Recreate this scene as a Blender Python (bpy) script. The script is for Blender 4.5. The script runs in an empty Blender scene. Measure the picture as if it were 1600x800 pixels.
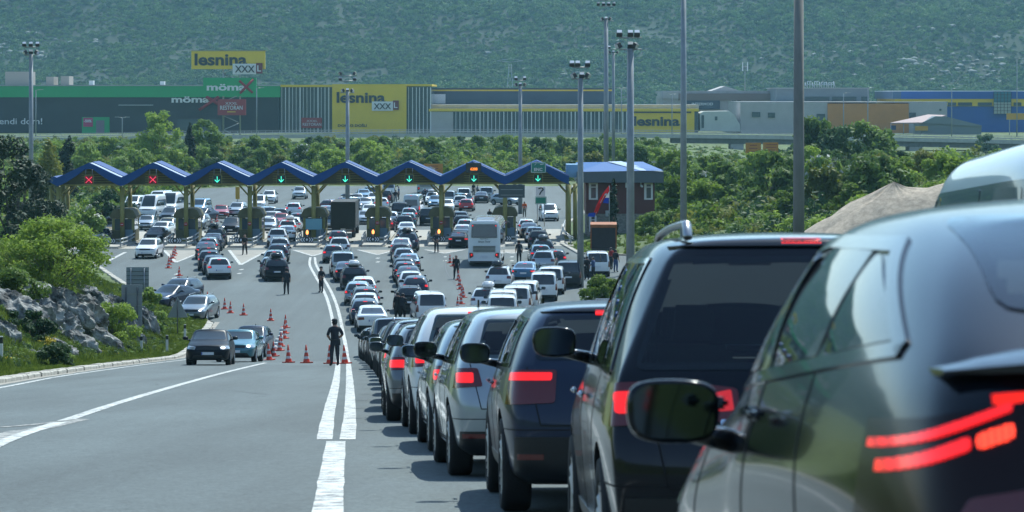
import bpy, bmesh, math, random
from mathutils import Vector, Matrix, noise
random.seed(7)
SC = bpy.context.scene
COL = SC.collection
F, CY0, CAMZ = 4500.0, 150.0, 13.5          # focal length in px of the 1600 px photograph, horizon row, eye height
R = math.radians
# ------------------------------------------------------------------ camera, light, exposure
cam = bpy.data.cameras.new('camera'); cam_o = bpy.data.objects.new('camera', cam); COL.objects.link(cam_o)
cam.sensor_width = 36.0; cam.lens = 36.0 * F / 1600.0
cam_o.location = (0, 0, CAMZ); cam_o.rotation_euler = (R(90), 0, 0)
cam.shift_y = -(400 - CY0) / 1600.0
cam.clip_start = 0.2; cam.clip_end = 12000
cam.dof.use_dof = True; cam.dof.focus_distance = 220; cam.dof.aperture_fstop = 9.0
SC.camera = cam_o
HAZE = 0.000105
SUN_EL, SUN_AZ = R(54), R(24)
world = bpy.data.worlds.new('World'); SC.world = world; world.use_nodes = True
wn = world.node_tree; bg = wn.nodes['Background']
sky = wn.nodes.new('ShaderNodeTexSky'); sky.sky_type = 'NISHITA'; sky.sun_disc = False
sky.sun_elevation = SUN_EL; sky.sun_rotation = SUN_AZ; sky.air_density = 1.1; sky.dust_density = 0.25; sky.ozone_density = 3.2
wn.links.new(sky.outputs[0], bg.inputs[0]); bg.inputs[1].default_value = 0.15
sun = bpy.data.lights.new('sun', 'SUN'); sun_o = bpy.data.objects.new('sun', sun); COL.objects.link(sun_o)
sun.energy = 5.0; sun.angle = R(0.5); sun.color = (0.96, 1.0, 0.94)
sv = Vector((math.sin(SUN_AZ) * math.cos(SUN_EL), math.cos(SUN_AZ) * math.cos(SUN_EL), math.sin(SUN_EL)))
sun_o.rotation_euler = sv.to_track_quat('Z', 'Y').to_euler(); sun_o.location = (60, 60, 120)
vs = SC.view_settings; vs.view_transform = 'Standard'; vs.look = 'None'; vs.exposure = 0.36; vs.gamma = 1.0; vs.use_curve_mapping = False
cy = SC.cycles; cy.use_denoising = True; cy.max_bounces = 6; cy.diffuse_bounces = 2; cy.glossy_bounces = 3
cy.transmission_bounces = 4; cy.transparent_max_bounces = 8; cy.volume_bounces = 0; cy.caustics_reflective = False; cy.caustics_refractive = False

# ------------------------------------------------------------------ materials
MATS = {}
def mat(name, col, rough=0.6, metal=0.0, coat=0.0, spec=0.5, var=0.0, vscale=1.0, bump=0.0, bscale=20.0, emit=None, estr=0.0, stretch=None, rvar=0.0):
    if name in MATS: return MATS[name]
    m = bpy.data.materials.new(name); m.use_nodes = True; MATS[name] = m
    nt = m.node_tree; b = nt.nodes['Principled BSDF']
    c4 = (*col, 1.0)
    b.inputs['Base Color'].default_value = c4; b.inputs['Roughness'].default_value = rough
    b.inputs['Metallic'].default_value = metal; b.inputs['Coat Weight'].default_value = coat; b.inputs['Coat Roughness'].default_value = 0.04
    b.inputs['Specular IOR Level'].default_value = spec
    if emit: b.inputs['Emission Color'].default_value = (*emit, 1); b.inputs['Emission Strength'].default_value = estr
    if var or bump or rvar:
        tc = nt.nodes.new('ShaderNodeTexCoord'); mp = nt.nodes.new('ShaderNodeMapping')
        nt.links.new(tc.outputs['Object'], mp.inputs[0])
        if stretch: mp.inputs['Scale'].default_value = stretch
    if var or rvar:
        n = nt.nodes.new('ShaderNodeTexNoise'); n.inputs['Scale'].default_value = vscale; n.inputs['Detail'].default_value = 8; n.inputs['Roughness'].default_value = 0.65
        nt.links.new(mp.outputs[0], n.inputs[0])
        if var:
            mx = nt.nodes.new('ShaderNodeMapRange'); mx.inputs[1].default_value = 0.3; mx.inputs[2].default_value = 0.7; mx.inputs[3].default_value = 1 - var; mx.inputs[4].default_value = 1 + var
            nt.links.new(n.outputs[0], mx.inputs[0])
            vm = nt.nodes.new('ShaderNodeVectorMath'); vm.operation = 'SCALE'; vm.inputs[0].default_value = col
            nt.links.new(mx.outputs[0], vm.inputs['Scale']); nt.links.new(vm.outputs[0], b.inputs['Base Color'])
        if rvar:
            mr = nt.nodes.new('ShaderNodeMapRange'); mr.inputs[1].default_value = 0.3; mr.inputs[2].default_value = 0.7; mr.inputs[3].default_value = rough - rvar; mr.inputs[4].default_value = rough + rvar
            nt.links.new(n.outputs[0], mr.inputs[0]); nt.links.new(mr.outputs[0], b.inputs['Roughness'])
    if bump:
        n2 = nt.nodes.new('ShaderNodeTexNoise'); n2.inputs['Scale'].default_value = bscale; n2.inputs['Detail'].default_value = 5
        nt.links.new(mp.outputs[0], n2.inputs[0])
        bp = nt.nodes.new('ShaderNodeBump'); bp.inputs['Strength'].default_value = bump; bp.inputs['Distance'].default_value = 0.02
        nt.links.new(n2.outputs[0], bp.inputs['Height']); nt.links.new(bp.outputs[0], b.inputs['Normal'])
    return m

def see_through(name, tint, refl=0.08):
    if name in MATS: return MATS[name]
    m = bpy.data.materials.new(name); m.use_nodes = True; MATS[name] = m
    nt = m.node_tree; nt.nodes.clear()
    o = nt.nodes.new('ShaderNodeOutputMaterial'); t = nt.nodes.new('ShaderNodeBsdfTransparent'); g = nt.nodes.new('ShaderNodeBsdfGlossy')
    t.inputs[0].default_value = (*tint, 1); g.inputs['Roughness'].default_value = 0.02; g.inputs[0].default_value = (0.9, 0.95, 1, 1)
    fr = nt.nodes.new('ShaderNodeFresnel'); fr.inputs[0].default_value = 1.52
    mx = nt.nodes.new('ShaderNodeMixShader'); nt.links.new(fr.outputs[0], mx.inputs[0]); nt.links.new(t.outputs[0], mx.inputs[1]); nt.links.new(g.outputs[0], mx.inputs[2])
    nt.links.new(mx.outputs[0], o.inputs[0]); return m

def leaf_mat(name, c1, c2, rough=0.65, scale=0.35, trans=0.35):
    """foliage: colour drifts between two leaf colours from clump to clump, some light passes through"""
    if name in MATS: return MATS[name]
    m = bpy.data.materials.new(name); m.use_nodes = True; MATS[name] = m
    nt = m.node_tree; b = nt.nodes['Principled BSDF']; out = nt.nodes['Material Output']
    tc = nt.nodes.new('ShaderNodeTexCoord'); n = nt.nodes.new('ShaderNodeTexNoise'); n.inputs['Scale'].default_value = scale; n.inputs['Detail'].default_value = 6; n.inputs['Roughness'].default_value = 0.7
    nt.links.new(tc.outputs['Object'], n.inputs[0])
    oi = nt.nodes.new('ShaderNodeObjectInfo')
    ad = nt.nodes.new('ShaderNodeMath'); ad.operation = 'ADD'; nt.links.new(n.outputs[0], ad.inputs[0])
    sb = nt.nodes.new('ShaderNodeMath'); sb.operation = 'MULTIPLY_ADD'; sb.inputs[1].default_value = 0.5; sb.inputs[2].default_value = -0.25
    nt.links.new(oi.outputs['Random'], sb.inputs[0]); nt.links.new(sb.outputs[0], ad.inputs[1])
    cr = nt.nodes.new('ShaderNodeValToRGB'); cr.color_ramp.elements[0].position = 0.3; cr.color_ramp.elements[1].position = 0.72
    cr.color_ramp.elements[0].color = (*c1, 1); cr.color_ramp.elements[1].color = (*c2, 1)
    nt.links.new(ad.outputs[0], cr.inputs[0]); nt.links.new(cr.outputs[0], b.inputs['Base Color'])
    b.inputs['Roughness'].default_value = rough; b.inputs['Specular IOR Level'].default_value = 0.3
    tl = nt.nodes.new('ShaderNodeBsdfTranslucent'); nt.links.new(cr.outputs[0], tl.inputs[0])
    mx = nt.nodes.new('ShaderNodeMixShader'); mx.inputs[0].default_value = trans
    nt.links.new(b.outputs[0], mx.inputs[1]); nt.links.new(tl.outputs[0], mx.inputs[2]); nt.links.new(mx.outputs[0], out.inputs[0])
    return m

# ------------------------------------------------------------------ object helpers
def obj(name, me, m=None, parent=None, loc=None, smooth=False):
    if isinstance(me, bmesh.types.BMesh):
        d = bpy.data.meshes.new(name); me.to_mesh(d); me.free(); me = d
    if m is not None:
        for x in (m if isinstance(m, (list, tuple)) else [m]): me.materials.append(x)
    if smooth: me.shade_smooth()
    o = bpy.data.objects.new(name, me); COL.objects.link(o)
    if parent: o.parent = parent
    if loc: o.location = loc
    return o
def tag(o, label, cat, group=None):
    o['label'] = label; o['category'] = cat
    if group: o['group'] = group
    return o
def empty(name, loc=(0, 0, 0), rot=(0, 0, 0)):
    o = bpy.data.objects.new(name, None); COL.objects.link(o); o.location = loc; o.rotation_euler = rot; o.empty_display_size = 0.3
    return o
def struct(o): o['kind'] = 'structure'; return o
def stuff(o): o['kind'] = 'stuff'; return o
CHILDREN = {}
def dup(src, loc=None, rot=None, scale=None):
    """copy of a thing with copies of its parts and sub-parts (mesh data shared)"""
    def rec(o, par):
        c = o.copy(); COL.objects.link(c)
        if par: c.parent = par; c.matrix_parent_inverse = o.matrix_parent_inverse
        for ch in KIDS(o): rec(ch, c)
        return c
    r = rec(src, None)
    if loc is not None: r.location = loc
    if rot is not None: r.rotation_euler = rot
    if scale is not None: r.scale = scale
    return r
def KIDS(o):
    return CHILDREN[o.name] if o.name in CHILDREN else list(o.children)

def box(bm, c, s, rz=0, mi=0, taper=None):
    """box centred at c with full size s; taper scales the top in x,y"""
    vs_ = []
    for k in (-1, 1):
        t = taper if (taper and k == 1) else (1, 1)
        for (i, j) in ((-1, -1), (1, -1), (1, 1), (-1, 1)):
            v = Vector((i * s[0] / 2 * t[0], j * s[1] / 2 * t[1], k * s[2] / 2))
            if rz: v.rotate(Matrix.Rotation(rz, 3, 'Z'))
            vs_.append(bm.verts.new(v + Vector(c)))
    for f in ((3, 2, 1, 0), (4, 5, 6, 7), (0, 1, 5, 4), (1, 2, 6, 5), (2, 3, 7, 6), (3, 0, 4, 7)):
        fc = bm.faces.new([vs_[q] for q in f]); fc.material_index = mi
    return vs_
def tube(bm, p0, p1, r0, r1=None, n=10, caps=True, mi=0):
    r1 = r0 if r1 is None else r1
    p0, p1 = Vector(p0), Vector(p1); d = (p1 - p0).normalized()
    a = d.orthogonal().normalized(); b = d.cross(a)
    rings = []
    for p, r in ((p0, r0), (p1, r1)):
        rings.append([bm.verts.new(p + a * math.cos(t * 2 * math.pi / n) * r + b * math.sin(t * 2 * math.pi / n) * r) for t in range(n)])
    for t in range(n):
        f = bm.faces.new((rings[0][t], rings[0][(t + 1) % n], rings[1][(t + 1) % n], rings[1][t])); f.smooth = True; f.material_index = mi
    if caps:
        bm.faces.new(list(reversed(rings[0]))).material_index = mi; bm.faces.new(rings[1]).material_index = mi
def path_tube(bm, pts, r, n=8, mi=0):
    for a, b in zip(pts[:-1], pts[1:]): tube(bm, a, b, r, r, n, True, mi)
def lathe(bm, prof, n=24, axis='Z', mi=0, c=(0, 0, 0)):
    rings = []
    c = Vector(c)
    for (r, h) in prof:
        ring = []
        for t in range(n):
            a = t * 2 * math.pi / n
            v = {'Z': Vector((r * math.cos(a), r * math.sin(a), h)), 'X': Vector((h, r * math.cos(a), r * math.sin(a))), 'Y': Vector((r * math.cos(a), h, r * math.sin(a)))}[axis]
            ring.append(bm.verts.new(v + c))
        rings.append(ring)
    for A, B in zip(rings[:-1], rings[1:]):
        for t in range(n):
            f = bm.faces.new((A[t], A[(t + 1) % n], B[(t + 1) % n], B[t])); f.smooth = True; f.material_index = mi
    return rings
def prism(bm, poly, y0, y1, mi=0, plane='xz'):
    """extrude a polygon given in plane xz along y (or yz along x, xy along z)"""
    def P(u, v, w): return {'xz': (u, w, v), 'yz': (w, u, v), 'xy': (u, v, w)}[plane]
    A = [bm.verts.new(P(u, v, y0)) for u, v in poly]; B = [bm.verts.new(P(u, v, y1)) for u, v in poly]
    n = len(poly)
    fs = [bm.faces.new(A), bm.faces.new(list(reversed(B)))]
    for t in range(n): fs.append(bm.faces.new((A[(t + 1) % n], A[t], B[t], B[(t + 1) % n])))
    for f in fs: f.material_index = mi
def NB(): return bmesh.new()
def fix(bm): bmesh.ops.recalc_face_normals(bm, faces=bm.faces); return bm
def bevel(bm, w=0.01, seg=2):
    bmesh.ops.bevel(bm, geom=list(bm.edges), offset=w, segments=seg, affect='EDGES', clamp_overlap=True); return bm
def text_mesh(name, s, size, depth, m, parent, loc, rot=(R(90), 0, 0), weight=0.0, shear=0.0, sx=1.0, width=None):
    cu = bpy.data.curves.new(name, 'FONT'); cu.body = s; cu.size = size; cu.extrude = depth; cu.offset = weight; cu.align_x = 'LEFT'; cu.shear = shear; cu.resolution_u = 3
    t = bpy.data.objects.new(name + '_tmp', cu); COL.objects.link(t)
    dg = bpy.context.evaluated_depsgraph_get(); me = bpy.data.meshes.new_from_object(t.evaluated_get(dg)); bpy.data.objects.remove(t); bpy.data.curves.remove(cu)
    xs = [v.co.x for v in me.vertices]; x0, x1 = min(xs), max(xs); k = (width / (x1 - x0)) if width else sx
    for v in me.vertices: v.co.x = (v.co.x - x0) * k
    me.materials.clear()
    o = obj(name, me, m, parent, loc); o.rotation_euler = rot
    return o
def bake(o):
    """replace an object's mesh with its modified one"""
    dg = bpy.context.evaluated_depsgraph_get(); me = bpy.data.meshes.new_from_object(o.evaluated_get(dg)); o.modifiers.clear(); old = o.data; o.data = me; bpy.data.meshes.remove(old)
    return o

# ------------------------------------------------------------------ the lie of the land
def zr(y):
    """height of the carriageway: an 8 % downgrade from the camera, then the flat toll plaza"""
    t = (12.2 - 0.0822 * y) / 0.22
    return 0.22 * (t if t > 30 else math.log1p(math.exp(t)))
def at(px, py, H=0.0):
    """point of the carriageway (or H above it) seen at pixel px,py of the 1600x800 photograph"""
    lo, hi = 3.0, 900.0
    for _ in range(60):
        m_ = (lo + hi) / 2
        if CY0 + F * (CAMZ - zr(m_) - H) / m_ > py: lo = m_
        else: hi = m_
    y = (lo + hi) / 2
    return Vector(((px - 800) * y / F, y, zr(y)))
def wp(px, py, Y):
    """point seen at a pixel at distance Y"""
    return Vector(((px - 800) * Y / F, Y, CAMZ + (CY0 - py) * Y / F))
def lerp(a, b, t): return a + (b - a) * t
def sm(t): t = max(0.0, min(1.0, t)); return t * t * (3 - 2 * t)
def interp(pts, y):
    if y <= pts[0][0]: return pts[0][1]
    for (a, b), (c, d) in zip(pts[:-1], pts[1:]):
        if y <= c: return b + (d - b) * (y - a) / (c - a)
    return pts[-1][1]
# ------------------------------------------------------------------ vehicle materials
BLACK = mat('black_plastic', (0.012, 0.013, 0.014), 0.45, var=0.2, vscale=30)
GLOSSBLK = mat('black_gloss_trim', (0.006, 0.007, 0.008), 0.12, coat=0.5)
TYRE = mat('tyre_rubber', (0.016, 0.016, 0.017), 0.85, bump=0.3, bscale=60)
ALLOY = mat('alloy_rim', (0.42, 0.43, 0.45), 0.28, metal=0.85)
CHROME = mat('chrome', (0.75, 0.77, 0.8), 0.12, metal=1.0)
GLASS = mat('tinted_glass', (0.012, 0.017, 0.021), 0.03, spec=0.75, coat=0.3)
GLASSL = mat('light_glass', (0.025, 0.036, 0.042), 0.05, spec=0.6)
GLASST = see_through('clear_tinted_glass', (0.72, 0.80, 0.78))
PRIVACY = see_through('privacy_glass', (0.50, 0.57, 0.56))
LAMPRED = mat('lamp_red', (0.13, 0.005, 0.005), 0.15, coat=0.8)
LAMPLIT = mat('lamp_red_lit', (0.5, 0.012, 0.01), 0.2, coat=0.6, emit=(1.0, 0.012, 0.012), estr=1.0)
LAMPHOT = mat('lamp_red_core', (0.9, 0.1, 0.05), 0.2, emit=(1.0, 0.05, 0.02), estr=1.7)
LAMPCLR = mat('lamp_clear', (0.45, 0.48, 0.50), 0.08, metal=0.4, coat=1.0)
LAMPWHT = mat('headlamp_lit', (0.8, 0.8, 0.8), 0.1, coat=1.0, emit=(0.85, 0.93, 1.0), estr=5)
PLATE = mat('plate_white', (0.68, 0.70, 0.72), 0.4, coat=0.2)
PLATEBLUE = mat('plate_blue', (0.02, 0.07, 0.35), 0.4)
SEAT = mat('seat_cloth', (0.02, 0.021, 0.024), 0.85)
MIRRORG = mat('mirror_glass', (0.075, 0.10, 0.125), 0.05, metal=1.0)
GAP = mat('panel_gap', (0.004, 0.004, 0.005), 0.8)
PAINT = {
    'white': mat('paint_white', (0.78, 0.80, 0.80), 0.35, coat=1.0, var=0.03, vscale=2),
    'silver': mat('paint_silver', (0.36, 0.40, 0.42), 0.32, metal=0.55, coat=1.0, var=0.03, vscale=2),
    'grey': mat('paint_grey', (0.13, 0.15, 0.165), 0.35, metal=0.5, coat=1.0),
    'dark grey': mat('paint_dark_grey', (0.016, 0.022, 0.030), 0.3, spec=.25, coat=0.45),
    'black': mat('paint_black', (0.006, 0.009, 0.014), 0.4, coat=0.16, spec=.12),
    'deep black': mat('paint_deep_black', (0.003, 0.006, 0.011), 0.15, coat=0.42, spec=.2),
    'dark blue': mat('paint_dark_blue', (0.010, 0.022, 0.052), 0.3, spec=.25, coat=0.45),
    'blue': mat('paint_blue', (0.03, 0.13, 0.26), 0.3, metal=0.3, coat=1.0),
    'light blue': mat('paint_light_blue', (0.16, 0.30, 0.42), 0.3, metal=0.4, coat=1.0),
    'grey blue': mat('paint_grey_blue', (0.19, 0.26, 0.31), 0.3, metal=0.5, coat=1.0),
    'teal': mat('paint_teal', (0.03, 0.16, 0.20), 0.3, metal=0.3, coat=1.0),
    'red': mat('paint_red', (0.38, 0.012, 0.012), 0.3, coat=1.0),
    'dark red': mat('paint_dark_red', (0.13, 0.012, 0.016), 0.3, coat=1.0),
    'beige': mat('paint_beige', (0.38, 0.33, 0.22), 0.35, metal=0.3, coat=1.0),
}

def led(m, sc, lo, hi, axis='X'):
    """rows of small light sources inside a lamp"""
    nt = m.node_tree; b = nt.nodes['Principled BSDF']; tc = nt.nodes.new('ShaderNodeTexCoord'); k = []
    for ax, s_ in (('X', sc), ('Z', sc * 1.3)):
        w = nt.nodes.new('ShaderNodeTexWave'); w.bands_direction = ax; w.inputs['Scale'].default_value = s_; nt.links.new(tc.outputs['Object'], w.inputs[0]); k.append(w.outputs['Fac'])
    mu = nt.nodes.new('ShaderNodeMath'); mu.operation = 'MULTIPLY'; nt.links.new(k[0], mu.inputs[0]); nt.links.new(k[1], mu.inputs[1])
    mr = nt.nodes.new('ShaderNodeMapRange'); mr.inputs[3].default_value = lo; mr.inputs[4].default_value = hi; nt.links.new(mu.outputs[0], mr.inputs[0]); nt.links.new(mr.outputs[0], b.inputs['Emission Strength'])
led(LAMPLIT, 34, .6, 1.6)
def subdiv_bm(bm, levels, creases=None):
    me = bpy.data.meshes.new('t'); bm.to_mesh(me); bm.free()
    o = bpy.data.objects.new('t', me); COL.objects.link(o)
    mod = o.modifiers.new('s', 'SUBSURF'); mod.levels = levels; mod.render_levels = levels
    bake(o); return o

def station_table(S):
    """cage stations from the rear bumper to the nose: rows of (y, half width, z) for floor, sill, bumper, waist, shoulder, mid glass, roof rail"""
    L, W, H, st = S['L'], S['W'], S['H'], S['style']
    g = S.get('g', 0.20); hw = W / 2; zb = S['zbr']; zf = S['hood']; rg = S['rg']; cw = S['cowl']; wsr = S.get('wsr', 0.85)
    zh = (zb + H) / 2 + 0.02; zm = 0.5 * (g + zb)
    t_ = S.get('tumble', 1.0)
    rw = [0.80, 0.945, 0.985, 1.0, 0.955, 0.955 - 0.11 * t_, 0.955 - 0.27 * t_]
    if S.get('haunch'): rw[4], rw[5], rw[6] = S['haunch']
    W_ = lambda f, d=0: [hw * (a * f) for a in rw]
    rb = S.get('rb', 0.0)
    T = []
    def add(y, w, z, bulge=0.0, crown=0.03): T.append((y, w, z, bulge, crown))
    if st == 'sedan':
        tz = S['deck']; dl = S['decklen']
        r0 = W_(0.86); r0[4] = hw * 0.80; r0[5] = hw * 0.76; r0[6] = hw * 0.66
        add([.10, .03, 0, .02, .03, .05, .08], r0, [g, g + .1, zm, tz - .22, tz - .07, tz - .02, tz], .07, .015)
        r1 = W_(0.975); r1[4] = hw * 0.90; r1[5] = hw * 0.83; r1[6] = hw * 0.72
        add([.30, .25, .22, .24, .22, .22, .22], r1, [g, g + .08, zm, tz - .2, tz - .04, tz + .0, tz + .015], 0, .02)
        r2 = W_(1.0); r2[5] = hw * 0.84; r2[6] = hw * 0.74
        add([dl + .1] * 4 + [dl, dl, dl - .02], r2, [g, g + .06, zm, zb - .16, zb - .01, zb + .04, tz + .04], 0, .03)
        add([dl + .5] * 4 + [dl + .45, dl + .42, dl + rg], W_(1.0), [g, g + .06, zm, zb - .15, zb, zh + .02, H - .07], 0, .03)
        add([2.1] * 7, W_(1.0), [g, g + .06, zm, zb - .16, zb, zh, H - .035], 0, .045)
    elif st in ('van', 'minivan'):
        add([.08, .02, 0, .01, .03, .03 + .45 * rg, .04 + rg], W_(0.93), [g, g + .1, zm, zb - .25, zb, zh, H - .07], .05, .03)
        add([.3, .22, .2, .2, .2, .22 + .5 * rg, .28 + rg], W_(0.99), [g, g + .08, zm, zb - .25, zb, zh, H - .03], 0, .05)
        add([1.1] * 7, W_(1.0), [g, g + .06, zm, zb - .25, zb, zh, H - .01], 0, .05)
        add([2.2] * 7, W_(1.0), [g, g + .06, zm, zb - .25, zb, zh, H - .01], 0, .05)
    else:
        yb = S.get('yb', 0.10)
        cf = S.get('corner', .90); r0 = W_(cf); r0[4] = hw * (cf - .04); r0[5] = hw * (0.80 - .06 * t_); r0[6] = hw * (0.76 - .14 * t_)
        add([.12, .03, 0, .02, yb, yb + .5 * rg, yb + rg], r0, [g, g + .1, zm, zb - .28, zb, zh, H - .06], .08, .02)
        r1 = W_(0.985)
        add([.32, .26, .22, .26, yb + .22, yb + .24 + .5 * rg, yb + .3 + rg], r1, [g, g + .08, zm, zb - .22, zb - .01, zh, H - .03], 0, .03)
        add([1.05] * 4 + [1.1, max(1.15, yb + .5 + .6 * rg), max(1.2, yb + .6 + rg)], W_(1.0), [g, g + .06, zm, zb - .2, zb - .02, zh, H - .01], 0, .04)
        add([1.8] * 5 + [1.95, max(2.0, yb + 1.0 + rg)], W_(1.0), [g, g + .06, zm, zb - .2, lerp(zb, zf, .4) - .02, zh, H], 0, .045)
    m1 = min(2.55, cw - wsr - .45) if st != 'van' else cw - wsr - .7
    zl = lambda t: lerp(zb, zf - .04, t)
    if st == 'sedan': m1 = max(m1, 2.45)
    else: m1 = max(m1, 2.4)
    add([m1] * 7, W_(1.0), [g, g + .06, zm, zl(.5) - .18, zl(.5), zh - .01, H], 0, .045)
    y5 = cw - wsr
    add([y5 + .02] * 5 + [y5 + .06, y5], W_(0.995), [g, g + .06, zm, zl(.75) - .18, zl(.75), zh - .04, H - .05], 0, .045)
    w = W_(0.99); w[4] = hw * .92; w[5] = hw * .84; w[6] = hw * .76
    add([cw - .03] * 4 + [cw - .02, cw, cw + .02], w, [g, g + .06, zm, zf - .22, zf - .05, zf - .005, zf + .015], 0, .03)
    hl = L - cw
    w = W_(0.985); w[4] = hw * .90; w[5] = hw * .80; w[6] = hw * .66
    add([lerp(cw, L - .25, .5)] * 7, w, [g, g + .06, zm, zf - .25, zf - .09, zf - .04, zf - .02], 0, .03)
    hd = S.get('hd', .14)
    w = W_(0.955); w[4] = hw * .86; w[5] = hw * .76; w[6] = hw * .60
    add([L - .34, L - .3, L - .28, L - .28] + [L - .28] * 3, w, [g, g + .06, zm, zf - .32, zf - hd - .05, zf - hd, zf - hd + .03], 0, .03)
    w = W_(0.80); w[4] = hw * .74; w[5] = hw * .68; w[6] = hw * .58
    fz = zf - hd
    add([L - .14, L - .03, L, L - .02, L - .06, L - .08, L - .10], w, [g, g + .08, g + .28, fz - .2, fz - .10, fz - .05, fz - .02], .09, .01)
    return T

def car_shell(S, levels):
    T = station_table(S); fr = [-1, -.55, 0, .55, 1]; NX, NY, NZ = 4, len(T) - 1, 6
    bm = NB(); V = {}
    for j, (y, w, z, bl, cr) in enumerate(T):
        for k in range(7):
            for i in range(5):
                if i in (0, 4) or j in (0, NY) or k in (0, 6):
                    f = fr[i]; q = 1 - f * f
                    yy, zz = y[k], z[k]
                    if j == 0: yy -= bl * q * (1 if k < 5 else .6)
                    if j == NY: yy += bl * q
                    if k == 6: zz += cr * q
                    if k == 6 and abs(y[k] - S['cowl']) < .1: yy += .14 * q
                    if k == 6 and abs(y[k] - (S['cowl'] - S.get('wsr', .85))) < .02: yy += .10 * q
                    V[i, j, k] = bm.verts.new((w[k] * f, yy, zz))
    def q(a, b, c, d): bm.faces.new((V[a], V[b], V[c], V[d]))
    for j in range(NY):
        for k in range(NZ):
            q((0, j, k), (0, j, k + 1), (0, j + 1, k + 1), (0, j + 1, k)); q((4, j, k), (4, j + 1, k), (4, j + 1, k + 1), (4, j, k + 1))
        for i in range(NX):
            q((i, j, 0), (i, j + 1, 0), (i + 1, j + 1, 0), (i + 1, j, 0)); q((i, j, 6), (i + 1, j, 6), (i + 1, j + 1, 6), (i, j + 1, 6))
    for i in range(NX):
        for k in range(NZ):
            q((i, 0, k), (i + 1, 0, k), (i + 1, 0, k + 1), (i, 0, k + 1)); q((i, NY, k), (i, NY, k + 1), (i + 1, NY, k + 1), (i + 1, NY, k))
    fix(bm)
    cl = bm.edges.layers.float.new('crease_edge')
    sharp = S.get('crease', .45)
    for a in range(NX):   # a firm edge where roof meets rear glass, and along the tail shoulder
        e = bm.edges.get((V[a, 0, 6], V[a + 1, 0, 6]));  e[cl] = S.get('roofcrease', .6)
        e = bm.edges.get((V[a, 0, 4], V[a + 1, 0, 4]));  e[cl] = S.get('tailcrease', .3)
        e = bm.edges.get((V[a, 0, 2], V[a + 1, 0, 2]));  e[cl] = .25
    for j in range(NY):
        for i in (0, 4):
            e = bm.edges.get((V[i, j, 4], V[i, j + 1, 4])); e[cl] = sharp
            e = bm.edges.get((V[i, j, 1], V[i, j + 1, 1])); e[cl] = .3
            e = bm.edges.get((V[i, j, 0], V[i, j + 1, 0])); e[cl] = .5
            if j < NY - 2: e = bm.edges.get((V[i, j, 6], V[i, j + 1, 6])); e[cl] = S.get('railcrease', .25)
    for i in (0, 4):
        for k in (1, 2, 3, 4, 5): e = bm.edges.get((V[i, 0, k], V[i, 0, k + 1])); e[cl] = S.get('cornercrease', .30)
    o = subdiv_bm(bm, levels)
    co = [v.co for v in o.data.vertices]
    mn = [min(c[a] for c in co) for a in range(3)]; mx = [max(c[a] for c in co) for a in range(3)]
    g = S.get('g', .2)
    for c in co:
        c.x *= S['W'] / (mx[0] - mn[0]); c.y = (c.y - mn[1]) * S['L'] / (mx[1] - mn[1]); c.z = g + (c.z - mn[2]) * (S['H'] - g) / (mx[2] - mn[2])
    return o

import numpy as np
_gridc = {}
def _grid(me):
    k = me.name
    if k not in _gridc:
        V = np.empty(len(me.vertices) * 3); me.vertices.foreach_get('co', V); I = np.empty(len(me.loops), int); me.loops.foreach_get('vertex_index', I)
        _gridc.clear(); _gridc[k] = (V.reshape(-1, 3), I.reshape(-1, 4))
    return _gridc[k]
def cut_patch(me, planes, off, skirt=0.012, nofilter=None):
    """the part of a surface inside a convex set of planes, lifted off along its normals and given an edge"""
    bm = NB(); V, Fq = _grid(me); alive = np.ones(len(Fq), bool)
    for (p, n) in planes:
        o_ = (V @ np.array(n) - np.dot(np.array(p), np.array(n))) > 0
        alive &= ~o_[Fq].all(1)
    fs = Fq[alive]; used = np.unique(fs); vm = {int(i): bm.verts.new(V[i]) for i in used}
    for f in fs: bm.faces.new([vm[int(i)] for i in f])
    for (p, n) in planes:
        bmesh.ops.bisect_plane(bm, geom=list(bm.verts) + list(bm.edges) + list(bm.faces), plane_co=p, plane_no=n, clear_outer=True)
    if not bm.faces: bm.free(); return None
    bm.normal_update()
    for v in bm.verts: v.co += v.normal * off
    bd = [e for e in bm.edges if len(e.link_faces) == 1]
    nrm = {v: v.normal.copy() for e in bd for v in e.verts}
    ex = bmesh.ops.extrude_edge_only(bm, edges=bd)
    src = {}
    for v in ex['geom']:
        if isinstance(v, bmesh.types.BMVert):
            n = None
            for e in v.link_edges:
                ov = e.other_vert(v)
                if ov in nrm and (ov.co - v.co).length < 1e-6: n = nrm[ov]
            v.co -= (n if n else v.normal) * skirt
    for f in bm.faces: f.smooth = True
    for e in bm.edges:
        if len(e.link_faces) == 2 and e.calc_face_angle(0) > 0.7: e.smooth = False
    return bm

def pl_yz(poly, side=0, xmin=0.3):
    """planes of a convex polygon in side view; side +1 / -1 keeps one flank only"""
    P = poly_planes(poly, 'yz')
    if side: P.append((Vector((side * xmin, 0, 0)), Vector((-side, 0, 0))))
    return P
def pl_xz(poly, ymax=None, ymin=None):
    P = poly_planes(poly, 'xz')
    if ymax is not None: P.append((Vector((0, ymax, 0)), Vector((0, 1, 0))))
    if ymin is not None: P.append((Vector((0, ymin, 0)), Vector((0, -1, 0))))
    return P
def poly_planes(poly, pl):
    cx = sum(p[0] for p in poly) / len(poly); cz = sum(p[1] for p in poly) / len(poly); out = []
    for a, b in zip(poly, poly[1:] + poly[:1]):
        n = Vector((b[1] - a[1], -(b[0] - a[0])))
        if n.length < 1e-9: continue
        n.normalize()
        if n.x * (cx - a[0]) + n.y * (cz - a[1]) > 0: n = -n
        if pl == 'yz': out.append((Vector((0, a[0], a[1])), Vector((0, n.x, n.y))))
        else: out.append((Vector((a[0], 0, a[1])), Vector((n.x, 0, n.y))))
    return out
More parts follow.
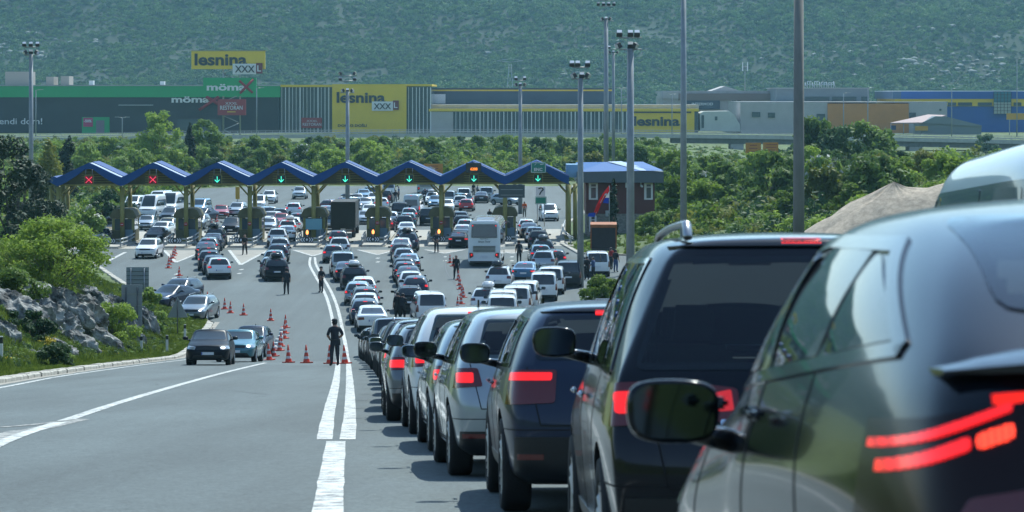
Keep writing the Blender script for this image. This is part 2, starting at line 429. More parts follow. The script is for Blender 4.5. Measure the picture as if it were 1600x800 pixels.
def rounded(poly, r=0.03, n=3):
    out = []
    m_ = len(poly)
    for q in range(m_):
        p0, p1, p2 = Vector(poly[q - 1]), Vector(poly[q]), Vector(poly[(q + 1) % m_])
        a = (p0 - p1); b = (p2 - p1); ra = min(r, a.length * .4, b.length * .4)
        a = p1 + a.normalized() * ra; b = p1 + b.normalized() * ra
        for s in range(n + 1):
            t = s / n; out.append(tuple((1 - t) ** 2 * a + 2 * t * (1 - t) * p1 + t * t * b))
    return out
def inset_poly(poly, d):
    c = Vector((sum(p[0] for p in poly) / len(poly), sum(p[1] for p in poly) / len(poly)))
    P = poly_planes(poly, 'xz'); out = []
    n = len(P)
    for q in range(n):
        (p1, n1), (p2, n2) = P[q - 1], P[q]
        a1, b1, a2, b2 = n1.x, n1.z, n2.x, n2.z; c1 = a1 * p1.x + b1 * p1.z - d; c2 = a2 * p2.x + b2 * p2.z - d
        dt = a1 * b2 - a2 * b1
        if abs(dt) < 1e-6: continue
        out.append(((c1 * b2 - c2 * b1) / dt, (a1 * c2 - a2 * c1) / dt))
    return out

_wheel = {}
def wheel_mesh(r, w, detail):
    key = (r, w, detail)
    if key in _wheel: return _wheel[key]
    n = 40 if detail else 18
    bm = NB(); rr = r * .68
    lathe(bm, [(rr, -w / 2), (r * .93, -w / 2), (r * .985, -w * .40), (r, -w * .3), (r, w * .3), (r * .985, w * .40), (r * .93, w / 2), (rr, w / 2 - .005), (rr, -w / 2)], n, 'X')
    fix(bm); ty = bpy.data.meshes.new('wheel'); bm.to_mesh(ty); bm.free(); ty.materials.append(TYRE)
    bm = NB()
    lathe(bm, [(rr, w / 2 - .01), (rr * .93, w / 2 - .018), (rr * .90, w / 2 - .07)], n, 'X')
    lathe(bm, [(0.001, w / 2 - .02), (.055, w / 2 - .02), (.07, w / 2 - .05)], n, 'X')
    lathe(bm, [(rr * .9, w / 2 - .09), (0.001, w / 2 - .09)], n, 'X', mi=1)
    for s in range(5):
        a = s * 2 * math.pi / 5
        for da in (-.16, .16):
            p0 = Vector((w / 2 - .03, .05 * math.cos(a + da * 3), .05 * math.sin(a + da * 3))); p1 = Vector((w / 2 - .022, rr * .93 * math.cos(a + da), rr * .93 * math.sin(a + da)))
            tube(bm, p0, p1, .018, .022, 6 if detail else 4, False)
    rim = bpy.data.meshes.new('rim'); fix(bm); bm.to_mesh(rim); bm.free(); rim.materials.append(ALLOY); rim.materials.append(BLACK)
    _wheel[key] = (ty, rim); return _wheel[key]

TYPES = {}
def make_car(name, S, label, paint, near=False):
    """one car of a kind: shell with wheel wells, glass, lamps, bumpers, mirrors, plates, wheels, each a child of the car's Empty"""
    L, W, H, st = S['L'], S['W'], S['H'], S['style']; hw = W / 2; g = S.get('g', .2); zb = S['zbr']; zf = S['hood']; rg = S['rg']; cw = S['cowl']; wsr = S.get('wsr', .85)
    root = empty(name, (0, 0, 0)); tag(root, label, S['cat'])
    lv = S.get('lv', 4) if near else 3
    sh = car_shell(S, lv); sm_me = sh.data.copy()        # surface without wells, for cutting patches
    wr = S.get('wr', .33); ya, yf = S.get('ya', .78), L - S.get('yf', .86)
    cb = NB()
    for yy in (ya, yf):
        for s in (-1, 1):
            lathe(cb, [(wr + .05, s * (hw + .3)), (wr + .05, s * (hw - .30))], 32, 'X', c=(0, yy, wr + .01))
    # close the cutter ends
    bmesh.ops.holes_fill(cb, edges=[e for e in cb.edges if len(e.link_faces) == 1]); fix(cb)
    cm = bpy.data.meshes.new('cut'); cb.to_mesh(cm); cb.free(); co = bpy.data.objects.new('cut', cm); COL.objects.link(co)
    md = sh.modifiers.new('b', 'BOOLEAN'); md.operation = 'DIFFERENCE'; md.object = co; md.solver = 'EXACT'
    bake(sh); bpy.data.objects.remove(co)
    if near:   # window openings
        bm = NB(); bm.from_mesh(sh.data)
        op = S['openings'](S); dead = []
        for f in bm.faces:
            c = f.calc_center_median()
            for P in op:
                if all((c - p).dot(n) < -0.03 for p, n in P): dead.append(f); break
        bmesh.ops.delete(bm, geom=dead, context='FACES'); bm.to_mesh(sh.data); bm.free()
    sh.name = 'body'; sh.data.name = 'body'; sh.parent = root; sh.data.materials.clear(); sh.data.materials.append(PAINT[paint]); sh.data.materials.append(BLACK)
    for p in sh.data.polygons:
        p.use_smooth = True
        c = p.center
        for yy in (ya, yf):
            if math.hypot(c.y - yy, c.z - wr - .01) < wr + .055 and abs(c.x) < hw - .0 and (abs(p.normal.x) < .3 or abs(c.x) < hw - .25): p.material_index = 1; p.use_smooth = False
        if c.z < g + .06 and p.normal.z < -.5: p.material_index = 1
    sh.data.set_sharp_from_angle(angle=R(38))
    sh.material_slots[0].link = 'OBJECT'; sh.material_slots[0].material = PAINT[paint]
    def part(nm, planes, off, m, par=root, skirt=.012, nf=None):
        bm = cut_patch(sm_me, planes, off, skirt, nf)
        if bm is None: return None
        if near and nm in ('side_window', 'rear_side_window'):   # real panes are single smooth curves
            ax = 0 if 'side' in nm else 1; P_ = np.array([v.co[:] for v in bm.verts]); u, w = P_[:, 1 - ax], P_[:, 2]
            u0, w0 = u.mean(), w.mean(); u, w = u - u0, w - w0
            A = np.stack([np.ones_like(u), u, w, u * u, u * w, w * w], 1); co_, *_r = np.linalg.lstsq(A, P_[:, ax], rcond=None); fit = A @ co_; sgn = (1 if P_[:, 0].mean() > 0 else -1) if ax == 0 else (1 if nm == 'windscreen' else -1)
            top = (P_[:, ax] - fit) * sgn; d = top.max() * .35
            for v, f_, t_ in zip(bm.verts, fit, top): v.co[ax] = f_ + sgn * (d if t_ > -.006 else d - .012)
            bm.normal_update()
        return obj(nm, bm, m, par)
    van = st in ('van',)
    G1, G2 = (S.get('glass', PRIVACY), GLASST) if near else (GLASS, GLASSL)
    # rear window
    rz0, rz1 = S.get('rwz', (zb + .05, H - .13)); rx0, rx1 = S.get('rwx', (hw * .74, hw * .62))
    P = rounded([(-rx0, rz0), (rx0, rz0), (rx1, rz1), (-rx1, rz1)], .05)
    part('rear_window', pl_xz(P, ymax=S.get('rwy', rg + .45)), .004, G1)
    part('rear_window_surround' if near else 'rear_window_seal', pl_xz(rounded([(-rx0 - .02, rz0 - .02), (rx0 + .02, rz0 - .02), (rx1 + .02, rz1 + .02), (-rx1 - .02, rz1 + .02)], .06), ymax=S.get('rwy', rg + .45)), .0015, GLOSSBLK, skirt=.006) if not near else None
    # windscreen
    P = rounded([(-hw * .74, zf + .06), (hw * .74, zf + .06), (hw * .62, H - .10), (-hw * .62, H - .10)], .06)
    part('windscreen', pl_xz(P, ymin=cw - wsr - .25), .004, G2)
    # side windows
    for s in (-1, 1):
        for nmw, poly in S['sides']:
            part(nmw, pl_yz(rounded(poly, .04, 2), s), .0055, {'side_window': S.get('sideglass1', G2) if near else GLASSL, 'rear_side_window': S.get('sideglass', G1) if near else GLASS, 'pillar_trim': GLOSSBLK}[nmw])
        if not near:
            part('window_surround', pl_yz(rounded(S['dlo'], .05, 2), s), .003, GLOSSBLK, skirt=.006)
        if S.get('cladding', False):
            part('sill_cladding', pl_yz([(ya + wr + .05, g - .02), (yf - wr - .05, g - .02), (yf - wr - .05, g + .17), (ya + wr + .05, g + .17)], s), .006, BLACK)
        else:
            part('sill_trim', pl_yz([(ya + wr + .05, g - .02), (yf - wr - .05, g - .02), (yf - wr - .05, g + .07), (ya + wr + .05, g + .07)], s), .004, BLACK)
    # rear bumper, lamps, plate
    rbz = S.get('rbz', g + .22)
    part('bumper_trim', pl_xz([(-hw * .9, g - .02), (hw * .9, g - .02), (hw * .9, rbz), (-hw * .9, rbz)], ymax=.35), .006, BLACK)
    tl = S['tail']
    for s in (-1, 1):
        P = [(s * x, z) for x, z in tl['poly']]
        lp = part('tail_lamp', pl_xz(rounded(P, .02, 2), ymax=tl.get('y', .30)), .010, S.get('tailm', LAMPRED))
        if lp and 'core' in tl:
            P = [(s * x, z) for x, z in tl['core']]
            part('lamp_core', pl_xz(rounded(P, .015, 2), ymax=tl.get('cy', .22)), .014, LAMPLIT, par=lp, skirt=.006)
        rf = S.get('refl')
        if rf: part('reflector', pl_xz([(s * rf[0], rf[2]), (s * rf[1], rf[2]), (s * rf[1], rf[3]), (s * rf[0], rf[3])], ymax=.3), .009, LAMPRED)
    hb = S.get('hb', (.12, H - .12, H - .095))
    if hb: part('high_brake_lamp', pl_xz([(-hb[0], hb[1]), (hb[0], hb[1]), (hb[0], hb[2]), (-hb[0], hb[2])], ymax=rg + .6), .012, LAMPLIT)
    ry = min(v.co.y for v in sm_me.vertices if abs(v.co.x) < .3 and abs(v.co.z - S['plz']) < .08)
    bm = NB(); box(bm, (0, ry - .006, S['plz']), (.50, .03, .11)); box(bm, (-.225, ry - .022, S['plz']), (.045, .008, .105), mi=1)
    obj('licence_plate', bm, [PLATE, PLATEBLUE], root)
    # front: lamps, grille, lower intake, plate
    hl = S.get('head', [(hw * .56, zf - .34), (hw * 1.0, zf - .30), (hw * 1.0, zf - .17), (hw * .52, zf - .22)])
    for s in (-1, 1):
        part('headlamp', pl_xz(rounded([(s * x, z) for x, z in hl], .02, 2), ymin=L - .48), .008, LAMPCLR)
        bm = NB(); yq = max(v.co.y for v in sm_me.vertices if abs(abs(v.co.x) - hw * .68) < .06 and abs(v.co.z - (zf - .26)) < .06)
        box(bm, (s * hw * .68, yq + .004, zf - .26), (.16, .03, .045)); obj('running_light', bm, LAMPWHT, root)
    part('grille', pl_xz(rounded([(-hw * .50, zf - .34), (hw * .50, zf - .34), (hw * .52, zf - .22), (-hw * .52, zf - .22)], .03, 2), ymin=L - .4), .006, BLACK)
    part('lower_intake', pl_xz(rounded([(-hw * .75, g + .02), (hw * .75, g + .02), (hw * .62, g + .20), (-hw * .62, g + .20)], .03, 2), ymin=L - .4), .006, BLACK)
    fy = max(v.co.y for v in sm_me.vertices if abs(v.co.x) < .3 and abs(v.co.z - (g + .27)) < .06)
    bm = NB(); box(bm, (0, fy + .006, g + .27), (.50, .03, .11)); box(bm, (.225, fy + .022, g + .27), (.045, .008, .105), mi=1); obj('licence_plate', bm, [PLATE, PLATEBLUE], root)
    # wheels
    ty, rim = wheel_mesh(wr, S.get('ww', .215), near)
    for yy in (ya, yf):
        for s in (-1, 1):
            w = bpy.data.objects.new('wheel', ty); COL.objects.link(w); w.parent = root; w.location = (s * (hw - S.get('ww', .215) / 2 - .012), yy, wr)
            w.rotation_euler = (0, 0, 0 if s > 0 else math.pi)
            rr = bpy.data.objects.new('rim', rim); COL.objects.link(rr); rr.parent = w
    # mirrors
    my, mz = S.get('mirror', (cw - .62, zf + .12)); ms = S.get('ms', 1.0)
    for s in (-1, 1):
        bm = NB(); 
        prof = [(-.108, -.062), (-.05, -.078), (.06, -.076), (.104, -.05), (.108, .045), (.07, .072), (-.07, .070), (-.112, .045)]
        c = Vector((s * (hw + .10 * ms), my, mz))
        rings = []
        for (yo, sc) in ((-.045, .93), (-.035, 1.0), (.03, .97), (.08, .72), (.105, .35)):
            rings.append([bm.verts.new(c + Vector((s * x * sc * ms, yo * ms, z * sc * ms))) for x, z in prof])
        for A, B in zip(rings[:-1], rings[1:]):
            for t in range(8): bm.faces.new((A[t], A[(t + 1) % 8], B[(t + 1) % 8], B[t]))
        bm.faces.new(rings[0]); bm.faces.new(rings[-1]); fix(bm)
        for f in bm.faces: f.smooth = True
        sub = near
        mm = obj('mirror', bm, GLOSSBLK if S.get('mblk') else PAINT[paint], root)
        if not S.get('mblk'): mm.material_slots[0].link = 'OBJECT'; mm.material_slots[0].material = PAINT[paint]
        if near: 
            mdf = mm.modifiers.new('s', 'SUBSURF'); mdf.levels = mdf.render_levels = 2; bake(mm)
            if not S.get('mblk'): mm.material_slots[0].link = 'OBJECT'; mm.material_slots[0].material = PAINT[paint]
        bm = NB(); vv = [bm.verts.new(c + Vector((s * x * (.84 if near else .88) * ms, -.051 * ms, z * (.82 if near else .88) * ms))) for x, z in rounded(prof, .02, 2)]; bm.faces.new(vv)
        r_ = bmesh.ops.extrude_face_region(bm, geom=bm.faces[:]); [setattr(v, 'co', v.co + Vector((0, .012, 0))) for v in r_['geom'] if isinstance(v, bmesh.types.BMVert)]; fix(bm)
        obj('mirror_glass', bm, MIRRORG, mm)
        bm = NB(); tube(bm, (s * (hw - .09), my + .03, mz - .08 * ms), (s * (hw + .08 * ms), my + .02, mz - .045 * ms), .034, .026, 8); fix(bm); obj('mirror_arm', bm, GLOSSBLK, mm)
    # roof antenna, wiper
    bm = NB(); prism(bm, [(S.get('any', rg + .55), H - .03), (S.get('any', rg + .55) + .16, H - .03), (S.get('any', rg + .55) + .06, H + .055), (S.get('any', rg + .55), H + .06)], -.012, .012, plane='yz'); fix(bm)
    if not S.get('noant'): obj('roof_antenna', bm, GLOSSBLK, root)
    if S.get('rails'):
        for s in (-1, 1):
            x = s * hw * S.get('railx', .60); zt = S.get('railz', H - .02); y0, y1 = S['rails']; rh = S.get('railh', .05)
            pts = [(x, y0, zt - .035), (x, y0 + .05, zt + rh * .55), (x, y0 + .16, zt + rh), (x, (y0 + y1) / 2, zt + rh + .01), (x, y1 - .2, zt + rh), (x, y1 - .06, zt + rh * .5), (x, y1, zt - .035)]
            bm = NB(); cat = []
            for q in range(len(pts) - 1):
                p0 = Vector(pts[max(q - 1, 0)]); p1 = Vector(pts[q]); p2 = Vector(pts[q + 1]); p3 = Vector(pts[min(q + 2, len(pts) - 1)])
                for t in range(4 if near else 2):
                    u = t / (4 if near else 2); cat.append(.5 * ((2 * p1) + (-p0 + p2) * u + (2 * p0 - 5 * p1 + 4 * p2 - p3) * u * u + (-p0 + 3 * p1 - 3 * p2 + p3) * u ** 3))
            cat.append(Vector(pts[-1])); rv = []
            for q, p in enumerate(cat):
                d = (cat[min(q + 1, len(cat) - 1)] - cat[max(q - 1, 0)]).normalized(); up = Vector((1, 0, 0)).cross(d).normalized(); rw_ = S.get('railw', .018)
                rv.append([bm.verts.new(p + Vector((math.cos(a) * rw_, 0, 0)) + up * math.sin(a) * rw_ * .8) for a in [t * math.pi / 4 for t in range(8)]])
            for A, B in zip(rv[:-1], rv[1:]):
                for t in range(8): bm.faces.new((A[t], A[(t + 1) % 8], B[(t + 1) % 8], B[t])).smooth = True
            bm.faces.new(rv[0]); bm.faces.new(rv[-1]); fix(bm)
            obj('roof_rail', bm, S.get('railm', ALLOY), root)
    if S.get('spoiler'):
        s0 = S['spoiler']
        part('spoiler', pl_xz([(-hw * .66, H - .11), (hw * .66, H - .11), (hw * .62, H + .1), (-hw * .62, H + .1)], ymax=S.get('yb', .1) + rg + .18), .012, GLOSSBLK, skirt=.02)
    if near and S.get('details'): S['details'](S, root, part, sm_me, paint)
    if near:   # cabin: seats and dashboard seen through the glass
        for yy in (1.55, 2.65):
            for x in ((-.40, .40) if yy > 2 else (-.42, .42)):
                bm = NB(); box(bm, (x, yy, .78), (.46, .13, .62), taper=(.85, .8)); box(bm, (x, yy - .01, 1.20), (.25, .09, .17), taper=(.85, .9)); bevel(bm, .03, 2); [setattr(v, 'co', v.co + Vector((0, 0, (H - 1.5) * .5))) for v in bm.verts]
                tube(bm, (x - .05, yy, 1.05), (x - .05, yy, 1.15), .008, n=6); tube(bm, (x + .05, yy, 1.05), (x + .05, yy, 1.15), .008, n=6)
                obj('car_seat', bm, SEAT, root)
        bm = NB(); box(bm, (0, cw - .45, zf - .12), (W * .82, .5, .3)); box(bm, (0, .95, .62), (W * .8, 1.1, .45)); box(bm, (0, L / 2, .33), (W * .84, L * .6, .06)); obj('cabin_lining', bm, SEAT, root)
    _gridc.clear(); bpy.data.meshes.remove(sm_me)
    # rear bumper is y=0 in these coordinates
    CHILDREN[root.name] = list(root.children)
    for c in root.children:
        if c.name not in CHILDREN: CHILDREN[c.name] = list(c.children)
        for c2 in c.children: CHILDREN[c2.name] = []
    return root

def side_set(yr0, yr1, zb0, zf0, cw, wsr, H, yB, yC, top=None):
    """side glass outline and the panes in it: rear quarter/door, pillar, front door"""
    zt = H - .145 if top is None else top
    yA = cw - .20; yT = cw - wsr - .02
    zl = lambda y: lerp(zb0, zf0, (y - yr0) / (yA - yr0))
    dlo = [(yr0, zl(yr0)), (yA, zl(yA)), (yT, zt), (yB, zt + .015), (yr1, zt - .02)]
    front = [(yB + .04, zl(yB) + .02), (yA - .08, zl(yA) + .02), (yT - .03, zt - .02), (yB + .04, zt - .005)]
    rear = [(yC + .03, zl(yC) + .02), (yB - .04, zl(yB) + .02), (yB - .04, zt - .005), (max(yC, yr1) + .03, zt - .02)]
    out = [('side_window', front), ('rear_side_window', rear)]
    if yC - yr0 > .12: out.append(('rear_side_window', [(yr0 + .04, zl(yr0) + .02), (yC - .03, zl(yC) + .02), (max(yC, yr1 + .05) - .03, zt - .03), (yr1 + .03, zt - .05)]))
    return dlo, out
def openings(S):
    hw = S['W'] / 2; H = S['H']; zf = S['hood']; out = []
    rx0, rx1 = S.get('rwx', (hw * .74, hw * .62)); rz0, rz1 = S.get('rwz', (S['zbr'] + .05, H - .13))
    out.append(pl_xz([(-rx0, rz0), (rx0, rz0), (rx1, rz1), (-rx1, rz1)], ymax=S.get('rwy', S['rg'] + .45)))
    out.append(pl_xz([(-hw * .74, zf + .06), (hw * .74, zf + .06), (hw * .62, H - .10), (-hw * .62, H - .10)], ymin=S['cowl'] - S.get('wsr', .85) - .25))
    for s in (-1, 1):
        for nm, poly in S['sides']: out.append(pl_yz(poly, s))
    return out
def spec(**k):
    S = dict(k); d, sd = side_set(*[S.pop('sd')[i] for i in range(0)] ) if False else (None, None)
    return S
def mk_spec(style, L, W, H, zbr, hood, rg, cowl, tail, plz, cat, sd, **kw):
    S = dict(style=style, L=L, W=W, H=H, zbr=zbr, hood=hood, rg=rg, cowl=cowl, tail=tail, plz=plz, cat=cat, openings=openings, **kw)
    yr0, yr1, zb0, zf0, yB, yC = sd
    S['dlo'], S['sides'] = side_set(yr0, yr1, zb0, zf0, cowl, S.get('wsr', .85), H, yB, yC, S.get('dtop'))
    return S
def tail(x0, x1, z0, z1, core=True, slope=0.03, y=.34):
    d = dict(poly=[(x0, z0 + slope), (x1, z0), (x1, z1), (x0 + .02, z1)], y=y)
    if core: d['core'] = [(x0 + .05, z0 + .05 + slope), (x1 - .06, z0 + .05), (x1 - .06, z1 - .03), (x0 + .06, z1 - .03)]
    return d
SPECS = {
    'hatch': mk_spec('hatch', 4.15, 1.78, 1.46, .98, .95, .46, 3.12, tail(.58, 1.0, .74, .96), .56, 'hatchback', (.62, .98, .97, .98, 1.98, 1.0), mblk=True),
    'compact': mk_spec('hatch', 4.30, 1.80, 1.45, .96, .96, .52, 3.24, tail(.50, 1.0, .76, .92), .82, 'hatchback', (.72, 1.1, .97, .98, 2.06, 1.12), spoiler=1),
    'suv': mk_spec('hatch', 4.45, 1.85, 1.64, 1.10, 1.08, .38, 3.35, tail(.60, 1.0, .84, 1.06), .72, 'suv', (.45, .72, 1.09, 1.10, 2.12, 1.05), g=.24, wr=.36, cladding=True, rails=(.75, 2.3), mblk=True, rbz=.52, spoiler=1),
    'crossover': mk_spec('hatch', 4.25, 1.80, 1.56, 1.06, 1.03, .40, 3.18, tail(.56, 1.0, .82, 1.00), .70, 'crossover', (.52, .82, 1.06, 1.06, 2.0, 1.02), g=.22, wr=.34, cladding=True, rbz=.50, spoiler=1),
    'wagon': mk_spec('hatch', 4.65, 1.82, 1.48, .98, .97, .42, 3.5, tail(.56, 1.0, .76, .98), .66, 'estate car', (.45, .75, .98, .98, 2.45, 1.35), rails=(.7, 2.45)),
    'sedan': mk_spec('sedan', 4.65, 1.82, 1.43, .95, .95, .75, 3.45, tail(.50, 1.0, .72, .90), .70, 'saloon car', (.98, 1.28, .97, .97, 2.32, 1.42), deck=1.02, decklen=.62, hb=(.14, 1.30, 1.325), rwz=(1.07, 1.31), rwx=(.66, .52), rwy=1.9, tailcrease=.5),
    'minivan': mk_spec('minivan', 4.75, 1.88, 1.86, 1.08, 1.12, .16, 3.95, tail(.78, 1.0, .72, 1.16), .78, 'van', (.30, .38, 1.09, 1.13, 2.7, 1.35), g=.22, wr=.34, tumble=.45, wsr=1.0, rwx=(.70, .64), dtop=1.66, mirror=(3.35, 1.28), ms=1.25, mblk=True),
    'van': mk_spec('van', 5.9, 2.0, 2.55, 1.15, 1.22, .12, 5.1, tail(.84, 1.02, .80, 1.30), .62, 'van', (.40, .46, 1.28, 1.30, 3.9, 2.0), g=.26, wr=.35, tumble=.35, wsr=.95, dtop=1.95, rwz=(1.30, 1.95), rwx=(.72, .66), mirror=(4.55, 1.5), ms=1.5, mblk=True, hb=(.12, 2.42, 2.45)),
}

def strip_poly(a, b, w=.006):
    a, b = Vector(a), Vector(b); d = (b - a).normalized(); n = Vector((-d.y, d.x)) * w / 2
    return [tuple(a + n), tuple(b + n), tuple(b - n), tuple(a - n)]
def seams(S, root, part, sm_me, paint, handle='body'):
    """shut lines, door handles and fuel flap of a car close to the camera"""
    hw = S['W'] / 2; H = S['H']; zb = S['zbr']; zf = S['hood']; cw = S['cowl']; g = S.get('g', .2); ya = S.get('ya', .78); wr = S.get('wr', .33)
    yB = S['dlo'][3][0]; yC = [p for n, p in S['sides']][1][0][0]
    for s in (-1, 1):
        for a, b in (((yB, g + .12), (yB, H - .13)), ((cw - .05, g + .12), (cw - .12, zf - .02)), ((ya + wr + .12, g + .16), (ya + wr + .09, zb * .62)), ((ya + wr + .09, zb * .62), (yC - .06, zb - .02)), ((ya + wr + .12, g + .12), (cw - .05, g + .12))):
            part('door_gap', pl_yz(strip_poly(a, b, .009), s), .0016, GAP, skirt=.004)
        for y in (yB - .22, cw - 1.05 if cw - 1.05 > yB + .75 else yB + .80):
            xs = [abs(v.co.x) for v in sm_me.vertices if abs(v.co.y - y) < .12 and abs(v.co.z - (zb - .13)) < .05]
            x = max(xs); bm = NB(); box(bm, (s * (x + .018), y, zb - .13), (.03, .20, .032)); bevel(bm, .01, 2)
            hm = PAINT[paint] if handle == 'body' else CHROME
            obj('door_handle', bm, hm, root, smooth=True)
    for s in (-1, 1):   # rubber frame round the side glass
        d = S['dlo']
        for a, b in zip(d, d[1:] + d[:1]): part('window_frame', pl_yz(strip_poly(a, b, .03), s), .0075, GLOSSBLK, skirt=.008)
    part('bumper_gap', pl_xz(strip_poly((-hw, S.get('bgap', S['plz'] - .13)), (hw, S.get('bgap', S['plz'] - .13)), .008), ymax=.6), .0016, GAP, skirt=.004)
    bm = NB(); yq = min(v.co.y for v in sm_me.vertices if abs(v.co.x) < .15 and abs(v.co.z - (S['plz'] + .19)) < .06); lathe(bm, [(.001, 0), (.045, 0), (.045, .012), (.001, .012)], 18, 'Y', c=(0, yq - .012, S['plz'] + .19)); fix(bm); obj('badge', bm, CHROME, root)
    z0, z1 = S.get('gate', (g + .42, zb))
    w0, w1 = hw * .70, hw * .80
    for s in (-1, 1):
        part('tailgate_gap', pl_xz(strip_poly((s * w0, z0), (s * w1, z1), .009), ymax=.4), .0016, GAP, skirt=.004)
    part('tailgate_gap', pl_xz(strip_poly((-w0, z0), (w0, z0), .009), ymax=.4), .0016, GAP, skirt=.004)
    y = S.get('wipy', S.get('yb', .1) - .005); zw = S.get('rwz', (zb + .05, 0))[0] + .03
    bm = NB(); box(bm, (.02, y + .02, zw), (.46, .02, .03)); box(bm, (.25, y + .02, zw - .01), (.08, .06, .07)); fix(bm); obj('rear_wiper', bm, BLACK, root)

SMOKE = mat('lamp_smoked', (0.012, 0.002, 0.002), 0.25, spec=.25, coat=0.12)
led(LAMPHOT, 26, .7, 3.2)
LAMPHALF = mat('lamp_red_glow', (0.5, 0.012, 0.01), 0.15, coat=.8, emit=(1.0, 0.02, 0.02), estr=.35)
def det_fastback(S, root, part, sm_me, paint):
    seams(S, root, part, sm_me, paint)
    hw = S['W'] / 2
    for s in (-1, 1):
        lp = [c for c in root.children if c.name.startswith('tail_lamp')][0 if s < 0 else 1]
        q = lambda pts: [(s * x, z) for x, z in pts]
        part('lamp_bar', pl_xz(rounded(q([(.70, 1.158), (.94, 1.060), (.94, 1.074), (.70, 1.173)]), .01, 2), ymax=.50), .016, LAMPLIT, par=lp, skirt=.006)
        part('lamp_block', pl_xz(rounded(q([(.77, 1.092), (.93, 1.022), (.93, 1.040), (.77, 1.115)]), .01, 2), ymax=.42), .016, LAMPLIT, par=lp, skirt=.006)
        part('lamp_core', pl_xz(rounded(q([(.70, 1.112), (.762, 1.090), (.762, 1.116), (.70, 1.138)]), .01, 2), ymax=.34), .018, LAMPHOT, par=lp, skirt=.006)
        part('lamp_reflector', pl_xz(rounded(q([(.64, .975), (.80, .975), (.78, 1.01), (.66, 1.03)]), .01, 2), ymax=.34), .015, LAMPRED, par=lp, skirt=.006)
    part('tailgate_dark_reflection', pl_xz(rounded([(-.575, .93), (.575, .93), (.60, 1.20), (-.60, 1.20)], .03, 2), ymax=.36), .006, SMOKE)  # dark matte panel painting in the rear's dark reflection
    part('bumper_panel', pl_xz(rounded([(-.93, .60), (.93, .60), (.93, .885), (-.93, .885)], .03, 2), ymax=.30), .004, mat('bumper_dark', (.006, .008, .010), .5, spec=.2))
    # lip spoiler across the screen's foot, with the light blade under it
    bm = NB(); n = 24; rows = []
    for t in range(n + 1):
        x = lerp(-hw * .88, hw * .88, t / n); e = abs(x) / (hw * .88); y0 = .02 + .20 * e ** 2.6; z = 1.275 - .045 * e ** 2
        q_ = 1 - .85 * e ** 8; rows.append([bm.verts.new((x, y0 + (dy * q_ if dy < .1 else dy), z + dz * q_)) for dy, dz in ((.30, .03), (.06, .025), (-.035, .0), (-.03, -.02), (.06, -.05), (.22, -.07))])
    for A, B in zip(rows[:-1], rows[1:]):
        for k in range(6): f = bm.faces.new((A[k], A[(k + 1) % 6], B[(k + 1) % 6], B[k])); f.smooth = True
    bm.faces.new(rows[0]); bm.faces.new(rows[-1]); fix(bm)
    o = obj('tail_spoiler', bm, GLOSSBLK, root); o.data.set_sharp_from_angle(angle=R(50))
    bm = NB(); rows = []
    for t in range(n + 1):
        x = lerp(-hw * .80, hw * .80, t / n); e = abs(x) / (hw * .88); y0 = .02 + .20 * e ** 2.6; z = 1.215 - .045 * e ** 2
        rows.append([bm.verts.new((x, y0 + dy, z + dz)) for dy, dz in ((.05, .012), (-.022, .012), (-.022, -.012), (.05, -.012))])
    for A, B in zip(rows[:-1], rows[1:]):
        for k in range(4): bm.faces.new((A[k], A[(k + 1) % 4], B[(k + 1) % 4], B[k]))
    bm.faces.new(rows[0]); bm.faces.new(rows[-1]); fix(bm); obj('light_blade', bm, LAMPLIT, root)
def det_suv(S, root, part, sm_me, paint):
    seams(S, root, part, sm_me, paint, 'chrome')
    hw = S['W'] / 2
    for s in (-1, 1):
        lp = [c for c in root.children if c.name.startswith('tail_lamp')][0 if s < 0 else 1]
        q = lambda pts: [(s * x, z) for x, z in pts]
        part('lamp_core', pl_xz(rounded(q([(.76, .965), (.81, .965), (.815, 1.005), (.765, 1.01)]), .01, 2), ymax=.3), .018, LAMPHOT, par=lp, skirt=.006)
        part('lamp_inner', pl_xz(rounded(q([(.36, .955), (.43, .95), (.44, 1.03), (.37, 1.045)]), .01, 2), ymax=.3), .014, LAMPHALF, par=lp, skirt=.006)
    part('chrome_strip', pl_xz(rounded([(-.42, .885), (.42, .885), (.42, .915), (-.42, .915)], .01, 2), ymax=.3), .02, CHROME)
    for s in (-1, 1):
        pass
        d = S['dlo']
        for a, b in zip(d[2:], d[3:] + d[:1]):
            part('window_chrome', pl_yz(strip_poly(a, b, .022), s), .008, CHROME, skirt=.008)
def det_plain(S, root, part, sm_me, paint): seams(S, root, part, sm_me, paint)
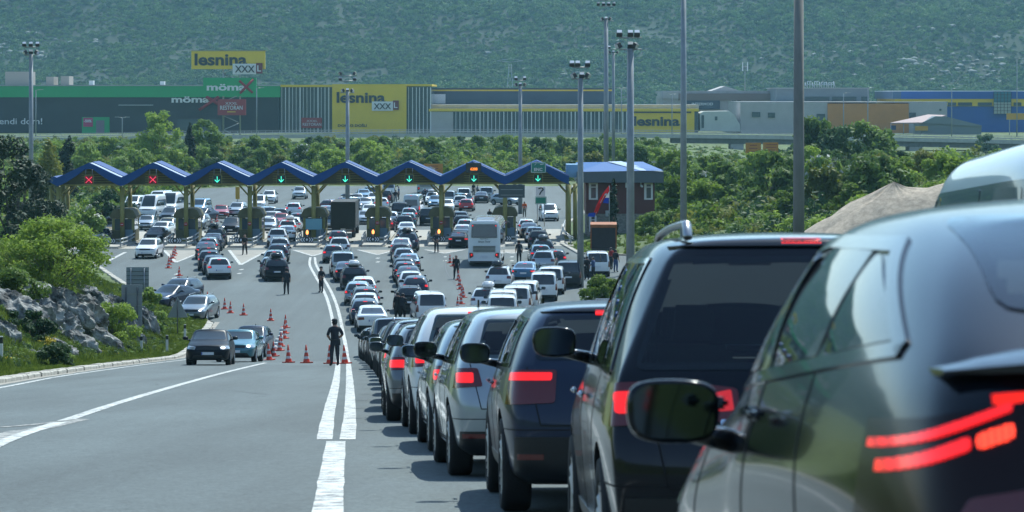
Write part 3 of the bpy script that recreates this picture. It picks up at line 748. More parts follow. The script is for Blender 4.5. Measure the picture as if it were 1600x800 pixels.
NEAR = {
    'fastback': mk_spec('hatch', 4.36, 1.83, 1.62, 1.24, 1.09, .92, 3.30, dict(poly=[(.58, .95), (.955, .93), (.955, 1.12), (.60, 1.19)], y=.56), .78, 'hatchback', (.55, 1.22, 1.265, 1.15, 2.14, 1.40), dtop=1.50, haunch=(.94, .83, .67), railcrease=.2, crease=.3, mirror=(2.62, 1.10), g=.2, wr=.35, noant=1, ms=1.15, rwz=(1.335, 1.54), rwx=(.66, .60), rwy=1.8, cladding=True, rbz=.6, tailcrease=.7, refl=None, hb=None, tailm=SMOKE, details=det_fastback, gate=(.66, 1.1), sideglass=GLASS, sideglass1=GLASS, any=1.5),
    'tall_suv': mk_spec('hatch', 4.65, 1.86, 1.79, 1.12, 1.13, .46, 3.5, dict(poly=[(.34, .91), (.95, .885), (.95, 1.07), (.62, 1.085), (.34, 1.05)], core=[(.72, .945), (.87, .94), (.87, 1.035), (.73, 1.04)], y=.42, cy=.3), .76, 'suv', (.50, .85, 1.12, 1.14, 2.25, 1.12), g=.24, wr=.37, cladding=True, noant=1, corner=.955, cornercrease=.5, rails=(.62, 2.5), rwx=(.79, .60), rwz=(1.13, 1.64), railh=.035, railw=.022, railx=.55, railz=1.76, hb=(.09, 1.69, 1.715), rbz=.58, spoiler=1, details=det_suv, gate=(.62, 1.08), mblk=False, ms=1.12, tailcrease=.35),
    'small_crossover': mk_spec('hatch', 4.15, 1.78, 1.55, 1.05, 1.02, .36, 3.12, dict(poly=[(.52, .80), (.95, .78), (.95, 1.03), (.50, 1.03)], core=[(.54, .955), (.86, .955), (.86, 1.01), (.53, 1.01)], y=.30, cy=.3), .74, 'crossover', (.50, .80, 1.06, 1.06, 1.98, 1.0), g=.22, wr=.345, cladding=True, rbz=.56, spoiler=1, refl=(.60, .78, .40, .44), details=det_plain, hb=(.2, 1.42, 1.45), ms=1.15, mblk=True),
    'family_hatch': mk_spec('hatch', 4.28, 1.80, 1.47, .97, .97, .46, 3.22, dict(poly=[(.52, .76), (.95, .75), (.95, .94), (.56, .94)], core=[(.60, .79), (.84, .79), (.84, .90), (.60, .90)], y=.32, cy=.3), .62, 'hatchback', (.62, .98, .98, .98, 2.02, 1.05), refl=(.55, .80, .36, .40), details=det_plain, spoiler=1, ms=1.05),
    'people_hatch': mk_spec('hatch', 4.30, 1.82, 1.55, 1.02, 1.02, .42, 3.30, dict(poly=[(.62, .82), (.95, .80), (.95, .98), (.66, .98)], core=[(.70, .85), (.84, .85), (.84, .94), (.70, .94)], y=.32, cy=.3), .66, 'hatchback', (.55, .88, 1.03, 1.03, 2.02, 1.05), refl=(.55, .80, .36, .40), details=det_plain, ms=1.1, mblk=True),
    'white_suv': mk_spec('hatch', 4.45, 1.85, 1.66, 1.12, 1.08, .38, 3.32, dict(poly=[(.46, .88), (.95, .86), (.95, 1.07), (.50, 1.07)], core=[(.60, .92), (.84, .91), (.84, 1.00), (.62, 1.00)], y=.32, cy=.3), .74, 'suv', (.50, .80, 1.12, 1.12, 2.12, 1.08), g=.23, wr=.355, rbz=.56, details=det_plain, spoiler=None, hb=(.16, 1.53, 1.555), mblk=True, ms=1.1, cladding=True),
}
# ------------------------------------------------------------------ ground
KERB_L = [(0, -9.6), (20, -10.3), (40, -11.3), (73, -13.1), (84, -13.9), (110, -15.4), (135, -16.5), (158, -17.1), (172, -17.8), (180, -20.5), (195, -25.0), (209, -28.3), (225, -32.0), (243, -36.5), (262, -42.0), (330, -46), (420, -46), (440, -30)]
EDGE_R = [(0, 9.5), (60, 9.5), (120, 9.2), (185, 8.6), (198, 15.5), (240, 15.5), (246, 5.6), (262, 4.4), (300, 5.2), (330, 8.0), (440, 9.0)]
Y_END = 432
def kl(y): return interp(KERB_L, y)
def er(y): return interp(EDGE_R, y)
def gz(x, y):
    """terrain height"""
    base = zr(y) if y < Y_END else 0.0
    L_, R_ = kl(y), er(y)
    n = noise.noise(Vector((x * .11, y * .05, 1.3))) + .45 * noise.noise(Vector((x * .35, y * .2, 7)))
    if y < Y_END and L_ < x < R_: return base - 0.25
    z = base + .10
    if x <= L_ and y < Y_END:
        d = L_ - x
        hump = sm((d - .8) / 8.5) * (5.0 * sm((200 - y) / 55)) * (1 - .75 * sm((92 - y) / 60))
        z += hump * (1 + .22 * n) + sm(d / 3) * .25 * n + sm((d - 14) / 30) * 2.0
        if d < 1.5: z = lerp(base - .25, z, sm(d / .35)) if d < .35 else z
    if x >= R_ and y < Y_END:
        d = x - R_
        z += sm((d - 1) / 6) * .5 * (1 + n) + sm((d - 4) / 40) * 3.2
        if d < .35: z = lerp(base - .25, z, sm(d / .35))
    if y > 405 or abs(x) > 30:
        k = sm((y - 425) / 200); z = max(z, 4.6 * k + .3 * n * k) if y > 425 else z
        if y > 425: z = (lerp(3.3, .3, sm((x - 20) / 50)) * k + .3 * n * sm((y - 425) / 30) + .1 * (1 - k)) * (1 - .5 * sm((y - 650) / 45))
    if y > 712: z = lerp(z, 3.2, sm((y - 712) / 30))
    return z
def axis(*segs):
    out = []
    for a, b, s in segs:
        n = max(1, int(round((b - a) / s)))
        out += [a + (b - a) * t / n for t in range(n)]
    return out + [segs[-1][1]]
_gz0 = gz
def gz(x, y):  # adds unseen ridges behind and beside the camera to darken car reflections
    z = _gz0(x, y)
    if y < 60:
        off = max(sm((kl(y) - 4 - x) / 14), sm((x - er(y) - 4) / 14), sm((-190 - y) / 30)); z += 22 * sm((-(y + 25)) / 90) * off * (1 + .3 * noise.noise(Vector((x * .02, y * .02, 3))))
    if y < 260 and x > 45: z += 16 * sm((x - 45) / 90) * sm((260 - y) / 80)
    if y < 220 and x < -34: z += 2.5 * sm((-34 - x) / 60) * sm((220 - y) / 60)
    return z
ys = axis((-320, -40, 14), (-40, 40, 4), (40, 200, 1.6), (200, 440, 2.5), (440, 760, 6), (760, 1500, 40), (1500, 3600, 150))
xs = axis((-1500, -200, 90), (-200, -60, 6), (-60, -9, .7), (-9, 9, 1.5), (9, 30, .8), (30, 200, 6), (200, 1500, 90))
bm = NB(); grid = [[bm.verts.new((x, y, gz(x, y))) for x in xs] for y in ys]
for a, b in zip(grid[:-1], grid[1:]):
    for i in range(len(xs) - 1): bm.faces.new((a[i], a[i + 1], b[i + 1], b[i])).smooth = True
GRASS = mat('grass_soil', (0.085, 0.12, 0.035), 0.95, var=0.55, vscale=0.6, bump=0.6, bscale=6)
g = struct(obj('ground', bm, GRASS)); g['label'] = 'grassy ground beside the road'

# asphalt sheet: procedural ageing, wheel tracks, grain
def asphalt_mat(name, c=(0.080, 0.102, 0.104)):
    m = mat(name, c, 0.82); nt = m.node_tree; b = nt.nodes['Principled BSDF']
    tc = nt.nodes.new('ShaderNodeTexCoord')
    def nz(scale, det, sc=None, rough=.6):
        mp = nt.nodes.new('ShaderNodeMapping'); nt.links.new(tc.outputs['Object'], mp.inputs[0])
        if sc: mp.inputs['Scale'].default_value = sc
        n = nt.nodes.new('ShaderNodeTexNoise'); n.inputs['Scale'].default_value = scale; n.inputs['Detail'].default_value = det; n.inputs['Roughness'].default_value = rough
        nt.links.new(mp.outputs[0], n.inputs[0]); return n.outputs[0]
    def mr(x, a, b_, lo, hi):
        q = nt.nodes.new('ShaderNodeMapRange'); nt.links.new(x, q.inputs[0]); q.inputs[1].default_value = a; q.inputs[2].default_value = b_; q.inputs[3].default_value = lo; q.inputs[4].default_value = hi; return q.outputs[0]
    def mul(a, b_):
        q = nt.nodes.new('ShaderNodeMath'); q.operation = 'MULTIPLY'; nt.links.new(a, q.inputs[0]); nt.links.new(b_, q.inputs[1]); return q.outputs[0]
    k = mul(mul(mr(nz(.55, 6, (1, .03, 1)), .32, .68, .78, 1.18), mr(nz(.16, 5, (1, .5, 1)), .3, .7, .88, 1.12)), mul(mr(nz(26, 4, None, .9), .34, .66, .55, 1.45), mr(nz(9, 5, (1, .5, 1), .85), .34, .66, .80, 1.20)))
    k = mul(k, mr(nz(1.3, 9, (1, .35, 1), .8), .57, .70, 1.0, .72))
    vm = nt.nodes.new('ShaderNodeVectorMath'); vm.operation = 'SCALE'; vm.inputs[0].default_value = c; nt.links.new(k, vm.inputs['Scale']); nt.links.new(vm.outputs[0], b.inputs['Base Color'])
    bp = nt.nodes.new('ShaderNodeBump'); bp.inputs['Strength'].default_value = .5; bp.inputs['Distance'].default_value = .008; nt.links.new(nz(70, 3), bp.inputs['Height']); nt.links.new(bp.outputs[0], b.inputs['Normal'])
    return m
ASPH = asphalt_mat('asphalt')
bm = NB(); rows = []
for y in axis((-180, -20, 8), (-20, 240, 1), (240, Y_END, 3)):
    L_, R_ = kl(y), er(y); rows.append([bm.verts.new((L_ + (R_ - L_) * t / 12, y, zr(y))) for t in range(13)])
for a, b in zip(rows[:-1], rows[1:]):
    for i in range(12): bm.faces.new((a[i], a[i + 1], b[i + 1], b[i])).smooth = True
struct(obj('road', bm, ASPH))

CONC = mat('kerb_concrete', (0.40, 0.38, 0.33), 0.9, var=0.25, vscale=2.5, bump=0.5, bscale=15)
def kerb_run(name, pts, w=.42, h=.14):
    """kerb stones along a polyline on the carriageway edge"""
    bm = NB(); L = 0; q = []
    for (x0, y0), (x1, y1) in zip(pts[:-1], pts[1:]):
        d = math.hypot(x1 - x0, y1 - y0); n = max(1, int(d / 1.0))
        for t in range(n): q.append((x0 + (x1 - x0) * t / n, y0 + (y1 - y0) * t / n))
    q.append(pts[-1])
    for (x0, y0), (x1, y1) in zip(q[:-1], q[1:]):
        a = Vector((x0, y0, zr(y0))); b = Vector((x1, y1, zr(y1))); d = (b - a); L = d.length; d.normalize(); n = Vector((d.y, -d.x, 0)).normalized()
        a2 = a + d * .012; b2 = b - d * .012; jz = random.uniform(-.012, .012); jx = n * random.uniform(-.02, .02)
        vs_ = []
        for p in (a2, b2):
            for (o, z) in ((-w / 2, -.2), (-w / 2 + .02, h - .03), (-w / 2 + .05, h), (w / 2 - .05, h), (w / 2, h - .04), (w / 2, -.2)): vs_.append(bm.verts.new(p + n * o + jx + Vector((0, 0, z + jz))))
        for k in range(5): bm.faces.new((vs_[k], vs_[k + 1], vs_[k + 7], vs_[k + 6]))
        bm.faces.new(vs_[:6]); bm.faces.new(vs_[6:])
    fix(bm); return struct(obj(name, bm, CONC))
# tar-sealed cracks and a patched strip on the nearer carriageway
def crack(pts, w, name='road_crack'):
    pass
kerb_run('kerb_verge', [(kl(y) - .15, y) for y in range(14, 262, 6)])
kerb_run('kerb_plaza', [(er(y) + .15, y) for y in (186, 192, 198, 215, 240, 246, 254, 262, 280, 300, 330, 360, 400, 430)])
# sandy gutter strip between kerb and road, wearing away in patches
m = mat('gutter_grit', (0.30, 0.28, 0.24), 0.95, var=0.35, vscale=1.2)
bm = NB(); pr = None
for y in axis((20, 172, 1.5),):
    a = bm.verts.new((kl(y) + .06, y, zr(y) + .005)); b = bm.verts.new((kl(y) + .32 + .14 * noise.noise(Vector((0, y * .4, 0))), y, zr(y) + .005))
    if pr: bm.faces.new((pr[0], pr[1], b, a))
    pr = (a, b)
struct(obj('gutter_strip', bm, m))

# painted lines, given by their pixels in the photograph and laid on the carriageway
def paint_mat(name, c, wear=.5):
    m = mat(name, c, 0.7); nt = m.node_tree; b = nt.nodes['Principled BSDF']; out = nt.nodes['Material Output']
    tc = nt.nodes.new('ShaderNodeTexCoord'); n = nt.nodes.new('ShaderNodeTexNoise'); n.inputs['Scale'].default_value = 5; n.inputs['Detail'].default_value = 9; n.inputs['Roughness'].default_value = .75
    nt.links.new(tc.outputs['Object'], n.inputs[0])
    cr = nt.nodes.new('ShaderNodeValToRGB'); cr.color_ramp.elements[0].position = wear - .17; cr.color_ramp.elements[1].position = wear - .06
    cr.color_ramp.elements[0].color = (.14, .145, .142, 1); cr.color_ramp.elements[1].color = (*c, 1); nt.links.new(n.outputs[0], cr.inputs[0]); nt.links.new(cr.outputs[0], b.inputs['Base Color'])
    return m
LINE = paint_mat('road_paint', (0.56, 0.57, 0.54), .585)
FAINT = paint_mat('old_road_paint', (0.42, 0.41, 0.37), .64)
def line_strip(name, pts, w, m=None, lift=.006, wobble=.0):
    """pts in world x,y"""
    bm = NB(); q = []
    for p0, p1 in zip(pts[:-1], pts[1:]):
        d = math.hypot(p1[0] - p0[0], p1[1] - p0[1]); n = max(1, int(d / 1.0))
        for t in range(n): q.append(Vector((p0[0] + (p1[0] - p0[0]) * t / n, p0[1] + (p1[1] - p0[1]) * t / n)))
    q.append(Vector(pts[-1])); pr = None
    for i, p in enumerate(q):
        d = (q[min(i + 1, len(q) - 1)] - q[max(i - 1, 0)]).normalized(); n = Vector((d.y, -d.x)); ww = w(p.y) if callable(w) else w
        ww *= 1 + wobble * noise.noise(Vector((p.x, p.y, 3)))
        a = p - n * ww / 2; b = p + n * ww / 2
        A = bm.verts.new((a.x, a.y, zr(a.y) + lift)); B = bm.verts.new((b.x, b.y, zr(b.y) + lift))
        if pr: bm.faces.new((pr[0], A, B, pr[1]))
        pr = (A, B)
    fix(bm)
    for f in bm.faces:
        if f.normal.z < 0: f.normal_flip()
    return struct(obj(name, bm, m or LINE))
def smooth_pts(P, n=6):
    out = []
    for i in range(len(P) - 1):
        p0, p1, p2, p3 = [Vector(P[max(0, min(len(P) - 1, i + k))]) for k in (-1, 0, 1, 2)]
        for t in range(n):
            u = t / n; out.append(tuple(.5 * ((2 * p1) + (-p0 + p2) * u + (2 * p0 - 5 * p1 + 4 * p2 - p3) * u * u + (-p0 + 3 * p1 - 3 * p2 + p3) * u ** 3)))
    return out + [tuple(P[-1])]
def px2w(P): return [at(x, y).xy[:] for x, y in P]
line_strip('road_marking_edge', smooth_pts([(-9.0, 20), (-10.6, 45)] + px2w([(0, 606), (90, 589), (180, 576), (240, 568)]) + [(-16.0, 150)]), .16)
line_strip('road_marking_lane', smooth_pts([(-3.6, 8), (-4.6, 20)] + px2w([(0, 693), (100, 658), (200, 625), (300, 596), (360, 580), (415, 567)])), .20, wobble=.15)
line_strip('road_marking_dotted_old', smooth_pts(px2w([(0, 668), (60, 663), (125, 655)])), .16, FAINT)
line_strip('road_marking_old', smooth_pts([(-4.9, 18)] + px2w([(0, 683), (60, 670), (125, 655)])), .30, FAINT, lift=.004)
# the solid pair of lines that runs into the plaza
DLA = [(-.85, 8), (-1.28, 19.5), (-1.45, 22)] + px2w([(507, 690)])
line_strip('road_marking_solid', smooth_pts([(-.62, 6), (-.95, 14)] + px2w([(512, 800), (518, 745), (525, 690)])), .225, wobble=.1)
line_strip('road_marking_double_near', smooth_pts(px2w([(507, 687), (515, 640), (526, 590), (528, 560), (523, 520), (515, 480), (506, 455), (492, 430), (484, 414), (485, 402)])), lambda y: .195, wobble=.12)
line_strip('road_marking_double_far', smooth_pts(px2w([(543, 687), (547, 640), (546, 590), (543, 560), (536, 520), (527, 480), (517, 455), (503, 430), (494, 414), (492, 402)])), lambda y: .195, wobble=.12)
line_strip('road_marking_plaza_edge', px2w([(196, 394), (165, 410)]), .3)
# crack across the plaza
m = mat('crack_sealant', (0.03, 0.03, 0.03), 0.5)
line_strip('road_crack', smooth_pts(px2w([(684, 390), (694, 404), (698, 425), (712, 445), (722, 470), (728, 500)])), .07, m)
# white tapers in front of the booth islands, with their tip dashes
for cx, tip in ((189, 0), (289, 425), (389, 418), (489, 400), (590, 398), (695, 396), (800, 396)):
    if not tip: continue
    w_ = 31 if cx > 300 else 33; y0 = 391 - .004 * (cx - 289) * .5
    T_ = (cx + (10 if cx < 300 else 0) + (-14 if cx == 389 else 0), tip)
    if cx == 389: T_ = (376, 414)
    if cx == 289: T_ = (275, 410)
    a, b, c = at(cx - w_, y0), at(cx + w_, y0), at(*T_)
    bm = NB(); f = bm.faces.new([bm.verts.new((p.x, p.y, zr(p.y) + .004)) for p in (a, c, b)]); fix(bm)
    if bm.faces[:][0].normal.z < 0: bm.faces[:][0].normal_flip()
    struct(obj('road_marking_taper_fill', bm, mat('taper_grit', (0.30, 0.285, 0.25), .9, var=.2, vscale=1)))
    line_strip('road_marking_taper', [a.xy[:], c.xy[:]], .26, lift=.008); line_strip('road_marking_taper', [b.xy[:], c.xy[:]], .26, lift=.012)
    for k in (0, 1):
        p = at(T_[0] - k * 3 - 1, tip + 4 + k * 6) if cx < 560 else at(T_[0] - 1, tip + 6 + k * 6)
        if cx != 489: line_strip('road_marking_dash', [(p.x, p.y), (p.x + .1, p.y + 1.2)], .28)

TAR = mat('tar_seal', (0.028, 0.030, 0.030), .55)
rnd = random.Random(17)
for (x0, y0, ln, ang) in ((-5.2, 58, 12, 1.45), (-9.5, 66, 9, 1.5), (-7.2, 95, 16, 1.5), (-10.6, 118, 14, 1.6), (-1.0, 205, 20, 1.7), (-14, 215, 22, 1.4)):
    P = [(x0, y0)]; a = ang
    for q in range(9): a += rnd.uniform(-.28, .28); P.append((P[-1][0] + math.cos(a) * ln / 9, P[-1][1] + math.sin(a) * ln / 9))
    line_strip('road_crack', P, .028 if y0 < 100 else .06, TAR, lift=.003)
# ------------------------------------------------------------------ mountain with its wood, and the air in front of it
def hz(x, y):
    r = 60 * noise.noise(Vector((x * .0022, y * .0015, 4))) + 22 * noise.noise(Vector((x * .007, y * .006, 9))) + 8 * noise.noise(Vector((x * .02, y * .02, 2)))
    u = (y - 1700) + r * 1.2 + x * .06
    return 2 + .30 * max(0, u) + sm(u / 200) * r * .55 - .25 * max(0, y - 2190)  # slope out of view is flattened so car glass reflects pale sky
hys = axis((1640, 1760, 20), (1760, 2260, 9), (2260, 3300, 60)); hxs = axis((-1500, -520, 70), (-520, 520, 9), (520, 1500, 70))
bm = NB(); grid = [[bm.verts.new((x, y, hz(x, y))) for x in hxs] for y in hys]
for a, b in zip(grid[:-1], grid[1:]):
    for i in range(len(hxs) - 1): bm.faces.new((a[i], a[i + 1], b[i + 1], b[i])).smooth = True
m = mat('scrub_hillside', (0.012, 0.027, 0.012), .95, var=.4, vscale=.012)
nt = m.node_tree
hill = struct(obj('hill', bm, m)); hill['label'] = 'green wooded mountainside behind the stores'
WOOD = leaf_mat('hill_leaves', (0.014, 0.055, 0.014), (0.100, 0.205, 0.035), scale=.009, trans=.25)
ROCK = mat('limestone', (0.33, 0.33, 0.31), .9, var=.35, vscale=1.8, bump=.9, bscale=7)
def bush_blob(seed, r=1.0, n=2, rough=.35, flat=.8):
    rnd = random.Random(seed); bm = NB(); bmesh.ops.create_icosphere(bm, subdivisions=n, radius=r)
    for v in bm.verts:
        v.co *= 1 + rough * noise.noise(v.co * 2.1 + Vector((seed * 9, 0, 0))) + rnd.uniform(-.16, .16); v.co.z *= flat
    return bm
def scatter(name, pts, meshes, kind='stuff', label=None):
    """one object: points carrying size, turn and tilt, each wearing one of a few small meshes"""
    me = bpy.data.meshes.new(name); me.from_pydata([p[0] for p in pts], [], [])
    a = me.attributes.new('sz', 'FLOAT_VECTOR', 'POINT'); a.data.foreach_set('vector', [c for p in pts for c in p[1]])
    a = me.attributes.new('rt', 'FLOAT_VECTOR', 'POINT'); a.data.foreach_set('vector', [c for p in pts for c in p[2]])
    a = me.attributes.new('pick', 'INT', 'POINT'); a.data.foreach_set('value', [p[3] for p in pts])
    o = bpy.data.objects.new(name, me); COL.objects.link(o)
    ng = bpy.data.node_groups.new(name, 'GeometryNodeTree'); ng.interface.new_socket('Geometry', in_out='INPUT', socket_type='NodeSocketGeometry'); ng.interface.new_socket('Geometry', in_out='OUTPUT', socket_type='NodeSocketGeometry')
    N, Lk = ng.nodes, ng.links
    gi, go = N.new('NodeGroupInput'), N.new('NodeGroupOutput'); iop = N.new('GeometryNodeInstanceOnPoints'); g2i = N.new('GeometryNodeGeometryToInstance')
    def attr(n, t):
        q = N.new('GeometryNodeInputNamedAttribute'); q.data_type = t; q.inputs[0].default_value = n; return [s for s in q.outputs if s.enabled][0]
    src_col = bpy.data.collections.new(name + '_source')
    for k, mm in enumerate(meshes): so = bpy.data.objects.new(name + '_shape', mm); src_col.objects.link(so)
    ci = N.new('GeometryNodeCollectionInfo'); ci.inputs['Collection'].default_value = src_col; ci.inputs['Separate Children'].default_value = True
    Lk.new(gi.outputs[0], iop.inputs['Points']); Lk.new(ci.outputs[0], iop.inputs['Instance']); iop.inputs['Pick Instance'].default_value = True
    Lk.new(attr('pick', 'INT'), iop.inputs['Instance Index']); Lk.new(attr('sz', 'FLOAT_VECTOR'), iop.inputs['Scale']); Lk.new(attr('rt', 'FLOAT_VECTOR'), iop.inputs['Rotation'])
    Lk.new(iop.outputs[0], go.inputs[0])
    md = o.modifiers.new('scatter', 'NODES'); md.node_group = ng
    o['kind'] = kind
    if label: o['label'] = label
    return o
def mesh_of(bm, m, name='m'):
    me = bpy.data.meshes.new(name); bm.to_mesh(me); bm.free()
    for x in (m if isinstance(m, (list, tuple)) else [m]): me.materials.append(x)
    return me
def leaf_cluster(bm, c, r, n, size, rnd, flat=.8, mi=0, up=.3):
    for _ in range(n):
        d = Vector((rnd.gauss(0, 1), rnd.gauss(0, 1), rnd.gauss(0, 1))).normalized(); q = rnd.random() ** .4
        p = Vector(c) + Vector((d.x * r * q, d.y * r * q, d.z * r * q * flat)); nn = (d + Vector((rnd.gauss(0, .6), rnd.gauss(0, .6), rnd.gauss(0, .6) + up))).normalized()
        a = nn.orthogonal().normalized(); a.rotate(Matrix.Rotation(rnd.random() * 6.28, 3, nn)); b = nn.cross(a); s = size * rnd.uniform(.6, 1.3)
        vs_ = [bm.verts.new(p + a * s * x + b * s * y * .62) for x, y in ((-1, 0), (-.2, -.8), (.9, -.25), (1, .3), (0, .8))]
        f = bm.faces.new(vs_); f.material_index = mi
far_bush = []
for k in range(5):
    bm = NB(); rnd = random.Random(k)
    for _ in range(7):
        c = Vector((rnd.uniform(-.7, .7), rnd.uniform(-.7, .7), rnd.uniform(.1, .8))); leaf_cluster(bm, c, .55, 26, .20, rnd)
    far_bush.append(mesh_of(bm, WOOD, 'bush'))
rnd = random.Random(3); pts = []
while len(pts) < 56000:
    y = rnd.uniform(1690, 2230); x = rnd.uniform(-.195 * y, .195 * y); z = hz(x, y)
    if z < 3: continue
    dn = noise.noise(Vector((x * .012, y * .012, 5))) + .5 * noise.noise(Vector((x * .04, y * .04, 5)))
    if rnd.random() > 1.05 + dn * .9: continue
    s = rnd.uniform(.9, 2.6) * (1 + .5 * dn)
    pts.append(((x, y, z), (s, s, s * rnd.uniform(.75, 1.15)), (0, 0, rnd.uniform(0, 6.28)), rnd.randrange(5)))
scatter('hillside_wood', pts, far_bush, label='dense green scrub wood covering the mountainside')
bm = NB(); rnd = random.Random(5)
for (cx, cyy, n, sp) in ((10, 72, 60, 55), (1490, 105, 70, 60), (760, 115, 14, 25), (1540, 130, 24, 50), (860, 100, 20, 100), (1440, 50, 16, 60), (1300, 90, 12, 60)):
    for _ in range(n):
        px, py = rnd.gauss(cx, sp), rnd.gauss(cyy, sp * .22)
        if py < 3: continue
        y = 1730.0
        for _i in range(90):
            if CY0 - (hz((px - 800) * y / F, y) - CAMZ) * F / y < py: break
            y += 5
        x = (px - 800) * y / F; b0 = len(bm.verts); s = rnd.uniform(.5, 1.5)
        nb = bmesh.ops.create_icosphere(bm, subdivisions=1, radius=s)
        for v in nb['verts']: v.co = Vector((v.co.x * 1.9, v.co.y * 1.4, v.co.z * .8)) * (1 + rnd.uniform(-.25, .25)) + Vector((x, y, hz(x, y) + s * .5))
o = obj('hillside_rocks', bm, mat('hill_rock', (0.30, 0.30, 0.28), .95, var=.2, vscale=.4)); stuff(o); o['label'] = 'pale limestone outcrops scattered on the mountainside'

# the air: even, pale, from just behind the camera to beyond the mountain
bm = NB(); box(bm, (0, 1540, 440), (3400, 3900, 894))
hm = bpy.data.materials.new('haze'); hm.use_nodes = True; nt = hm.node_tree; nt.nodes.clear()
vo = nt.nodes.new('ShaderNodeVolumePrincipled'); oo = nt.nodes.new('ShaderNodeOutputMaterial'); nt.links.new(vo.outputs[0], oo.inputs['Volume'])
vo.inputs['Color'].default_value = (0.40, 0.82, 1.0, 1); vo.inputs['Density'].default_value = HAZE; vo.inputs['Anisotropy'].default_value = 0.25
hz_o = obj('haze', bm, hm); stuff(hz_o); hz_o['label'] = 'thin bluish air between the road and the mountain'

# ------------------------------------------------------------------ stores and workshops beyond the viaduct
BY = 800.0
def bx_px(bm, x0, x1, y0, y1, Y=BY, depth=40, zmin=3.0, mi=0):
    """box whose front face covers the given pixels at distance Y"""
    a = wp(x0, y0, Y); b = wp(x1, y1, Y); zb_ = b.z if y1 < 205 else zmin
    box(bm, ((a.x + b.x) / 2, Y + depth / 2, (a.z + zb_) / 2), (b.x - a.x, depth, a.z - zb_), mi=mi)
def px_txt(name, s, x0, x1, ybase, ytop, m, parent, Y, weight=0.0, ang=0.0, depth=.05):
    """lettering whose width and cap height follow the photograph"""
    p = wp(x0, ybase, Y); w = (x1 - x0) * Y / F; h = (ybase - ytop) * Y / F
    o = text_mesh(name, s, h / .70, depth, m, parent, (p.x, p.y, p.z), rot=(R(90), ang, 0), weight=weight, width=w); return o
def seg(name, m, parent, x0, x1, y0, y1, Y, depth, tilt=None):
    bm = NB(); bx_px(bm, x0, x1, y0, y1, Y, depth); return obj(name, bm, m, parent)
WGRN = mat('green_cladding', (0.008, 0.34, 0.11), .5, var=.06, vscale=.2); WBLK = mat('charcoal_cladding', (0.018, 0.022, 0.027), .6, var=.12, vscale=.3)
YEL = mat('yellow_cladding', (0.76, 0.53, 0.03), .55, var=.05, vscale=.2); NAVY = mat('blue_grey_cladding', (0.045, 0.065, 0.10), .5, var=.08, vscale=.2)
WHT = mat('sign_white', (0.72, 0.73, 0.74), .5); INK = mat('sign_dark', (0.02, 0.024, 0.028), .5); REDS = mat('sign_red', (0.30, 0.02, 0.025), .5); DKRED = mat('sign_wine', (0.16, 0.02, 0.03), .5)
ROOFG = mat('roof_gravel', (0.34, 0.35, 0.35), .9, var=.2, vscale=.4); GREYW = mat('grey_render', (0.42, 0.40, 0.39), .85, var=.1, vscale=.3); STEEL = mat('galvanised_steel', (0.33, 0.35, 0.36), .45, metal=.7, var=.12, vscale=3)
GLF = mat('store_glass', (0.05, 0.075, 0.09), .12, spec=.6); PINK = mat('poster_pink', (0.5, 0.03, 0.14), .6); ORNG = mat('orange_render', (0.54, 0.23, 0.06), .8, var=.1, vscale=.2)
# green and charcoal furniture store
root = empty('furniture_store', wp(200, 205, BY)); tag(root, 'long charcoal store with a bright green band along its roofline', 'store')
def ch(o): o.parent = root; o.matrix_parent_inverse = Matrix.Translation(-root.location); return o
def C_(*a, **k): return ch(seg(*a, **k))
C_('wall', WBLK, None, -70, 436, 152, 215, BY, 60)
C_('fascia', WGRN, None, -72, 438, 134.5, 152, BY - .6, 61)
C_('roof', ROOFG, None, -74, 438, 132.6, 134.5, BY - .8, 62)
for x0, x1, y0, y1 in ((8, 48, 112, 133), (72, 84, 120, 133), (95, 108, 119, 133)): C_('roof_plant', mat('plant_beige', (.36, .33, .29), .8), None, x0, x1, y0, y1, BY + 30, 8)
for x0, y0 in ((139, 126), (250, 127)): C_('skylight', WHT, None, x0, x0 + 7, y0, 133, BY + 10, 2)
C_('entrance_glass', GLF, None, 277, 346, 186, 215, BY - .3, 1)
C_('awning', STEEL, None, 185, 238, 163.5, 165, BY - 2, 2)
C_('poster', WGRN, None, 128, 171, 183, 207, BY - .4, .4); C_('poster_panel', PINK, None, 130, 145, 184, 198, BY - .5, .3); C_('poster_panel', mat('poster_grey', (.2, .17, .2), .6), None, 150, 163, 188, 206, BY - .5, .3)
ch(px_txt('lettering', 'trendi dom!', -14, 66, 194, 184.5, WHT, None, BY - .25, weight=.01))
ch(px_txt('lettering', 'möma', 268, 327, 160, 150, WHT, None, BY - .8, weight=.08))
bm = NB()
for a, b in (((311, 172), (342, 151)), ((322, 151), (347, 166))):
    p, q = wp(*a, BY - 1), wp(*b, BY - 1); tube(bm, p, q, .55, .55, 4)
ch(obj('lettering_cross', bm, REDS))
ch(px_txt('poster_text', '-50%', 131, 143, 191, 187, WHT, None, BY - .9, weight=.03))
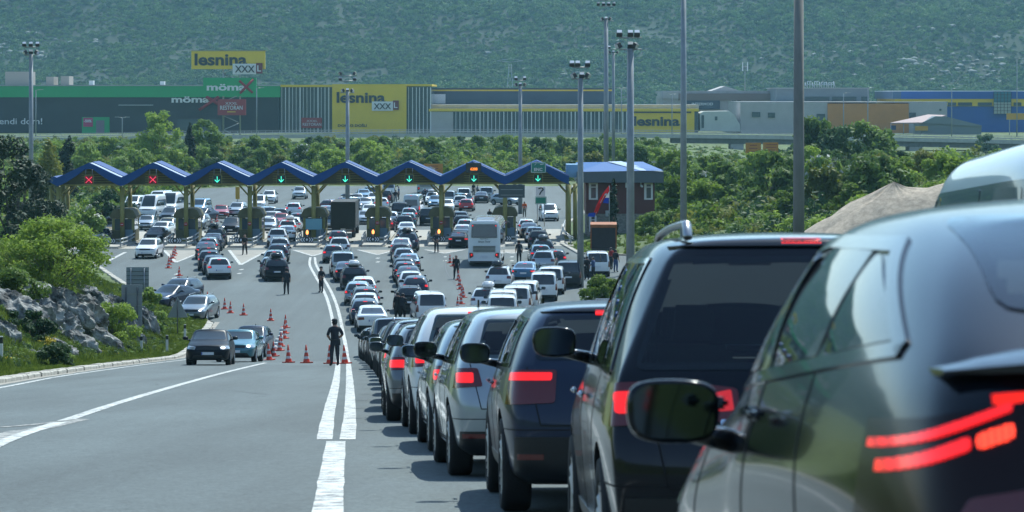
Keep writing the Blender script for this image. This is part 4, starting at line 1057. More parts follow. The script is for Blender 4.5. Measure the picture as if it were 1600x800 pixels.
# striped and yellow furniture hall
root = empty('furniture_hall', wp(560, 205, BY)); tag(root, 'store hall with white striped glass walls and a plain yellow block', 'store')
C_('glass_wall', GLF, None, 438, 519, 136, 215, BY, 50); C_('yellow_block', YEL, None, 519, 635, 131.5, 215, BY - 1.4, 52); C_('glass_wall', GLF, None, 635, 674, 136, 215, BY, 50)
C_('cornice', YEL, None, 437, 519, 132.5, 136, BY - .3, 50.6); C_('cornice', YEL, None, 635, 675, 131.5, 134.6, BY - .3, 50.6)
bm = NB(); rnd = random.Random(8)
for x in [440 + 5.6 * i for i in range(14)] + [638, 644, 650, 655, 661, 667, 672]: bx_px(bm, x, x + rnd.choice((.7, 1.1, 1.7)), 136.5, 205, BY - .25, .3)
ch(obj('cladding_stripes', bm, WHT))
ch(px_txt('lettering', 'lesnina', 526, 602, 160, 144, INK, None, BY - 1.5, weight=.13))
C_('emblem_board', WHT, None, 581, 614, 158.5, 173, BY - 2, .5); C_('emblem_board', DKRED, None, 614, 623, 157, 171.5, BY - 2.05, .5)
ch(px_txt('lettering', 'XXX', 584, 611, 170.5, 161.5, INK, None, BY - 2.1, weight=.03)); ch(px_txt('lettering', 'L', 615.5, 621, 168.5, 160, WHT, None, BY - 2.15, weight=.03))
ch(px_txt('lettering', 'DOBRO DOŠLI', 528, 573, 198, 194.2, INK, None, BY - 1.5, weight=.02))
C_('restaurant_board', REDS, None, 471, 503, 184, 200, BY - .5, .4); ch(px_txt('lettering', 'XXXL', 479, 496, 190.5, 187.4, WHT, None, BY - .6)); ch(px_txt('lettering', 'RESTORAN', 473, 502, 196.5, 192, WHT, None, BY - .6))
# low striped wing and dark hall
root = empty('warehouse', wp(820, 205, BY)); tag(root, 'dark blue grey flat roofed hall rising behind the low striped wing', 'warehouse')
C_('wall', NAVY, None, 676, 957, 142, 167, BY + 30, 50); C_('cornice', YEL, None, 675, 958, 140, 142.3, BY + 29.7, 51); C_('roof', mat('dark_roof', (.05, .06, .07), .7), None, 675, 958, 137.4, 140, BY + 29.5, 51)
C_('emblem_board', WHT, None, 676, 696, 147, 162, BY + 29.5, .4)
root = empty('showroom', wp(850, 205, BY)); tag(root, 'low showroom wing with white striped wall ending in a yellow front', 'store')
C_('roof', ROOFG, None, 670, 1092, 163.5, 169.5, BY + 6, 22); C_('wall', GLF, None, 672, 988, 174, 215, BY, 24); C_('cornice', YEL, None, 670, 1092, 170, 174, BY - .3, 25); C_('yellow_front', YEL, None, 988, 1085, 174, 215, BY - .2, 25); C_('end_wall', GLF, None, 1085, 1091, 174, 215, BY, 24)
C_('grey_panel', GREYW, None, 672, 708, 175, 205, BY - .2, .5)
bm = NB()
for i in range(45): x = 712 + i * 6.2; bx_px(bm, x, x + rnd.choice((.7, 1, 1.6)), 174.5, 205, BY - .25, .3)
ch(obj('cladding_stripes', bm, WHT)); ch(px_txt('lettering', 'lesnina', 990, 1062, 196, 182, INK, None, BY - .3, weight=.13))
C_('trim_board', INK, None, 990, 1080, 174.3, 176.5, BY - .5, .3)
# pylon sign
root = empty('advertising_pylon', wp(362, 205, 762)); tag(root, 'tall lattice pylon carrying yellow, green and red store boards', 'pylon sign')
C_('yellow_board', YEL, None, 299, 414, 80, 108, 762, 1.2); C_('board_frame', mat('brass_trim', (.35, .28, .12), .6), None, 298, 415.5, 78.8, 80, 761.9, 1.4)
ch(px_txt('lettering', 'lesnina', 304, 386, 101.5, 84, INK, None, 761.9, weight=.14)); C_('emblem_board', WHT, None, 363.5, 400, 99.5, 116, 761.2, .5); C_('emblem_board', DKRED, None, 400, 410, 98.5, 115, 761.1, .5)
ch(px_txt('lettering', 'XXX', 367, 398, 113, 102.5, INK, None, 761, weight=.04)); ch(px_txt('lettering', 'L', 402, 408, 111.5, 102, WHT, None, 761, weight=.03))
C_('green_board', WGRN, None, 317.5, 400.5, 121.5, 150, 762, 1); ch(px_txt('lettering', 'möma', 323, 384, 141, 130.5, WHT, None, 761.9, weight=.08))
bm = NB()
for a, b in (((374, 126), (395, 145)), ((375, 146), (396, 124))): tube(bm, wp(*a, 761.9), wp(*b, 761.9), .4, .4, 4)
ch(obj('lettering_cross', bm, REDS)); C_('red_board', REDS, None, 340, 384, 155, 180, 762, .8)
ch(px_txt('lettering', 'XXXL', 352, 371, 163.5, 159.5, WHT, None, 761.9)); ch(px_txt('lettering', 'RESTORAN', 344, 379, 171.5, 165, WHT, None, 761.9, weight=.01)); C_('board_stripe', YEL, None, 355, 368, 174, 175.5, 761.9, .1)
bm = NB()
for x in (349, 375): tube(bm, wp(x, 80, 763.5), wp(x, 215, 763.5), .25, .25, 6)
for x in (349, 375): tube(bm, wp(x, 80, 765.5), wp(x, 215, 765.5), .25, .25, 6)
for i in range(12): tube(bm, wp(349 if i % 2 else 375, 82 + i * 11, 763.5), wp(375 if i % 2 else 349, 93 + i * 11, 763.5), .12, .12, 5)
ch(obj('lattice_mast', bm, STEEL))
# right-hand workshops
root = empty('brown_workshop', wp(1120, 205, BY + 60)); tag(root, 'flat brown roofed workshop with a dark name board', 'workshop')
Y2 = BY + 60
C_('wall', GREYW, None, 1036, 1212, 150, 200, Y2, 40); C_('fascia', mat('brown_fascia', (.22, .17, .15), .8), None, 1060, 1213, 146, 157, Y2 - .5, 41); C_('fascia', mat('pale_fascia', (.45, .43, .42), .8), None, 1035, 1060, 144, 154, Y2 - .6, 30); C_('roof', ROOFG, None, 1035, 1213, 142, 146, Y2 + 1, 40)
bm = NB(); a = wp(1110, 142.5, Y2 + 5); b = wp(1158, 142.5, Y2 + 5); t = wp(1133, 134.5, Y2 + 5); vs_ = [(a.x, a.z), (b.x, b.z), (t.x, t.z)]; prism(bm, vs_, Y2 + 5, Y2 + 25); fix(bm); ch(obj('roof_gable', bm, GREYW))
C_('name_board', mat('board_blue', (.05, .07, .10), .6), None, 1073, 1125, 157, 171, Y2 - .8, .3); ch(px_txt('lettering', 'INTERMOD', 1081, 1114, 164.5, 160.5, WHT, None, Y2 - .85, weight=.02))
for x in (1144, 1152): C_('window', GLF, None, x, x + 6, 156, 166, Y2 - .3, .3)
root = empty('cell_mast', wp(1164, 142, Y2 + 6)); tag(root, 'slim phone mast with panel antennas on the brown roof', 'phone mast')
bm = NB(); tube(bm, wp(1164, 143, Y2 + 6), wp(1164, 112, Y2 + 6), .12, .1, 6); ch(obj('mast', bm, STEEL))
for x in (1160.5, 1168): C_('antenna', WHT, None, x - .9, x + .9, 97, 111, Y2 + 5.5, .5)
bm = NB(); tube(bm, wp(1160, 104, Y2 + 6), wp(1168, 104, Y2 + 6), .1, n=5); tube(bm, wp(1164, 112, Y2 + 6), wp(1164, 97, Y2 + 6), .1, n=5); ch(obj('antenna_frame', bm, STEEL))
root = empty('arched_hall', wp(1125, 205, BY)); tag(root, 'small white barrel roofed hall with one dark window', 'hall')
bm = NB(); prof = [(1094, 205), (1094, 177), (1100, 174), (1140, 173.5), (1146, 178), (1156, 194), (1157, 205)]
prism(bm, [(wp(x, y, BY).x, wp(x, y, BY).z) for x, y in prof], BY, BY + 14); fix(bm); ch(obj('shell', bm, mat('cream_sheet', (.5, .52, .48), .6, var=.08, vscale=.5))); C_('window', GLF, None, 1117, 1121, 182, 188, BY - .2, .2); C_('door', GLF, None, 1096, 1100, 180, 200, BY - .2, .2)
root = empty('grey_factory', wp(1300, 205, BY)); tag(root, 'long grey factory with an orange section in its wall', 'factory')
C_('wall', GREYW, None, 1157, 1293, 160, 215, BY, 45); C_('orange_wall', ORNG, None, 1293, 1420, 162, 215, BY - .3, 46); C_('wall', GREYW, None, 1420, 1480, 160.5, 215, BY, 45); C_('roof_edge', ROOFG, None, 1156, 1481, 158.8, 160.5, BY + .5, 45)
for x0, x1, y0, y1 in ((1175, 1188, 175, 183), (1200, 1211, 176, 184), (1276, 1289, 178, 189), (1421, 1431, 176, 184), (1468, 1471, 170, 173)): C_('window', GLF, None, x0, x1, y0, y1, BY - .35, .3)
root = empty('office_block', wp(1280, 160, BY + 40)); tag(root, 'grey upper office storey with dark strip windows and rooftop letters', 'office building')
C_('wall', mat('blue_grey_render', (.20, .23, .25), .8, var=.08, vscale=.3), None, 1213, 1358, 138.5, 200, BY + 40, 30); C_('roof_edge', STEEL, None, 1212, 1359, 137, 138.5, BY + 39.6, 31)
for x0, x1 in ((1258, 1296), (1300, 1338), (1346, 1355)): C_('window', GLF, None, x0, x1, 151, 158, BY + 39.7, .3)
bm = NB()
for i in range(13):
    x = 1258 + i * 3.7; h = rnd.choice((128, 127, 129)); tube(bm, wp(x, 137, BY + 45), wp(x, h, BY + 45), .14, n=4)
    if i % 3: tube(bm, wp(x, h, BY + 45), wp(x + 2.6, h + .3, BY + 45), .14, n=4); tube(bm, wp(x, 132, BY + 45), wp(x + 2.4, 132, BY + 45), .14, n=4)
    else: tube(bm, wp(x, h, BY + 45), wp(x + 2.6, 136, BY + 45), .14, n=4)
ch(obj('rooftop_sign', bm, WHT))
root = empty('blue_yellow_store', wp(1500, 205, BY + 20)); tag(root, 'blue store with a yellow window band and a glass grid bay', 'store')
BLU = mat('royal_blue_cladding', (.015, .09, .34), .5, var=.05, vscale=.2); Y2 = BY + 20
C_('wall', BLU, None, 1480, 1640, 166, 215, Y2, 40); C_('yellow_band', YEL, None, 1398, 1640, 154.5, 166, Y2 - .2, 40); C_('blue_fascia', BLU, None, 1408, 1640, 143, 154.5, Y2 - .5, 41); C_('blue_fascia', mat('slate_blue', (.06, .12, .22), .5), None, 1395, 1408, 143.5, 154.5, Y2 - .4, 41); C_('roof_edge', WHT, None, 1395, 1640, 141.6, 143, Y2 - .4, 41)
for x0, x1 in ((1481, 1494), (1497, 1519), (1528, 1550), (1584, 1596)): C_('window', GLF, None, x0, x1, 160, 165.5, Y2 - .5, .3)
C_('glass_bay', mat('cyan_glass', (.06, .25, .34), .15), None, 1553, 1580, 143, 160, Y2 - 1, .6); C_('glass_bay', mat('pale_glass', (.5, .55, .5), .3), None, 1553, 1580, 160, 178, Y2 - 1, .6)
bm = NB()
for i in range(6): bx_px(bm, 1553 + i * 5.4 - .25, 1553 + i * 5.4 + .25, 143, 178, Y2 - 1.3, .3)
for i in range(8): bx_px(bm, 1553, 1580, 143 + i * 5 - .25, 143 + i * 5 + .25, Y2 - 1.25, .2)
ch(obj('bay_grid', bm, INK))
root = empty('tyre_shed', wp(1460, 205, BY - 30)); tag(root, 'small open shed with a pinkish pitched roof and yellow board', 'shed')
Y2 = BY - 30; P_ = lambda x, y: (wp(x, y, Y2).x, wp(x, y, Y2).z)
bm = NB(); prism(bm, [P_(1462, 181.5), P_(1478, 182), P_(1534, 196), P_(1534, 198), P_(1440, 192)], Y2, Y2 + 16); prism(bm, [P_(1440, 192), P_(1534, 198), P_(1534, 212), P_(1440, 212)], Y2 + .5, Y2 + 15); fix(bm); ch(obj('wall', bm, mat('shed_sheet', (.17, .20, .21), .6)))
bm = NB(); a, b, c, d = wp(1391, 193.5, Y2 - .5), wp(1440, 193, Y2 - .5), wp(1478, 181.5, Y2 + 8), wp(1450, 180.5, Y2 + 8); f = [bm.verts.new(p) for p in (a, b, c, d)]; bm.faces.new(f); r_ = bmesh.ops.extrude_face_region(bm, geom=bm.faces[:]); [setattr(v, 'co', v.co + Vector((0, 0, .3))) for v in r_['geom'] if isinstance(v, bmesh.types.BMVert)]; fix(bm); ch(obj('roof', bm, mat('pink_roof', (.36, .25, .24), .7)))
bm = NB()
for x in (1392, 1412, 1428): tube(bm, wp(x, 193, Y2), wp(x, 215, Y2), .12, n=6)
ch(obj('posts', bm, STEEL)); C_('yellow_board', mat('board_yellow', (.55, .30, .03), .6), None, 1430, 1450, 197, 204, Y2 - .2, .3); C_('round_board', mat('board_navy', (.03, .05, .12), .6), None, 1393, 1400, 196, 203, Y2 - .3, .3)
root = empty('roadside_store_sign', wp(1590, 205, BY - 40)); tag(root, 'orange yellow board on posts before the blue store', 'sign'); C_('board', mat('board_yellow', (.55, .30, .03), .6), None, 1573, 1606, 177, 187, BY - 40, .5); C_('post', STEEL, None, 1577, 1578, 187, 215, BY - 40, .3)
ch(px_txt('lettering', 'Bauzentrum', 1576, 1604, 184, 180, INK, None, BY - 40.1)) if False else None

# ------------------------------------------------------------------ viaduct
def vz(px): return 211.5 + ((px - 760) / 850) ** 2 * 11
VY = 700.0
root = empty('viaduct', wp(1200, 215, VY)); tag(root, 'long grey concrete viaduct with steel guard rails crossing before the stores', 'bridge')
def ribbon(pxs, ya, yb, Y, depth, m, name):
    bm = NB(); rows = []
    for px in pxs:
        a = wp(px, vz(px) + ya, Y); b = wp(px, vz(px) + yb, Y); rows.append([bm.verts.new(p) for p in ((a.x, Y, a.z), (a.x, Y + depth, a.z), (b.x, Y + depth, b.z), (b.x, Y, b.z))])
    for A, B in zip(rows[:-1], rows[1:]):
        for k in range(4): bm.faces.new((A[k], A[(k + 1) % 4], B[(k + 1) % 4], B[k]))
    bm.faces.new(rows[0]); bm.faces.new(rows[-1]); fix(bm); return ch(obj(name, bm, m))
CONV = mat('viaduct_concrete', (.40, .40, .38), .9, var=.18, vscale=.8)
pxs = list(range(-300, 1900, 25))
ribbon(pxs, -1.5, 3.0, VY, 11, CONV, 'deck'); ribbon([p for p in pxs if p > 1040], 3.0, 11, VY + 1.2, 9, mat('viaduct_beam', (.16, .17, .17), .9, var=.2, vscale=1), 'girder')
ribbon(pxs, -3.2, -1.5, VY + .1, .25, CONV, 'parapet')
ribbon(pxs, -5.6, -4.6, VY + .5, .08, STEEL, 'guard_rail'); ribbon(pxs, -8.6, -8.1, VY + .4, .06, STEEL, 'hand_rail'); ribbon(pxs, -6.4, -5.6, VY + 10, .1, STEEL, 'guard_rail'); ribbon(pxs, -9.6, -9.2, VY + 10.4, .06, STEEL, 'hand_rail')
bm = NB()
for px in range(-300, 1900, 11):
    p = wp(px, vz(px) - 1.5, VY + .45); box(bm, (p.x, p.y, p.z + .55), (.09, .09, 1.1)); p = wp(px, vz(px) - 2.5, VY + 10.4); box(bm, (p.x, p.y, p.z + .55), (.09, .09, 1.1))
ch(obj('railing', bm, STEEL))
for px in (1150, 1290, 1428, 1560, 1700):
    bm = NB(); p = wp(px, vz(px) + 10, VY + 5); box(bm, (p.x, p.y, p.z / 2 - 1), (3.2, 7, p.z + 2)); ch(obj('pier', bm, CONV))
# ------------------------------------------------------------------ toll plaza
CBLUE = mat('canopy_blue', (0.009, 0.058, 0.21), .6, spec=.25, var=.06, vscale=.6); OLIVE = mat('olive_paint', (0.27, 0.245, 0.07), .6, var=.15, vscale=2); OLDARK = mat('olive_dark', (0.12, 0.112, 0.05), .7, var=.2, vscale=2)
SHEEN = mat('painted_roof_sheen', (0.62, 0.66, 0.68), .25, coat=.3); GREYP = mat('grey_panel_paint', (.20, .22, .23), .5, var=.1, vscale=2)
def cyl(px): return 262.0 + 6.0 * (px - 89) / 800          # distance of the canopy front at a column pixel
def cp(px, py, dy=0.0):
    Y = cyl(px) + dy; return wp(px, py, Y)
def plx(px): return wp(px, 300, cyl(px)).x
VAL = [89, 189, 289, 389, 489, 589, 689, 789, 889]
can = empty('toll_canopy', (plx(489), cyl(489), 0)); tag(can, 'long blue zigzag canopy on olive columns spanning every toll lane', 'canopy')
def K(o, par=None):
    o.parent = par or can
    if par is None: o.matrix_parent_inverse = Matrix.Translation(-can.location)
    return o
def wave(t):       # 0 valley .. 1 peak along half a gable
    return .90 * t + .10 * (.5 - .5 * math.cos(math.pi * t))
ZV0, ZV1, ZP0, ZP1 = 5.28, 6.08, 6.85, 7.42      # valley underside/top, peak underside/top of the fascia
DEP = 6.5
for gi in range(8):
    x0, x1 = plx(VAL[gi]), plx(VAL[gi + 1]); y0, y1 = cyl(VAL[gi]), cyl(VAL[gi + 1]); n = 16
    def ring(t, dy, top):
        u = 1 - abs(2 * t - 1); x = lerp(x0, x1, t); y = lerp(y0, y1, t) + dy
        return Vector((x, y, lerp(ZV1, ZP1, wave(u)) if top else lerp(ZV0, ZP0, min(1, u * 1.12) ** 1.25)))
    bm = NB(); rows = []
    for k in range(n + 1):
        t = k / n; rows.append([bm.verts.new(ring(t, dy, tp)) for dy, tp in ((0, True), (.5, True), (.5, False), (0, False))])
    for A, B in zip(rows[:-1], rows[1:]):
        for k in range(4): bm.faces.new((A[k], A[(k + 1) % 4], B[(k + 1) % 4], B[k]))
    bm.faces.new(rows[0]); bm.faces.new(rows[-1]); fix(bm); K(obj('fascia', bm, CBLUE))
    # roof skin, with the sky's reflection painted as a pale strip along its front
    for nm, d0, d1, m, dz in (('roof_front_strip', .52, 2.3, SHEEN, -.03), ('roof_skin', 2.3, DEP, CBLUE, .03)):
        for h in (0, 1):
            if nm == 'roof_front_strip' and h == 0 and gi < 6: m_ = CBLUE
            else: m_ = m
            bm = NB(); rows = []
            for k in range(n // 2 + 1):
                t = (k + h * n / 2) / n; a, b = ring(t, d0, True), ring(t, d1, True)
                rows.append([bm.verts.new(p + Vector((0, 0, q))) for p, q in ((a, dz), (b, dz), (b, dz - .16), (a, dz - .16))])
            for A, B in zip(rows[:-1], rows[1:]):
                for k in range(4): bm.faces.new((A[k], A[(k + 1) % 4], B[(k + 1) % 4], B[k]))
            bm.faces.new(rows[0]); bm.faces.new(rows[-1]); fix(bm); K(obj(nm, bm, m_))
    # gable lining set back behind the fascia, and the beam under it
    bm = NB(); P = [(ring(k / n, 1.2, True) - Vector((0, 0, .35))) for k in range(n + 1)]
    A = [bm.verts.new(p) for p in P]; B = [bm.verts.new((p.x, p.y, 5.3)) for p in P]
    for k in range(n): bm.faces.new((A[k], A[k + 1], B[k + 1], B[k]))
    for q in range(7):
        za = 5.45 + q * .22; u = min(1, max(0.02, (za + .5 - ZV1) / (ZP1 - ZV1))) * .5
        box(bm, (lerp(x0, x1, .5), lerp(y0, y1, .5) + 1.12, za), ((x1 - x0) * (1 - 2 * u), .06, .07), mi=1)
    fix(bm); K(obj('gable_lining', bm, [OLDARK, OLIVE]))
    bm = NB(); box(bm, ((x0 + x1) / 2, (y0 + y1) / 2 + .7, 5.36), (x1 - x0, .28, .13)); box(bm, ((x0 + x1) / 2, (y0 + y1) / 2 + 4.5, 5.36), (x1 - x0, .28, .16)); K(obj('tie_beam', bm, OLIVE))
    bm = NB(); tube(bm, ring(.5, 3, True) - Vector((1.2, 0, 1.5)), ring(.5, 3, True) - Vector((0, 0, 1.5)), .05, n=6); K(obj('lamp_batten', bm, WHT))
# left and right ends
bm = NB(); x0 = plx(89); prism(bm, [(x0 - .95, 5.75), (x0 + .02, 5.32), (x0 + .02, 6.05), (x0 - .3, 6.2), (x0 - .95, 5.98)], cyl(89) + .02, cyl(89) + 5); fix(bm); K(obj('end_cap', bm, CBLUE))
for vi, px in enumerate(VAL):
    x, y = plx(px), cyl(px)
    for dy in ((.9, 6.2) if px not in (89, 889) else (.9, 3.4, 6.2)):
        bm = NB(); r = .21; tube(bm, (x, y + dy, .15), (x, y + dy, 5.2), r, r, 14); box(bm, (x, y + dy, .2), (.7, .7, .12)); fix(bm); c = K(obj('column', bm, OLIVE))
        for s in (-1, 1):
            bm = NB(); tube(bm, (x, y + dy, 4.2), (x + s * 1.0, y + dy, 5.32), .075, .075, 8); b_ = obj('brace', bm, OLIVE); b_.parent = c
    for q in range(2):
        if px in (89, 889): bm = NB(); x_ = x + (-.75 if px == 89 else .6 + q * .5); tube(bm, (x_, y + 1.5 + q * 3, .15), (x_, y + 1.5 + q * 3, 5.3), .2, .2, 12); K(obj('column', bm, OLDARK if q else OLIVE))
# booths, islands, crash noses
PAVE = mat('lane_concrete', (.36, .345, .30), .9, var=.14, vscale=.7)
bm = NB(); rows = []
for k in range(25):
    px = lerp(110, 905, k / 24); y = cyl(px); rows.append([bm.verts.new((wp(px, 0, y).x, y + d, .012)) for d in (-8.6, 24)])
for A, B in zip(rows[:-1], rows[1:]): bm.faces.new((A[0], B[0], B[1], A[1]))
fix(bm)
for f in bm.faces:
    if f.normal.z < 0: f.normal_flip()
struct(obj('road_lane_slabs', bm, PAVE))
REDR = mat('sign_red_bright', (.42, .015, .012), .4); NAV = mat('chevron_black', (.03, .032, .035), .5)
booth_first = None
names = {189: 'first', 289: 'second', 389: 'third', 489: 'fourth', 589: 'fifth', 689: 'sixth', 789: 'seventh'}
for px in VAL[1:-1]:
    x, y = plx(px), cyl(px)
    # island
    bm = NB(); prism(bm, [(x - 1.1, y - 7.6), (x - .9, y - 8.3), (x + .9, y - 8.3), (x + 1.1, y - 7.6), (x + 1.1, y + 20), (x - 1.1, y + 20)], -.02, .17, plane='xy'); fix(bm)
    isl = struct(obj('kerb_island', bm, CONC))
    b = empty('toll_booth', (x, y + 3.2, .17)); tag(b, 'olive toll booth with dark glass under the %s column of the canopy from the left' % names[px], 'toll booth', 'toll booths under the canopy')
    bm = NB(); w, d = 2.05, 3.4
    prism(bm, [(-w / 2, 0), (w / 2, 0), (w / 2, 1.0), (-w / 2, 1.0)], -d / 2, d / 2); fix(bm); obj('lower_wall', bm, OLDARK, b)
    for sx in (-1, 1):
        for sy in (-1, 1): bm = NB(); box(bm, (sx * (w / 2 - .12), sy * (d / 2 - .1), 1.55), (.24, .2, 1.1)); obj('corner_post', bm, OLIVE, b)
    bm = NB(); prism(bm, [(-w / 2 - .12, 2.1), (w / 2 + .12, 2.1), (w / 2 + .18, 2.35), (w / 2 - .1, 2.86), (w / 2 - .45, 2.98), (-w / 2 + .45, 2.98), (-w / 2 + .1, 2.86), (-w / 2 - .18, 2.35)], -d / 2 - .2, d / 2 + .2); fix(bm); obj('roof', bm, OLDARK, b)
    for sx in (-1, 1): bm = NB(); box(bm, (sx * .42, -d / 2 + .06, 1.55), (.72, .05, 1.0)); obj('window', bm, GLF, b)
    for sx in (-1, 1): bm = NB(); box(bm, (sx * (w / 2 - .06), 0, 1.55), (.05, d - .5, 1.0)); obj('window', bm, GLF, b)
    bm = NB(); box(bm, (.55, -d / 2 - .03, .62), (.7, .05, .9)); obj('door_panel', bm, mat('booth_blue_grey', (.14, .22, .27), .5), b)
    bm = NB(); lathe(bm, [(.001, 0), (.18, 0), (.18, .02), (.001, .02)], 16, 'Y'); fix(bm)
    sg = tag(obj('no_entry_sign', bm, REDR, None, (x - .0, y + .64, 1.75)), 'small round red sign on the %s canopy column from the left' % names[px], 'sign', 'round signs on the canopy columns')
    bm = NB(); box(bm, (0, -.03, .0), (.24, .015, .05)); obj('bar', bm, WHT, sg)
    # crash barrier around the nose
    c = empty('crash_barrier', (x, y - 7.2, .17)); tag(c, 'steel rail frame with black and white arrows before the %s booth from the left' % names[px], 'barrier', 'crash barriers before the booths')
    bm = NB()
    for zz in (.28, .62): box(bm, (0, -.55, zz), (1.9, .06, .13))
    obj('front_rail', bm, STEEL, c)
    for sx in (-1, 1):
        bm = NB()
        for zz in (.30, .62):
            vs_ = [Vector((sx * .98, -.5, zz)), Vector((sx * 1.12, 3.0, zz)), Vector((sx * 1.12, 8, zz + .15))]
            path_tube(bm, vs_, .07, 6)
        obj('side_rail', bm, STEEL, c)
    for sx in (-1, 1):
        for yy in (-.5, 1.5, 4, 6.5): bm = NB(); box(bm, (sx * 1.0, yy, .35), (.1, .1, .75)); obj('post', bm, STEEL, c)
    bm = NB(); box(bm, (0, -.62, .50), (1.15, .05, .5)); pn = obj('arrow_panel', bm, NAV, c)
    bm = NB()
    for sx in (-1, 1):
        for q in range(2):
            u = sx * (.16 + q * .2)
            prism(bm, [(u, .32), (u + sx * .09, .32), (u + sx * .21, .50), (u + sx * .09, .68), (u, .68), (u + sx * .12, .50)], -.66, -.65)
    prism(bm, [(-.10, .50), (0, .36), (.10, .50), (0, .64)], -.66, -.65); fix(bm); obj('arrows', bm, WHT, pn)
    if px in (489, 589, 689):
        bm = NB(); lathe(bm, [(.001, -.2), (.1, -.18), (.12, 0), (.08, .14), (.001, .2)], 12, 'Z'); fix(bm)
        lt = obj('warning_lamp', bm, mat('amber_lamp', (.6, .2, .05), .3, emit=(1, .3, .08), estr=2.5), c, (0, -.2, 1.15))
        bm = NB(); tube(bm, (0, -.2, .3), (0, -.2, 1.0), .03, n=6); obj('lamp_post', bm, STEEL, c)
# light blue board leaning in front of the fourth booth
p = cp(489, 360, -1); bm = NB(); box(bm, (0, 0, 0), (1.5, .06, 1.0)); o = tag(obj('blue_board', bm, mat('board_cyan', (.16, .36, .42), .5), None, (p.x, p.y + 1.2, 1.7)), 'pale blue rectangular board on two legs before the fourth booth', 'board')
bm = NB(); [box(bm, (s * .6, 0, -1.0), (.06, .06, 1.1)) for s in (-1, 1)]; obj('leg', bm, STEEL, o)
# lane signals under the gables
GRNL = mat('signal_green', (.05, .6, .45), .4, emit=(.08, .95, .62), estr=1.3); REDL = mat('signal_red', (.7, .02, .05), .4, emit=(1, .05, .12), estr=.9); SIGB = mat('signal_black', (.01, .02, .018), .4); SIGR = mat('signal_dark_red', (.22, .008, .015), .4)
ordn = ['leftmost', 'second', 'third', 'fourth', 'fifth', 'sixth', 'seventh', 'eighth']
for i in range(8):
    pxc = [139, 239, 339.5, 439.5, 539.5, 639.5, 740.5, 840.5][i]; py = 281 - i * .35; p = cp(pxc, py, -.25); red = i < 2
    s = empty('lane_signal', p); lb = ('red cross' if red else 'green down arrow')
    tag(s, 'square %s signal under the %s gable of the canopy%s' % (lb, ordn[i], '' if i == 0 else ' from the left'), 'lane signal', 'lane signals under the canopy')
    bm = NB(); box(bm, (0, 0, 0), (.78, .16, .78)); obj('case', bm, SIGR if red else SIGB, s)
    bm = NB()
    for (a, b) in ((-1, 0), (1, 0)): box(bm, (a * .40, -.06, 0), (.04, .08, .84))
    for b in (-1, 1): box(bm, (0, -.06, b * .40), (.84, .08, .04))
    obj('frame', bm, OLIVE, s)
    bm = NB(); arm = []
    if red:
        for q in (-1, 1):
            v = [(-.28, -.27 * q), (.28, .27 * q)]; tube(bm, (v[0][0], -.1, v[0][1]), (v[1][0], -.1, v[1][1]), .035, n=4)
    else:
        tube(bm, (0, -.1, .27), (0, -.1, -.24), .035, n=4)
        for q in (-1, 1): tube(bm, (0, -.1, -.26), (q * .22, -.1, -.03), .035, n=4)
    fix(bm); obj('symbol', bm, REDL if red else GRNL, s)
    bm = NB(); tube(bm, (-.3, .05, .38), (-.3, .05, .95), .025, n=5); tube(bm, (.3, .05, .38), (.3, .05, .95), .025, n=5); obj('hanger', bm, STEEL, s)
def board(name, px0, px1, py0, py1, Y, m, label, cat, border=None, th=.12):
    a, b = wp(px0, py0, Y), wp(px1, py1, Y); c = (a + b) / 2; bm = NB(); box(bm, (0, 0, 0), (b.x - a.x, th, a.z - b.z)); o = obj(name, bm, m, None, c); tag(o, label, cat)
    if border:
        bm = NB(); w, h = b.x - a.x, a.z - b.z
        for s in (-1, 1): box(bm, (s * (w / 2 - .05), -th / 2 - .004, 0), (.04, .01, h - .06)); box(bm, (0, -th / 2 - .004, s * (h / 2 - .05)), (w - .1, .01, .04))
        obj('border', bm, border, o)
    return o, c
GSIGN = mat('road_sign_green', (.01, .20, .14), .4, coat=.3)
o, c = board('message_sign', 728, 752, 254.5, 270, 264.5, mat('message_black', (.02, .03, .028), .5), 'black message board with orange lights atop the seventh gable', 'sign')
t = px_txt('message_text', '6208', 735, 746, 266, 262, mat('led_orange', (.6, .15, .02), .5, emit=(1, .25, .03), estr=1.2), None, 264.4, weight=.01); t.parent = o; t.location = t.location - c
o, c = board('tag_lane_sign', 829.5, 853, 253.5, 270, 265, GSIGN, 'green tag lane sign with white border atop the rightmost gable', 'sign', WHT)
t = px_txt('sign_text', 'ENC', 834.5, 847.5, 267, 262.5, WHT, None, 264.85, weight=.01); t.parent = o; t.location = t.location - c
bm = NB(); tube(bm, (.15, -.09, .28), (.5, -.09, .33), .04, n=4); tube(bm, (-.35, -.09, .22), (-.2, -.09, .36), .03, n=4); obj('sign_symbol', bm, WHT, o)
o, c = board('gantry_back', 779, 820, 288.5, 309, 262, mat('board_back', (.055, .075, .08), .6), 'dark back of an overhead board beneath the canopy at the seventh column', 'sign')
for k in (0, 1): bm = NB(); box(bm, (0, -.08, -.35 + k * .5), (2.0, .05, .05)); obj('rib', bm, STEEL, o)
bm = NB(); box(bm, (0, 2.0, .1), (.2, 3.9, .1)); obj('bracket', bm, STEEL, o)
o, c = board('help_sign_upper', 837, 852, 292, 307, 285, WHT, 'white square sign with a dark curved mark above a green plate', 'sign')
bm = NB(); path_tube(bm, [(-.2, -.09, .3), (.1, -.09, .42), (.28, -.09, .2), (.05, -.09, 0), (-.1, -.09, -.3)], .07, 5); obj('mark', bm, INK, o)
o2, c2 = board('green_plate', 836, 854, 307.2, 319, 285, GSIGN, 'green plate hanging right below the white sign beyond the canopy', 'sign', WHT)
bm = NB()
for sx in (-1, 1): tube(bm, (sx * .35, .1, 0), (sx * .35, .1, -2.9), .05, n=6)
obj('post', bm, STEEL, o2, (0, 0, .3))
